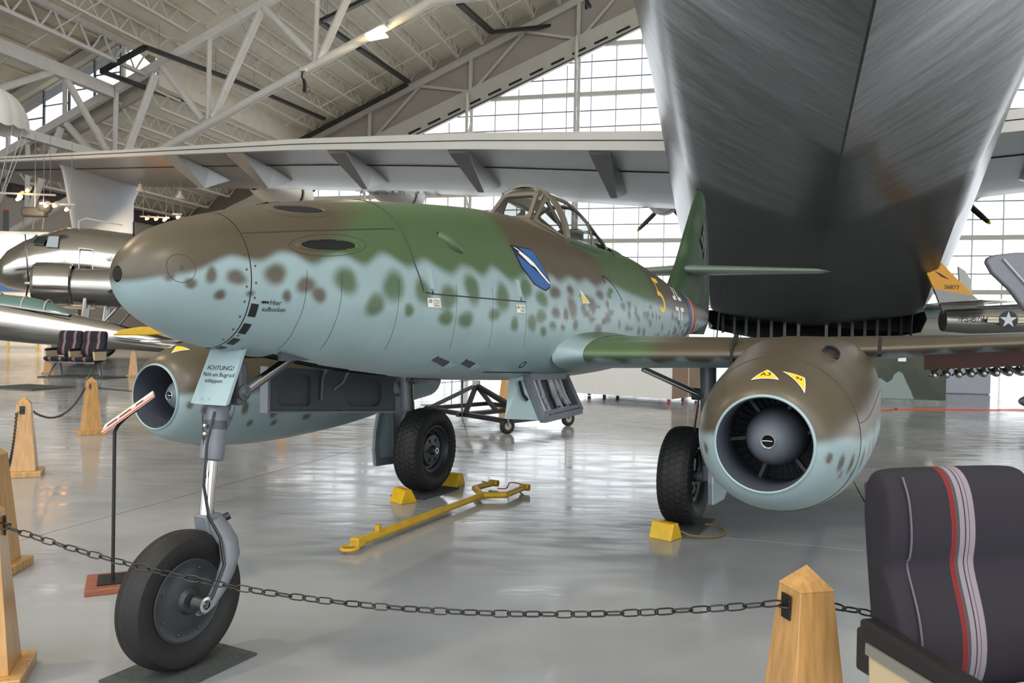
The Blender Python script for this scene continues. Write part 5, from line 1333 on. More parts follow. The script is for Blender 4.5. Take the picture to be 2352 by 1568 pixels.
# ================================================================ barrier posts, chains, signs
PH_ = 0.84
def post(xy, rz, label, plates=()):
    o = tag(empty('barrier_post', (xy[0], xy[1], 0), rz), label, 'post', 'tapered wooden barrier posts')
    MB().box((0, 0, .03), (.36, .36, .06)).build('plinth', WOOD, o, smooth=False, bevel=.006)
    a, b = .125, .064
    MB().loft([[(-a, -a, .06), (a, -a, .06), (a, a, .06), (-a, a, .06)], [(-b, -b, PH_ - .075), (b, -b, PH_ - .075), (b, b, PH_ - .075), (-b, b, PH_ - .075)]]).build('shaft', WOOD, o, smooth=False, bevel=.003)
    b2 = .066
    MB().add([(-b2, -b2, PH_ - .075), (b2, -b2, PH_ - .075), (b2, b2, PH_ - .075), (-b2, b2, PH_ - .075), (0, 0, PH_)], [(3, 2, 1, 0), (0, 1, 4), (1, 2, 4), (2, 3, 4), (3, 0, 4)]).build('pyramid_cap', WOOD, o, smooth=False)
    for d in plates:
        z = .70; r_ = .0765
        ex = Vector((math.cos(d), math.sin(d), 0)); ey = Vector((-ex.y, ex.x, 0))
        pl_ = MB().box((ex.x * r_, ex.y * r_, z), (.008, .05, .085), rz=d).build('chain_plate', BLACK, o, smooth=False, bevel=.002)
        MB().path([ex * (r_ + .004) + Vector((0, 0, z)) + ex * (.02 * math.sin(t)) + ey * (.018 * math.cos(t)) for t in np.linspace(0, math.pi, 9)], .004, 6).build('chain_eye', BLACK, pl_)
    return o
PR = (1.035, 2.78); PL4 = (-2.36, 3.62)
post(PR, R(14), 'near wooden barrier post at lower right in front of the engine', (math.pi, -0.1))
post(PL4, R(20), 'nearest wooden barrier post cut off at the lower left corner', (0.3,))
P3, P2, P1 = (-3.36, 5.22), (-5.17, 8.55), (-6.18, 11.85)
post(P3, R(5), 'wooden barrier post at left edge beside the sign stand', (1.9,))
post(P2, R(24), 'wooden barrier post with black chain plate left of the far engine', (-1.7, 1.3))
post(P1, R(40), 'wooden barrier post in front of the distant airline seats', (-2.2, 0.2))
PF1, PF2, PF3 = (-11.7, 24.9), (-14.75, 25.6), (-0.1, 17.4)
post(PF1, R(20), 'distant wooden barrier post right of the airline seats')
post(PF2, R(30), 'distant wooden barrier post left of the airline seats')
post(PF3, R(45), 'wooden barrier post behind the black tube stand')
post((2.98, 3.38), R(20), 'wooden barrier post just beyond the right edge behind the striped seat', (math.pi,))
post((-4.12, 14.55), R(15), 'wooden barrier post behind the far engine nacelle', (math.pi,))
post((-4.28, 17.62), R(30), 'wooden barrier post farthest back behind the far engine nacelle', (0,))
lk = [Vector((.026 * math.cos(t) + (.010 if math.cos(t) > 0 else -.010), .0135 * math.sin(t), 0)) for t in np.linspace(0, 2 * math.pi, 17)[:-1]]
LINK = MB().path(lk, .0034, 6, True).mesh('chain_link', BLACK)
def chain(a, b, sag, label, links=True, skew=0.5, n=None):
    a, b = Vector(a), Vector(b)
    o = tag(empty('barrier_chain', (a.x, a.y, 0)), label, 'chain', 'black barrier chains')
    def pt(t): return a.lerp(b, t) - Vector((0, 0, sag * 4 * t * (1 - t))) - Vector((a.x, a.y, 0))
    L_ = sum((pt((k + 1) / 60) - pt(k / 60)).length for k in range(60))
    if links:
        N = int(L_ / .0605)
        ts = np.linspace(0, 1, N + 1)
        for k in range(N):
            p, q_ = pt(ts[k]), pt(ts[k + 1]); d = q_ - p
            e = d.to_track_quat('X', 'Z').to_euler()
            c = inst('chain_link', LINK, o, (p + q_) / 2)
            c.rotation_mode = 'QUATERNION'
            from mathutils import Quaternion
            c.rotation_quaternion = d.to_track_quat('X', 'Z') @ Quaternion((1, 0, 0), R(35 + 90 * (k % 2) + 12 * math.sin(k * 1.7)))
    else:
        N = int(L_ / .06); b_ = MB(); ts = np.linspace(0, 1, N + 1)
        for k in range(N):
            p, q_ = pt(ts[k]), pt(ts[k + 1]); m_ = (q_ - p).to_track_quat('X', 'Z').to_matrix() @ Matrix.Rotation(R(40 + 90 * (k % 2)), 3, 'X')
            b_.path([(p + q_) / 2 + m_ @ v for v in lk[::2]], .0045, 4, True)
        tag(b_.build('link_run', BLACK, o), None, None, None, 'stuff')
    return o
chain((PL4[0] + .07, PL4[1] - .02, .72), (PR[0] - .085, PR[1] + .0, .705), .175, 'long black chain sagging across the foreground before the nose wheel')
chain((PR[0] + .085, PR[1], .70), (2.9, 3.35, .66), .12, 'short black chain from the near post to behind the striped seat')
chain((P1[0] - .06, P1[1] - .06, .68), (P2[0] + .03, P2[1] + .08, .68), .22, 'black chain between the two wooden posts at left', False)
chain((P2[0] - .03, P2[1] - .08, .68), (P3[0], P3[1] + .08, .68), .25, 'black chain falling towards the lower left edge', False)
chain((P1[0] + .07, P1[1], .68), (-4.2, 14.5, .62), .12, 'black chain running behind the far engine', False)
chain((PF3[0] - .07, PF3[1], .68), (-4.2, 17.6, .62), .2, 'far black chain behind the tube stand', False)

# sign stand
ss_ = tag(empty('sign_stand', (-2.45, 4.98, 0), R(25)), 'black pole sign stand with tilted sign on a reddish wood base', 'sign')
MB().box((0, 0, .02), (.30, .34, .04)).build('wood_base', REDWOOD, ss_, smooth=False, bevel=.006)
MB().box((.01, 0, .044), (.19, .22, .01)).build('base_plate', BLACK, ss_, smooth=False)
MB().path([(0, 0, .05), (0, 0, .9), (.0, 0, .96), (.02, 0, 1.0), (.06, 0, 1.045), (.13, 0, 1.10)], .0105, 8).build('pole', BLACK, ss_)
e1 = Vector((math.cos(R(37.5)), 0, math.sin(R(37.5)))); nn = Vector((-e1.z, 0, e1.x)); e2 = Vector((0, 1, 0))
e2 = (e2 + nn * -0.02).normalized()
o0 = Vector((.08, 0, 1.085))
def bx3(c, l, w, t, name, m, par=ss_): return MB().box(c, (l, w, t), m=Matrix((e1, e2, nn)).transposed()).build(name, m, par, smooth=False)
sb = bx3(o0, .35, .46, .016, 'sign_board', mat('sign_white', (226, 224, 216), .35))
RED = mat('sign_red', (196, 84, 66), .4)
bx3(o0 + nn * -.001 + e2 * -.2312, .35, .002, .007, 'edge_stripe', RED)
bx3(o0 + nn * .0085 + e2 * -.18, .35, .06, .001, 'sign_stripe', RED)
for k, (u, w) in enumerate(((-.11, .07), (-.02, .08), (.08, .05))): bx3(o0 + nn * .0085 + e1 * u + e2 * -.06, w, .12, .001, 'sign_print', INK)

# ================================================================ mats, chocks, rope, tow bar
def mat_quad(name, label, pts, grp='carpet pads under the wheels'):
    P_ = [floor_at(*p) for p in pts]; c = sum(P_, Vector()) / len(P_)
    o = MB().prism([p - c for p in P_], (0, 0, .012)).build(name, CARPET, None, smooth=False, loc=(c.x, c.y, 0.0005)); return tag(o, label, 'mat', grp)
jm = jet.matrix_basis.copy() if 0 else Matrix.Translation(jet.location) @ Matrix.Rotation(jet.rotation_euler.z, 4, 'Z')
def J(x, p, z=0): return jm @ Vector((x, -p, z))
def mat_jet(label, x0, x1, p0, p1):
    c = J((x0 + x1) / 2, (p0 + p1) / 2); o = MB().box((0, 0, .006), (x1 - x0, abs(p1 - p0), .012)).build('wheel_mat', CARPET, None, smooth=False, loc=(c.x, c.y, .0005), rot=(0, 0, jet.rotation_euler.z)); return tag(o, label, 'mat', 'carpet pads under the wheels')
mat_jet('grey carpet pad under the nose wheel', 0.08, 0.66, -.20, .19)
mat_jet('grey carpet pad under the main wheel left of the tow bar', 4.14, 4.80, -1.50, -1.12)
mat_jet('grey carpet pad under the main wheel beside the near engine', 4.14, 4.80, 1.12, 1.50)
jet.location.z = .0127
def chock(c, rz, label):
    o = tag(empty('wheel_chock', (c.x, c.y, 0), rz), label, 'chock', 'yellow wheel chocks')
    MB().prism([(-.10, -.10, 0), (.09, -.10, 0), (.02, -.10, .13), (-.055, -.10, .13)], (0, .20, 0)).build('wedge', YEL, o, smooth=False, bevel=.008)
    MB().box((0, 0, .003), (.17, .18, .006)).build('rubber_foot', BLACKM, o, smooth=False)
    return o
za = jet.rotation_euler.z
chock(J(3.99, 1.29), za - R(14), 'yellow wheel chock in front of the wheel beside the near engine')
chock(J(3.99, -1.24), za - R(24), 'yellow wheel chock in front of the wheel by the tow bar')
chock(J(4.93, -1.28), za + math.pi, 'yellow wheel chock half hidden behind the far main wheel')
ROPE = mat('olive_rope', (112, 100, 58), .9)
rp = [J(x, p, z) for x, p, z in ((4.06, 1.39, .05), (4.05, 1.46, .03), (4.08, 1.56, .024), (4.2, 1.66, .012), (4.34, 1.68, .012), (4.46, 1.64, .012), (4.52, 1.55, .024), (4.5, 1.48, .024))]
def smoothp(P_, n=8):
    out = []
    for i in range(len(P_) - 1):
        p0, p1, p2, p3 = P_[max(i - 1, 0)], P_[i], P_[i + 1], P_[min(i + 2, len(P_) - 1)]
        for k in range(n):
            t = k / n; out.append(.5 * ((2 * p1) + (-p0 + p2) * t + (2 * p0 - 5 * p1 + 4 * p2 - p3) * t * t + (-p0 + 3 * p1 - 3 * p2 + p3) * t ** 3))
    return out + [P_[-1]]
tag(MB().path(smoothp(rp), .010, 6).build('chock_rope', ROPE), 'olive rope looped from the yellow chock on the floor', 'rope')
# tow bar
TB = [Vector((p.x, p.y, .055)) for p in (floor_at(822, 1262), floor_at(930, 1222), floor_at(1107, 1150))]
tb = tag(empty('tow_bar', (TB[0].x, TB[0].y, 0)), 'yellow tow bar with forked end lying on the floor', 'tow bar')
rel = lambda p: Vector((p.x - TB[0].x, p.y - TB[0].y, p.z))
YEO = mat('worn_yellow_paint', (190, 150, 32), .42, var=.15, scale=9)
mid_ = TB[0].lerp(TB[2], .62)
MB().tube(rel(TB[0]), rel(mid_), .034, n=16).build('main_tube', YEO, tb)
MB().tube(rel(mid_), rel(TB[2]), .029, n=16).build('inner_tube', YEO, tb)
ax = (TB[2] - TB[0]).normalized(); lat = Vector((ax.y, -ax.x, 0))
fl_ = TB[2] - lat * .17 + ax * .16; fr_ = TB[2] + lat * .20 + ax * .06
fle = Vector((floor_at(1134, 1121).x, floor_at(1134, 1121).y, .055)); fre = Vector((floor_at(1205, 1131).x, floor_at(1205, 1131).y, .055)); flb = Vector((floor_at(1090, 1133).x, floor_at(1090, 1133).y, .055)); frb = Vector((floor_at(1163, 1149).x, floor_at(1163, 1149).y, .055))
MB().path([rel(TB[2]), rel(flb)], .031, 14).build('fork_tube', YEO, tb); MB().path([rel(TB[2]), rel(frb)], .031, 14).build('fork_tube', YEO, tb)
for a_, b_ in ((flb, fle), (frb, fre)):
    MB().tube(rel(a_), rel(b_), .029, n=14).build('fork_arm', YEO, tb); d = (b_ - a_).normalized()
    MB().rev([(-.05, .034), (.05, .034), (.05, .026), (-.05, .026)], rel(b_), lat, 16).build('lug_sleeve', YEO, tb)
MB().path([rel(TB[0]) - ax * .03 + ax * (-.07 - .07 * math.cos(t)) + lat * (.055 * math.sin(t)) + Vector((0, 0, -.02)) for t in np.linspace(0, 2 * math.pi, 20)[:-1]], .014, 8, True).build('tow_eye', YEO, tb)
MB().box(rel(TB[0]) + Vector((0, 0, .005)), (.10, .08, .07), rz=math.atan2(ax.y, ax.x)).build('eye_block', YEO, tb, bevel=.01)
MB().box(rel(TB[0].lerp(TB[2], .13)) + Vector((0, 0, .05)), (.04, .04, .05), rz=math.atan2(ax.y, ax.x)).build('stop_block', YEO, tb, bevel=.004)
MB().tube(rel(fle) - lat * .14, rel(fle) - lat * .03, .006, n=6).build('shear_pin', BLACK, tb)
MB().path(smoothp([rel(fre) - lat * .05 + Vector((0, 0, .03)), rel(fre) - lat * .14 - ax * .05 + Vector((0, 0, .04)), rel(fre) - lat * .2 - ax * .02 + Vector((0, 0, -.03)), rel(fre) - lat * .28 - ax * .06 + Vector((0, 0, -.03))]), .006, 5).build('pin_lanyard', mat('red_cord', (150, 30, 40), .6), tb)
MB().path(smoothp([rel(fre) - ax * .12 + Vector((0, 0, -.03)), rel(fre) - ax * .16 + lat * .06 + Vector((0, 0, -.045))]), .008, 5).build('pin_clip', CHROME, tb)

# ================================================================ tube stand, display case, crates, cord
st = tag(empty('tube_stand', (-.3, 14.2, 0), 0), 'black triangular tube stand on grey casters under the fuselage', 'stand')
A_, B_, C_ = Vector((-.05, 12.75, .2)), Vector((1.0, 14.0, .2)), Vector((-1.5, 14.6, .2)); D_ = B_ + C_ - A_
ap = depth_at(1094, 884, 14.4); so = Vector((-.3, 14.2, 0))
for a, b in ((A_, B_), (B_, D_), (D_, C_), (C_, A_)): MB().bar(a - so, b - so, .075, .075).build('base_tube', BLACK, st, smooth=False)
mm = (A_ + C_) / 2; m2 = (B_ + D_) / 2
for p in (C_, mm, (A_ + D_) / 2, m2.lerp(D_, .3), A_.lerp(B_, .35)): MB().bar(ap - so, p - so, .07, .07).build('strut', BLACK, st, smooth=False)
MB().bar(mm - so, m2 - so, .07, .07).build('cross_tube', BLACK, st, smooth=False)
MB().bar(Vector((-.9, 13.6, .2)) - so, Vector((.2, 15.0, .2)) - so, .07, .07).build('cross_tube', BLACK, st, smooth=False)
MB().tube(ap - so - Vector((0, 0, .06)), ap - so + Vector((0, 0, .08)), .07, n=12).build('apex_socket', GREYW, st)
CAST = mat('caster_steel', (150, 148, 140), .4, .5)
for p in (A_, B_, C_):
    c = empty('caster', p - so, R(30), st)
    MB().rev([(-.03, .06), (-.035, .10), (-.02, .125), (.02, .125), (.035, .10), (.03, .06)], (0, 0, -.075), (0, 1, 0), 24).build('caster_tyre', RUBBER, c)
    MB().rev([(-.03, .001), (-.03, .06), (.03, .06), (.03, .001)], (0, 0, -.075), (0, 1, 0), 20).build('caster_hub', CAST, c)
    for s in (-1, 1): MB().bar((0, s * .045, -.07), (-.03, s * .045, .06), .012, .06, (0, 1, 0)).build('fork_cheek', CAST, c, smooth=False)
    MB().box((-.02, 0, .065), (.2, .14, .015)).build('swivel_plate', CAST, c, smooth=False)
for px, y in ((1038, 14.9), (1167, 13.2), (1302, 14.2)):
    q_ = depth_at(px, 870, y); MB().tube(Vector((q_.x, y, .25)) - so, Vector((q_.x, y, q_.z + .0)) - so, .012, n=6).build('support_rod', GREYW, st)
# display case on casters
c0 = floor_at(1543, 930); c1 = floor_at(1300, 912); ex = Vector((c1.x - c0.x, c1.y - c0.y, 0)); Lx = ex.length; ex.normalize(); ey = Vector((-ex.y, ex.x, 0)); ey = ey if ey.y > 0 else -ey
dc = tag(empty('display_case', (c0.x, c0.y, 0), 0), 'white rolling cabinet on red casters under the wing', 'cabinet')
MDF = mat('brown_board', (136, 112, 92), .55, var=.06); WPAN = mat('white_panel', (198, 196, 190), .5, var=.02)
def ob(u0, u1, v0, v1, z0, z1, name, m, par=dc):
    P_ = [ex * u + ey * v + Vector((0, 0, z0)) for u, v in ((u0, v0), (u1, v0), (u1, v1), (u0, v1))]; return MB().prism(P_, (0, 0, z1 - z0)).build(name, m, par, smooth=False)
ob(0, Lx, 0, 2.6, .13, 1.12, 'carcass', MDF); ob(0, Lx, -.02, 0, .13, 1.12, 'front_panel', WPAN); ob(-.02, Lx + .02, -.03, 2.62, 1.12, 1.16, 'top_panel', WPAN)
for v in (.9, 1.75): ob(-.012, 0, v, v + .02, .13, 1.12, 'panel_joint', WPAN)
REDC = mat('red_caster', (170, 36, 40), .35)
for u in (.12, Lx - .15):
    for v in (.1, .9, 1.7, 2.45):
        c = empty('caster', ex * u + ey * v + Vector((0, 0, .06)), 0, dc)
        MB().rev([(-.02, .03), (-.025, .055), (.025, .055), (.02, .03)], (0, 0, 0), ex, 16, True).build('caster_wheel', REDC, c)
        MB().rev([(-.028, .001), (-.028, .03), (.028, .03), (.028, .001)], (0, 0, 0), ex, 12).build('caster_hub', CAST, c)
        MB().box((0, 0, .06), (.08, .08, .03)).build('swivel_plate', CAST, c, smooth=False)
# camouflaged crate and grey plinth
def cam_mat():
    m = mat('camouflage_crate', (56, 62, 44), .6); nt = m.node_tree; b = nt.nodes['Principled BSDF']; tc = nt.nodes.new('ShaderNodeTexCoord'); n = nt.nodes.new('ShaderNodeTexNoise'); n.inputs['Scale'].default_value = 1.3; n.inputs['Detail'].default_value = 2
    r = nt.nodes.new('ShaderNodeValToRGB'); r.color_ramp.elements[0].position = .42; r.color_ramp.elements[0].color = srgb(44, 52, 40); r.color_ramp.elements[1].position = .56; r.color_ramp.elements[1].color = srgb(62, 64, 44)
    nt.links.new(tc.outputs['Object'], n.inputs['Vector']); nt.links.new(n.outputs['Fac'], r.inputs['Fac']); nt.links.new(r.outputs['Color'], b.inputs['Base Color']); return m
k0 = floor_at(2172, 928); k1 = floor_at(1960, 921)
ck = tag(empty('equipment_crate', (k0.x, k0.y, 0), 0), 'dark camouflaged equipment crate with pale patch behind the near engine', 'crate')
d_ = Vector((k1.x - k0.x, k1.y - k0.y, 0)); Lc = d_.length; d_.normalize(); n_ = Vector((-d_.y, d_.x, 0)); n_ = n_ if n_.y > 0 else -n_
MB().prism([Vector((0, 0, .04)), d_ * Lc + Vector((0, 0, .04)), d_ * Lc + n_ * 1.4 + Vector((0, 0, .04)), n_ * 1.4 + Vector((0, 0, .04))], (0, 0, 1.42)).build('box_body', cam_mat(), ck, smooth=False)
MB().prism([d_ * -.02 - n_ * .02, d_ * (Lc + .02) - n_ * .02, d_ * (Lc + .02) + n_ * 1.42, d_ * -.02 + n_ * 1.42], (0, 0, .09)).build('base_skid', mat('scuffed_edge', (110, 116, 112), .6, var=.3, scale=12), ck, smooth=False)
pg = [(1.95, .1), (.82, .1), (.90, .30), (1.02, .52), (1.12, .74), (1.22, .80), (1.34, .72), (1.40, .58), (1.52, .50), (1.62, .56), (1.72, .62), (1.78, .55), (1.76, .40), (1.80, .25)]
MB().prism([d_ * (u * Lc / 2.4) - n_ * .004 + Vector((0, 0, z)) for u, z in pg], n_ * .003).build('pale_patch', mat('patch_grey', (122, 132, 128), .6), ck, smooth=False)
MB().prism([d_ * u - n_ * .004 + Vector((0, 0, z)) for u, z in ((.95, 1.05), (1.14, 1.05), (1.14, 1.2), (.95, 1.2))], n_ * .003).build('paper_label', PAPER, ck, smooth=False)
MB().box((d_ * (Lc / 2) + n_ * .7 + Vector((0, 0, 1.49))), (Lc + .05, 1.45, .05), rz=math.atan2(d_.y, d_.x)).build('lid', cam_mat(), ck, smooth=False)
k2 = floor_at(2276, 906)
gp_ = tag(empty('plinth', (k2.x - .65, k2.y + .5, 0), R(-8)), 'plain pale grey plinth beside the camouflaged crate', 'plinth')
MB().box((0, 0, .5), (1.35, .9, .96)).build('plinth_body', mat('plinth_grey', (150, 152, 160), .5), gp_, smooth=False); MB().box((0, 0, .01), (1.3, .85, .02)).build('plinth_foot', DGREY, gp_, smooth=False); MB().box((0, 0, .99), (1.38, .93, .02)).build('plinth_top', mat('plinth_grey', (150, 152, 160), .5), gp_, smooth=False)
ORG = mat('orange_cord', (214, 84, 48), .5)
P_ = [floor_at(x, y) for x, y in ((1960, 944), (2020, 943), (2052, 941), (2058, 938), (2066, 941), (2120, 940), (2200, 941), (2290, 942), (2400, 942))]
tag(MB().path(smoothp([Vector((p.x, p.y, .014)) for p in P_]), .013, 6).build('extension_cord', ORG), 'thin orange extension cord on the floor behind the engine', 'cord')

# ================================================================ airline seats
def seat_fabric(name, pitch, x0, groups):
    m = bpy.data.materials.new(name); m.use_nodes = True; nt = m.node_tree; b = nt.nodes['Principled BSDF']; b.inputs['Roughness'].default_value = .9; b.inputs['Specular IOR Level'].default_value = .2
    tc = nt.nodes.new('ShaderNodeTexCoord'); sx = nt.nodes.new('ShaderNodeSeparateXYZ'); nt.links.new(tc.outputs['Object'], sx.inputs[0])
    md = nt.nodes.new('ShaderNodeMath'); md.operation = 'SUBTRACT'; md.inputs[1].default_value = x0; nt.links.new(sx.outputs['X'], md.inputs[0])
    fr = nt.nodes.new('ShaderNodeMath'); fr.operation = 'DIVIDE'; fr.inputs[1].default_value = pitch; nt.links.new(md.outputs[0], fr.inputs[0])
    r = nt.nodes.new('ShaderNodeValToRGB'); r.color_ramp.interpolation = 'CONSTANT'; el = r.color_ramp.elements
    base, red, grn, gry = srgb(44, 42, 48), srgb(132, 40, 38), srgb(66, 70, 74), srgb(132, 123, 131)
    stops = [(0, base)]
    kk = 1.0
    for o_ in groups:
        stops += [(o_ + d_ * kk, c_) for d_, c_ in (((0, red), (.007, base), (.013, red), (.02, base), (.026, red), (.033, grn), (.05, gry), (.075, base), (.083, gry), (.103, base), (.11, gry), (.135, base)) if len(groups) > 1 else ((0, red), (.006, base), (.0115, red), (.0175, base), (.023, red), (.029, grn), (.05, gry), (.083, base), (.09, gry), (.108, base), (.113, gry), (.146, base)))]
    el[0].position = 0; el[0].color = base; el[1].position = 1; el[1].color = base
    for p, c in stops[1:]: e = el.new(p); e.color = c
    nt.links.new(fr.outputs[0], r.inputs['Fac']); nt.links.new(r.outputs['Color'], b.inputs['Base Color'])
    n = nt.nodes.new('ShaderNodeTexNoise'); n.inputs['Scale'].default_value = 350; nt.links.new(tc.outputs['Object'], n.inputs['Vector']); bp = nt.nodes.new('ShaderNodeBump'); bp.inputs['Strength'].default_value = .25; bp.inputs['Distance'].default_value = .003; nt.links.new(n.outputs['Fac'], bp.inputs['Height']); nt.links.new(bp.outputs['Normal'], b.inputs['Normal'])
    return m
FABD = mat('seat_side_fabric', (50, 47, 52), .9, bump=.2, bscale=300); BEIGE = mat('beige_plastic', (190, 172, 138), .5)
def seat_cushion(w, prof, name, m, par):
    """pad spanning x 0..w whose outline in (y,z) is given as front and back rows"""
    secs = []
    for t, inset in ((0, .035), (.03, .012), (.07, 0), (.5, 0), (.93, 0), (.97, .012), (1, .035)):
        cy_ = sum(p[0] for p in prof) / len(prof); cz_ = sum(p[1] for p in prof) / len(prof); sec_ = []
        for y, z in prof:
            d = Vector((y - cy_, z - cz_)); l_ = d.length; d = d * ((l_ - inset) / l_); sec_.append((t * w, cy_ + d.x, cz_ + d.y))
        secs.append(sec_)
    o = MB().loft(secs).build(name, m, par, ang=70); md = o.modifiers.new('smooth', 'SUBSURF'); md.levels = 1; md.render_levels = 2; return o
def seat_row(loc, rz, n, w, label, groups):
    o = tag(empty('airline_seat', loc, rz), label, 'seat', 'striped airline seats')
    fab = seat_fabric('striped_seat_fabric', w, 0, groups)
    back = [(-.02, .50), (-.06, .62), (-.055, .72), (-.02, .84), (-.035, .87), (-.05, .93), (-.05, 1.02), (-.03, 1.08), (.02, 1.105), (.07, 1.085), (.10, 1.0), (.11, .8), (.10, .6), (.07, .48)]
    back = [(y + (z - .48) * .16, z) for y, z in back]
    seat = [(-.50, .40), (-.53, .44), (-.50, .475), (-.40, .485), (-.2, .475), (.02, .465), (.06, .42), (.04, .36), (-.2, .35), (-.46, .36)]
    for k in range(n):
        for nm, pr in (('backrest', back), ('seat_cushion', seat)):
            c = seat_cushion(w - .015, pr, nm, fab, o); c.location.x = k * (w + .02)
        pp = MB().path(smoothp([Vector((w * .11, y - .004, z)) for y, z in back[1:8]], 4), .003, 5).build('piping', mat('grey_piping', (96, 92, 98), .7), o); pp.location.x = k * (w + .02)
        bk = MB().box((w / 2, .165, .80), (w * .86, .02, .5), m=Matrix.Rotation(R(-9), 3, 'X')).build('back_shell', FABD, o, bevel=.02); bk.location.x = k * (w + .02)
    W_ = n * (w + .02)
    for i in range(n + 1):
        x = i * (w + .02) - .02
        ar = empty('armrest', (x, 0, 0), 0, o)
        MB().loft([[(-.03, .10, .63), (.03, .10, .63), (.03, .10, .69), (-.03, .10, .69)], [(-.03, -.40, .615), (.03, -.40, .615), (.03, -.40, .665), (-.03, -.40, .665)]]).build('arm_pad', mat('black_vinyl', (30, 28, 30), .45), ar, smooth=False, bevel=.012)
        MB().box((0, .085, .60), (.05, .07, .12)).build('arm_pivot', mat('black_vinyl', (30, 28, 30), .45), ar, smooth=False, bevel=.01)
        MB().prism([(-.028, .05, .40), (-.028, -.38, .40), (-.028, -.41, .605), (-.028, .06, .615)], (.056, 0, 0)).build('arm_panel', BEIGE, ar, smooth=False, bevel=.01)
        MB().bar((-.03, -.38, .607), (-.03, .06, .618), .012, .03).build('arm_trim', CAST, ar, smooth=False)
    for x in (.12, W_ - .14):
        lg = empty('leg_frame', (x, 0, 0), 0, o)
        MB().path([(0, -.42, .02), (0, -.30, .2), (0, -.10, .36)], .018, 8).build('leg', DGREY, lg); MB().path([(0, .06, .02), (0, -.02, .36)], .02, 8).build('leg', DGREY, lg); MB().box((0, -.18, .012), (.03, .62, .024)).build('floor_track', CAST, lg, smooth=False)
    for y in (-.38, .02): MB().tube((0, y, .35), (W_ - .02, y, .35), .022, n=10).build('cross_tube', GREYW, o)
    return o
sp = depth_at(2066, 1080, 2.38)
se = seat_row((sp.x, 2.38, 0.0), R(14), 1, .58, 'large striped airline seat cut off at the right edge', (0.37,)); se.scale = (1, 1, 1.115)
sd = seat_row((-13.75, 24.35, .03), R(-12), 2, .72, 'distant pair of striped airline seats on a grey mat', (0.2, 0.64)); sd.scale = (1.12, 1.12, 1.25)
tag(MB().box((0, 0, .015), (2.2, 1.1, .03)).build('seat_mat', CARPET, None, smooth=False, loc=(-12.85, 24.15, 0.0), rot=(0, 0, R(-12))), 'dark mat under the distant pair of airline seats', 'mat')
tag(MB().box((0, 0, .015), (1.6, 1.2, .03)).build('floor_mat', CARPET, None, smooth=False, loc=(floor_at(70, 890).x, floor_at(70, 890).y, 0), rot=(0, 0, R(-20))), 'dark flat mat on the floor beyond the posts at left', 'mat')
# ================================================================ background aircraft
ALU = mat('polished_aluminium', (188, 184, 178), 0.16, 1.0, var=0.06, scale=1.2)
ALUD = mat('dull_aluminium', (168, 166, 162), 0.3, 0.9, var=0.08, scale=1.0)
WINDK = mat('dark_window', (40, 46, 50), 0.15)
# ---- polished twin propeller airliner: x aft, -y to its left (towards the camera)
ta = R(20)
al = tag(empty('propeller_airliner', (-21.7, 33.8, 0), ta), 'polished silver twin propeller airliner behind the nose at left', 'aircraft')
al.scale = (1.14,) * 3
def zc_(x): return 3.45 + .30 * min(x, 2.6) / 2.6 - .085 * max(0, x - 2.6)
secs = []
for x, r_, dz in ((0, .12, -.25), (.12, .42, -.2), (.4, .70, -.12), (.9, .93, -.05), (1.4, 1.06, 0), (1.75, 1.13, .0), (2.3, 1.26, .03), (3.2, 1.32, 0), (5, 1.33, 0), (8, 1.33, 0), (11, 1.25, .02), (14, 1.0, .2), (17, .6, .5), (19.3, .2, .8)):
    secs.append([(x, r_ * .94 * math.cos(a), zc_(x) + dz + r_ * math.sin(a)) for a in np.linspace(0, 2 * math.pi, 30, endpoint=False)])
MB().loft(secs).build('fuselage', ALU, al, ang=50)
for sg in (-1, 1):
    MB().prism([(1.35, sg * .78, zc_(1.4) + .66), (1.72, sg * .92, zc_(1.7) + .60), (1.80, sg * .80, zc_(1.7) + .92), (1.5, sg * .62, zc_(1.4) + .92)], (0, sg * .05, .02)).build('cockpit_window', WINDK, al, smooth=False)
    MB().prism([(1.10, sg * .12, zc_(1.2) + .82), (1.28, sg * .68, zc_(1.2) + .72), (1.48, sg * .58, zc_(1.4) + .98), (1.34, sg * .12, zc_(1.4) + 1.05)], (-.03, 0, .03)).build('windscreen_pane', WINDK, al, smooth=False)
    MB().prism([(1.80, sg * 1.0, zc_(1.9) + .50), (2.2, sg * 1.12, zc_(2) + .46), (2.2, sg * .92, zc_(2) + .88), (1.86, sg * .82, zc_(2) + .88)], (0, sg * .06, .02)).build('cockpit_window', mat('clear_pane', (176, 190, 196), .1), al, smooth=False)
for k in range(7): MB().box((5.6 + k * 1.0, -1.245, zc_(5.6 + k) + .28), (.42, .05, .34)).build('cabin_window', WINDK, al, smooth=False, bevel=.04)
MB().rev([(0, .001), (.02, .12), (.06, .12)], (3.9, -1.27, zc_(3.9) + .2), (0, 1, 0), 14).build('access_hatch', ALUD, al)
for x0, z0, x1, z1 in ((2.9, .45, 2.9, -.3), (3.35, .45, 3.35, -.3), (2.9, .45, 3.35, .45)): MB().bar((x0, -1.23, zc_(x0) + z0), (x1, -1.23, zc_(x1) + z1), .03, .03, (0, 1, 0)).build('door_seam', ALUD, al, smooth=False)
MB().path([(2.7, 0, zc_(2.7) + 1.25), (2.7, 0, zc_(2.7) + 1.55), (2.95, 0, zc_(2.7) + 1.66), (4.2, 0, zc_(4) + 1.6)], .03, 6).build('aerial_mast', WHITE, al)
MB().path([(4.6, -.1, zc_(4.6) + 1.25), (4.6, -.1, zc_(4.6) + 1.8)], .04, 6).build('aerial_post', BLACK, al)
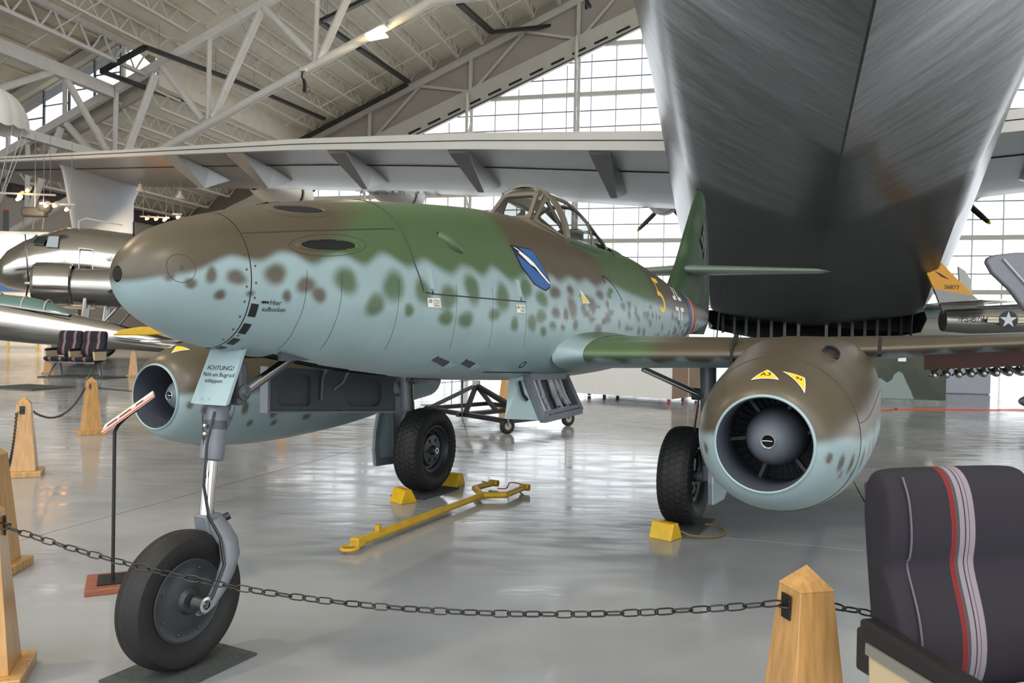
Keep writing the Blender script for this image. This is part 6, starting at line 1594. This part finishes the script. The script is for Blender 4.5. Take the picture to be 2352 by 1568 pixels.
def slab_wing(par, P, name, m, n=18):
    """P: list of (y, xle, chord, z, thickness)"""
    secs = []
    for y, xl, c, z, t in P:
        s_ = []
        for k in range(n):
            a = 2 * math.pi * k / n; s_.append((xl + c * (.5 - .5 * math.cos(a)) if True else 0, y, z + t * .5 * math.sin(a) * (1 - .45 * (.5 - .5 * math.cos(a)))))
        secs.append(s_)
    return MB().loft(secs).build(name, m, par, ang=50)
for sg in (-1, 1):
    slab_wing(al, [(sg * .8, 4.2, 4.4, 2.5, .75), (sg * 4.3, 4.2, 4.4, 2.5, .7), (sg * 9, 5.6, 3.0, 2.95, .45), (sg * 13.6, 7.0, 1.6, 3.4, .22)], 'wing', ALU)
    e = empty('engine', (0, sg * 2.75, 2.75), 0, al)
    MB().rev([(1.75, .45), (1.75, .66), (1.85, .74), (2.3, .76), (2.9, .74), (2.95, .68)], (0, 0, 0), (1, 0, 0), 28).build('cowling', ALU, e)
    MB().rev([(2.9, .6), (3.05, .6), (4.4, .68), (6.5, .5), (8.5, .15)], (0, 0, -.05), (1, 0, 0), 24).build('nacelle', ALUD, e)
    MB().rev([(1.78, .65), (1.9, .3), (1.9, .001)], (0, 0, 0), (1, 0, 0), 20).build('engine_face', BLACKM, e)
    MB().rev([(1.45, .03), (1.5, .09), (1.9, .12)], (0, 0, 0), (1, 0, 0), 14).build('propeller_hub', ALUD, e)
    pb = MB().loft([[(1.6, -.08 * w, r_), (1.57, 0, r_), (1.6, .08 * w, r_), (1.62, 0, r_)] for r_, w in ((.1, .7), (.6, 1.3), (1.2, 1.2), (1.6, .7), (1.72, .2))]).mesh('propeller_blade', ALUD)
    for k in range(3): inst('propeller_blade', pb, e, (0, 0, 0), (R(20 + 120 * k), 0, 0))
    lgn = empty('main_gear', (0, sg * 2.75, 0), 0, al)
    for y in (-.4, .4): MB().tube((3.4, y, 2.4), (3.2, y, .58), .07, n=8).build('leg', ALUD, lgn)
    MB().tube((4.6, 0, 2.3), (3.3, 0, .7), .05, n=8).build('drag_brace', ALUD, lgn)
    MB().rev([(-.18, .3), (-.22, .48), (-.1, .57), (.1, .57), (.22, .48), (.18, .3)], (3.2, 0, .57), (0, 1, 0), 24, True).build('tyre', RUBBER, lgn)
secs = []
slab_wing(al, [(-4.2, 16.6, 1.4, 4.0, .15), (-.2, 15.8, 2.6, 4.0, .3), (.2, 15.8, 2.6, 4.0, .3), (4.2, 16.6, 1.4, 4.0, .15)], 'tailplane', ALU)
MB().rev([(-.08, .1), (-.1, .2), (.1, .2), (.08, .1)], (18.2, 0, .21), (0, 1, 0), 16, True).build('tail_wheel', RUBBER, al); MB().tube((18.0, 0, 2.4), (18.2, 0, .2), .06, n=8).build('tail_leg', ALUD, al)
# ---- low silver trainer: x aft
q0 = depth_at(40, 735, 27.3); tt = math.atan2(.15, 1); TS = 1.44
tr_ = tag(empty('silver_trainer', (q0.x - 3.2 * TS, 26.8, 0), tt), 'low bright silver propeller trainer with green tinted canopy at left edge', 'aircraft'); tr_.scale = (TS,) * 3
def zt_(x): return 1.125 - .141 * (max(x, 2) - 3.2)
secs = []
for x, r_ in ((-2.6, .3), (-2.4, .5), (-1.2, .54), (0, .54), (2, .54), (3.5, .46), (5, .34), (6.5, .2), (7.4, .08)):
    secs.append([(x, r_ * .8 * math.cos(a), zt_(x) + r_ * math.sin(a)) for a in np.linspace(0, 2 * math.pi, 24, endpoint=False)])
MB().loft(secs).build('fuselage', ALU, tr_, ang=50)
CANG = mat('green_glazing', (104, 132, 124), .08, .0)
cpx = empty('canopy', (0, 0, 0), 0, tr_); secs = []
CN = ((2.5, .02, .24), (2.75, .24, .27), (3.4, .27, .28), (4.0, .2, .24), (4.4, .02, .18))
for x, h_, w in CN:
    secs.append([(x, w * math.cos(a), zt_(x) + .36 + h_ * math.sin(a)) for a in np.linspace(0, math.pi, 13)])
MB().loft(secs, closed=False, caps=False).build('glazing', CANG, cpx)
for x in (2.78, 3.35, 3.85): MB().path([(x, .285 * math.cos(a), zt_(x) + .36 + .275 * math.sin(a)) for a in np.linspace(0, math.pi, 15)], .016, 5).build('canopy_frame', WHITE, cpx)
for s in (-1, 1): MB().path([(x, s * .285, zt_(x) + .36) for x in (2.45, 3, 3.7, 4.4)], .022, 5).build('canopy_rail', WHITE, cpx)
slab_wing(tr_, [(-4.4, .9, 1.0, .95, .1), (-.3, -.2, 2.1, .78, .28), (.3, -.2, 2.1, .78, .28), (4.4, .9, 1.0, .95, .1)], 'wing', ALU)
slab_wing(tr_, [(-1.7, 6.4, .45, .76, .05), (-.1, 6.0, 1.0, .74, .1), (.1, 6.0, 1.0, .74, .1), (1.7, 6.4, .45, .76, .05)], 'tailplane', ALU)
YFP = [(5.55, .86), (5.75, 1.0), (6.2, 1.08), (7.0, 1.06), (7.1, .92), (6.2, .87)]
MB().prism([(x, -.9, z) for x, z in YFP], (0, .08, 0)).build('yellow_tip', YEL, tr_, smooth=False, bevel=.03)
MB().prism([(6.1, -.04, .8), (7.1, -.04, .75), (7.35, -.04, 1.2), (6.9, -.04, 1.25)], (0, .08, 0)).build('rudder', WHITE, tr_, smooth=False)
for y in (-1.0, 1.0):
    MB().tube((.3, y, .75), (.15, y, .25), .05, n=8).build('gear_leg', ALUD, tr_); MB().rev([(-.07, .14), (-.08, .21), (-.04, .25), (.04, .25), (.08, .21), (.07, .14)], (.15, y, .25), (0, 1, 0), 20, True).build('tyre', RUBBER, tr_)
MB().path([(6.7, 0, .6), (6.95, 0, .3), (7.0, 0, .12)], .03, 6).build('tail_leg', ALUD, tr_); MB().rev([(-.04, .06), (-.05, .11), (.05, .11), (.04, .06)], (7.0, 0, .11), (0, 1, 0), 14, True).build('tail_wheel', RUBBER, tr_)
MB().box((1.2, -.75, .95), (.7, .4, .05), rz=.1).build('wing_walk', BLACKM, tr_, smooth=False)

# ---- silver jet with yellow fin, tail towards the hull
JD = 30.0
def jp(px, py, y=JD): return depth_at(px, py, y)
org = jp(2165, 735); sj = tag(empty('silver_jet', (org.x, JD, 0), R(-6)), 'silver jet with yellow tail fin and star marking at right', 'aircraft')
def SJ(px, py, dy=0): p = jp(px, py); return Vector((p.x - org.x, dy, p.z))
zj = org.z
secs = [[(x, r_ * math.cos(a), zj - .02 + r_ * math.sin(a)) for a in np.linspace(0, 2 * math.pi, 26, endpoint=False)] for x, r_ in ((0, .40), (.1, .42), (1.5, .52), (3.5, .66), (6, .78), (9, .78), (11, .5), (11.8, .2))]
MB().loft(secs).build('fuselage', ALUD, sj, ang=50)
MB().rev([(-.01, .36), (.15, .34), (.16, .001)], (0, 0, zj - .02), (1, 0, 0), 20).build('jet_pipe', BLACKM, sj)
YF = mat('fin_yellow', (222, 156, 26), .45); GF = mat('fin_grey', (126, 126, 124), .4, .5)
MB().prism([SJ(2118, 600, -.06), SJ(2124, 595, -.06), SJ(2150, 595, -.06), SJ(2160, 602, -.06), SJ(2232, 680, -.06), SJ(2145, 663, -.06)], (0, .12, 0)).build('fin_tip', YF, sj, smooth=False)
MB().prism([SJ(2145, 663, -.07), SJ(2232, 680, -.07), SJ(2262, 708, -.07), SJ(2290, 722, -.07), SJ(2166, 722, -.07)], (0, .14, 0)).build('fin_base', GF, sj, smooth=False)
MB().prism([SJ(2146, 622, -.075), SJ(2158, 628, -.075), SJ(2178, 642, -.075), SJ(2162, 636, -.075)], (0, .01, 0)).build('fin_bolt', INK, sj, smooth=False)
flat_text('fin_serial', '26877', .22, SJ(2183, 660, -.075), (1, 0, -.06), (0, 0, 1), INK, sj)
slab_wing(sj, [(-2.6, .2, .9, zj + .66, .06), (0, -.3, 1.7, zj + .62, .14), (2.6, .2, .9, zj + .66, .06)], 'tailplane', ALU)
def side_text(t, size, x, z): return flat_text('buzz_number', t, size, (x, -.60, z), (1, 0, 0), (0, -.05, 1), INK, sj, sx=.85)
side_text('FS-877', .36, .80, zj + .03)
ins = empty('star_insignia', (0, 0, 0), 0, sj); cx_, cz_ = SJ(2286, 735).x, zj + .03; yy = -.72
def disc(r_, y, m, n=28): MB().rev([(0, r_), (.008, r_), (.008, .0005)], (cx_, y, cz_), (0, -1, 0), n).build('roundel', m, ins, smooth=False)
NAVY = mat('navy_blue', (34, 38, 52), .4)
for sg in (-1, 1):
    MB().box((cx_ + sg * .5, yy, cz_), (.48, .01, .26)).build('roundel_bar', NAVY, ins, smooth=False); MB().box((cx_ + sg * .5, yy - .006, cz_), (.42, .01, .20)).build('roundel_bar', WHT, ins, smooth=False); MB().box((cx_ + sg * .5, yy - .012, cz_), (.42, .01, .06)).build('roundel_bar', YELI, ins, smooth=False)
disc(.33, yy - .01, NAVY)
stp = [(cx_ + (.31 if k % 2 == 0 else .12) * math.sin(k * math.pi / 5), yy - .022, cz_ + (.31 if k % 2 == 0 else .12) * math.cos(k * math.pi / 5)) for k in range(10)]
MB().prism(stp, (0, -.006, 0)).build('roundel_star', WHT, ins, smooth=False)
for sg in (-1, 1):
    slab_wing(sj, [(sg * .4, 5.0, 3.2, zj - .2, .32), (sg * 4.4, 6.0, 1.6, zj - .05, .12)], 'wing', ALUD)
    MB().tube((6.2, sg * 1.6, zj - .3), (6.2, sg * 1.6, .4), .07, n=8).build('gear_leg', ALUD, sj); MB().rev([(-.1, .2), (-.12, .34), (-.06, .4), (.06, .4), (.12, .34), (.1, .2)], (6.2, sg * 1.6, .4), (0, 1, 0), 20, True).build('tyre', RUBBER, sj)
MB().tube((10.6, 0, zj - .3), (10.6, 0, .35), .06, n=8).build('nose_leg', ALUD, sj); MB().rev([(-.08, .15), (-.1, .28), (-.05, .33), (.05, .33), (.1, .28), (.08, .15)], (10.6, 0, .33), (0, 1, 0), 20, True).build('tyre', RUBBER, sj)
# ---- grey jet, only its tall fin and rear shows
GD = 22.5
og = depth_at(2400, 760, GD); gj = tag(empty('grey_jet', (og.x, GD, 0), 0), 'grey jet with broad rounded tail fin at right edge', 'aircraft')
def GJ(px, py, dy=0): p = depth_at(px, py, GD); return Vector((p.x - og.x, dy, p.z))
GJM = mat('jet_grey', (128, 130, 138), .42, .1, var=.04)
MB().prism([GJ(2262, 603, -.1), GJ(2266, 592, -.1), GJ(2285, 585, -.1), GJ(2330, 580, -.1), GJ(2420, 580, -.1), GJ(2460, 720, -.1), GJ(2352, 715, -.1), GJ(2318, 668, -.1), GJ(2276, 628, -.1)], (0, .2, 0)).build('tail_fin', GJM, gj, smooth=False, bevel=.05)
MB().bar(GJ(2298, 596, -.14), GJ(2362, 668, -.14), .04, .06, (0, 1, 0)).build('fin_stripe', WHITE, gj, smooth=False)
zg = GJ(2400, 735).z
MB().loft([[(x, r_ * math.cos(a), zg - .3 + r_ * math.sin(a)) for a in np.linspace(0, 2 * math.pi, 22, endpoint=False)] for x, r_ in ((-.2, .45), (1, .6), (4, .75), (8, .7), (10, .3))]).build('fuselage', GJM, gj)
slab_wing(gj, [(-1.9, -.9, .9, GJ(2352, 700).z, .08), (0, -.6, 1.5, GJ(2352, 700).z, .16), (1.9, -.9, .9, GJ(2352, 700).z, .08)], 'tailplane', GJM)
for y in (-1.2, 1.2): MB().tube((4, y, zg - .4), (4, y, .3), .07, n=8).build('gear_leg', GJM, gj); MB().rev([(-.1, .2), (-.12, .3), (.12, .3), (.1, .2)], (4, y, .3), (0, 1, 0), 18, True).build('tyre', RUBBER, gj)
MB().tube((8.5, 0, zg - .5), (8.5, 0, .3), .06, n=8).build('nose_leg', GJM, gj); MB().rev([(-.08, .15), (-.1, .3), (.1, .3), (.08, .15)], (8.5, 0, .3), (0, 1, 0), 18, True).build('tyre', RUBBER, gj)
# ---- pale light aircraft behind them
LD = 38.0
ol_ = depth_at(2095, 735, LD); la = tag(empty('white_light_aircraft', (ol_.x, LD, 0), 0), 'pale cream light aircraft with clear cabin between hull and jet tail', 'aircraft')
def LJ(px, py, dy=0): p = depth_at(px, py, LD); return Vector((p.x - ol_.x, dy, p.z))
CREAM = mat('cream_paint', (206, 204, 192), .4, var=.03)
z0_, z1_ = LJ(2090, 760).z, LJ(2100, 700).z
MB().loft([[(x, w * math.cos(a), zc + h_ * math.sin(a)) for a in np.linspace(0, 2 * math.pi, 20, endpoint=False)] for x, w, h_, zc in ((-.9, .2, .3, 2.4), (-.3, .55, .7, 2.2), (.6, .6, .72, 2.15), (1.6, .55, .6, 2.15), (3.5, .35, .4, 2.3), (6, .15, .2, 2.5))]).build('fuselage', CREAM, la)
MB().loft([[(x, w * math.cos(a), 2.6 + h_ * math.sin(a)) for a in np.linspace(0, math.pi, 11)] for x, w, h_ in ((-.1, .4, .05), (.5, .5, .5), (1.3, .5, .55), (1.6, .45, .2))], closed=False, caps=False).build('cabin_glazing', mat('pale_glazing', (178, 196, 200), .1), la)
MB().prism([LJ(2205, 685, -.05), LJ(2200, 612, -.05), LJ(2216, 622, -.05), LJ(2230, 645, -.05), LJ(2232, 690, -.05)], (0, .1, 0)).build('tail_fin', CREAM, la, smooth=False)
slab_wing(la, [(-5.5, .3, 1.2, 3.2, .1), (0, .2, 1.5, 3.15, .2), (5.5, .3, 1.2, 3.2, .1)], 'wing', CREAM)
for y in (-.9, .9): MB().tube((.6, y * .4, 1.6), (.7, y, .25), .05, n=8).build('gear_leg', CREAM, la); MB().rev([(-.06, .1), (-.08, .25), (.08, .25), (.06, .1)], (.7, y, .25), (0, 1, 0), 16, True).build('tyre', RUBBER, la)
MB().tube((-.5, 0, 1.8), (-.5, 0, .25), .05, n=8).build('nose_leg', CREAM, la); MB().rev([(-.06, .1), (-.08, .25), (.08, .25), (.06, .1)], (-.5, 0, .25), (0, 1, 0), 16, True).build('tyre', RUBBER, la)

# ================================================================ parachute, track lights, stage and booth at far left
pc = depth_at(-22, 292, 33)
ch = tag(empty('parachute_canopy', (pc.x, 33, pc.z)), 'white parachute canopy hanging under the roof at left edge', 'parachute')
PCM = mat('parachute_silk', (222, 220, 214), .7)
for g in range(16):
    secs = []
    for t in np.linspace(0.02, 1, 9):
        a = t * math.pi / 2; row = []
        for k in range(5):
            f = k / 4; th_ = 2 * math.pi * (g + f) / 16; bul = 1 + .035 * math.sin(math.pi * f) * t
            row.append((1.35 * math.sin(a) * math.cos(th_) * bul, 1.35 * math.sin(a) * math.sin(th_) * bul, 1.65 * math.cos(a) ** .9 - (.1 * math.sin(math.pi * f) if t == 1 else 0)))
        secs.append(row)
    MB().loft(secs, closed=False, caps=False).build('gore', PCM, ch)
for k in range(16):
    th_ = 2 * math.pi * k / 16; MB().tube((1.35 * math.cos(th_), 1.35 * math.sin(th_), 0), (0, 0, -4.2), .012, n=4).build('suspension_line', WHITE, ch)
MB().tube((0, 0, 1.6), (0, 0, 14.5 - pc.z + 2), .02, n=5).build('hanging_cable', GREYW, ch)
BULB = mat('warm_bulb', (255, 214, 150), .4, emit=((255, 170, 80), 22))
def track(label, a, b, lamps, y):
    A_, B_ = depth_at(*a, y), depth_at(*b, y); c = A_
    o = tag(empty('lighting_track', (c.x, c.y, 0)), label, 'track', 'hanging lighting tracks'); off = Vector((c.x, c.y, 0))
    MB().bar(A_ - off, B_ - off, .08, .08).build('track_bar', WHITE, o, smooth=False)
    for t in (.1, .9): p = A_.lerp(B_, t) - off; MB().tube(p, p + Vector((0, 0, 3.0)), .015, n=4).build('hanger', GREYW, o)
    lt_ = bpy.data.lights.new('track_light', 'AREA'); lt_.energy = 130 * len(lamps); lt_.color = (1.0, .74, .48); lt_.size = .5; lo_ = bpy.data.objects.new('track_light', lt_); COL.objects.link(lo_); lo_.parent = o; lo_.location = A_.lerp(B_, .5) - off - Vector((0, .3, .3)); lo_.rotation_euler = (R(40), 0, 0)
    for lx, ly, lab in lamps:
        p = depth_at(lx, ly, y - .15); l_ = tag(empty('track_lamp', p), lab, 'lamp', 'small warm track lamps')
        MB().rev([(0, .05), (.05, .11), (.22, .09), (.3, .03)], (0, 0, 0), (.25, .5, .6), 12, True).build('lamp_can', WHITE, l_)
        MB().ball((0, -.03, -.02), .075, 10, 6).build('bulb', BULB, l_)
track('upper lighting track left of the float pylon', (0, 443), (128, 448), [(63, 437, 'topmost small warm lamp left of the float pylon'), (45, 448, 'warm lamp below the topmost one at far left'), (41, 457, 'lowest of the left cluster of warm lamps')], 40)
track('lower lighting track left of the float pylon', (92, 467), (172, 470), [(105, 472, 'left lamp of the pair left of the pylon'), (125, 472, 'right lamp of the pair left of the pylon'), (153, 481, 'single warm lamp nearest the pylon on its left')], 40)
track('lighting track right of the float pylon', (322, 497), (388, 500), [(337, 502, 'first warm lamp right of the float pylon'), (358, 503, 'second warm lamp right of the float pylon'), (377, 505, 'third warm lamp right of the float pylon')], 52)
track('short lighting track above the fighter nose', (396, 491), (418, 492), [(408, 499, 'last warm lamp above the fighter nose')], 52)
for lx, ly, lab in ((322, 436, 'left white pendant lamp under the wing'), (414, 452, 'right white pendant lamp under the wing')):
    p = depth_at(lx, ly, 52); o = tag(empty('pendant_lamp', p), lab, 'lamp', 'white pendant lamps')
    MB().rev([(0, .3), (.1, .28), (.3, .14), (.45, .12)], (0, 0, -.1), (0, 0, 1), 16, True).build('shade', WHITE, o); MB().tube((0, 0, .3), (0, 0, 1.8), .02, n=5).build('cord', GREYW, o)
bo = depth_at(30, 741, 46)
bt = tag(empty('exhibit_booth', (bo.x, 46, 0)), 'white exhibit booth with blue band behind the airliner nose', 'booth')
bt.scale = (1.3, 1.3, 1.3)
MB().box((-1.0, 0, 2.6), (5.2, .3, 5.2)).build('back_panel', WPAN, bt, smooth=False); MB().box((-1.0, -.2, 2.9), (5.2, .1, .6)).build('blue_band', BLUE, bt, smooth=False)
for k in range(5): MB().box((-3.0 + k * 1.0, -.25, 4.5), (.85, .08, 1.0)).build('window_glow_panel', mat('window_glow', (235, 245, 245), .4, emit=((230, 245, 250), 1.2)), bt, smooth=False)  # glowing panels standing in for a bright window grid
for z in (.9, 1.5, 2.1): MB().bar((-3.5, -.8, z), (1.6, -.8, z), .06, .06).build('yellow_rail', YEO, bt, smooth=False)
for k in range(5): MB().bar((-3.5 + k * 1.27, -.8, 0), (-3.5 + k * 1.27, -.8, 2.2), .06, .06, (0, 1, 0)).build('rail_post', YEO, bt, smooth=False)
# suspended dark engine model and propeller on the far wall
p = depth_at(80, 487, 42); o = tag(empty('hanging_engine', p), 'small dark engine frame hanging against the far wall', 'engine')
MB().box((0, 0, 0), (1.2, .5, .5)).build('engine_block', BLACKM, o, bevel=.1); MB().ball((.5, 0, .3), .4, 10, 7).build('cylinder_head', BLACKM, o)
for x in (-.5, 0, .5): MB().tube((x, 0, 0), (x - .1, 0, -.9), .05, n=5).build('strut', BLACKM, o)
MB().tube((0, 0, .2), (0, 0, 4), .02, n=4).build('cable', GREYW, o)
p = depth_at(14, 500, 46); o = tag(empty('wall_propeller', p), 'dark propeller blade standing upright at far left', 'propeller')
MB().loft([[(-.12 * w, -.03, z), (.12 * w, -.03, z), (.12 * w, .03, z), (-.12 * w, .03, z)] for z, w in ((-p.z, .8), (-.5, 1.4), (.3, 1.3), (.42, 1.2))]).build('blade', BLACK, o); MB().box((0, 0, .46), (.26, .06, .1)).build('blade_tip', mat('tip_red', (150, 40, 30), .5), o, smooth=False)

p = depth_at(2338, 921, 15.5); o = tag(empty('drop_tank', (p.x, p.y, 0), 0), 'dark grey pointed drop tank nose at right edge beyond the seat', 'tank')
MB().rev([(0, .005), (.05, .06), (.2, .14), (.5, .2), (1.6, .22), (2.4, .14), (2.8, .02)], (0, 0, p.z), (1, 0, 0), 20).build('tank_body', DGREY, o)
for x in (.7, 1.8): MB().box((x, 0, (p.z - .1) / 2), (.1, .5, max(.1, p.z - .1))).build('cradle', BLACKM, o, smooth=False)
# ---- lit hall lamps (their own light)
def hall_light(name, loc, power, col=(1.0, .80, .56), size=.9):
    l = bpy.data.lights.new(name, 'AREA'); l.energy = power; l.color = col; l.size = size; l.shape = 'DISK'
    o = bpy.data.objects.new(name, l); COL.objects.link(o); o.location = loc; return o
fp = fl1.location
o = hall_light('floodlight_beam', (0, -.1, -.1), 500); o.parent = fl1
for i, (loc, lab) in enumerate((((-7.5, 1.0, 13.0), 'high bay lamp over the left aisle'), ((3.5, -5.0, 14.0), 'high bay lamp behind the viewpoint'), ((-14.0, 12.0, 12.5), 'high bay lamp above the silver trainer'))):
    h_ = tag(empty('high_bay_lamp', loc), lab, 'lamp', 'high bay lamps under the roof')
    MB().rev([(0, .45), (.12, .42), (.35, .2), (.6, .16)], (0, 0, 0), (0, 0, 1), 20, True).build('reflector', WHITE, h_)
    MB().rev([(-.012, .4), (-.014, .001)], (0, 0, 0), (0, 0, 1), 20).build('lens', LAMP, h_)
    rz_ = roof_z(Vector(loc))
    MB().tube((0, 0, .5), (0, 0, rz_ - loc[2]), .02, n=5).build('hanger', GREYW, h_)
    l = hall_light('high_bay_light', (0, 0, -.05), 280); l.parent = h_
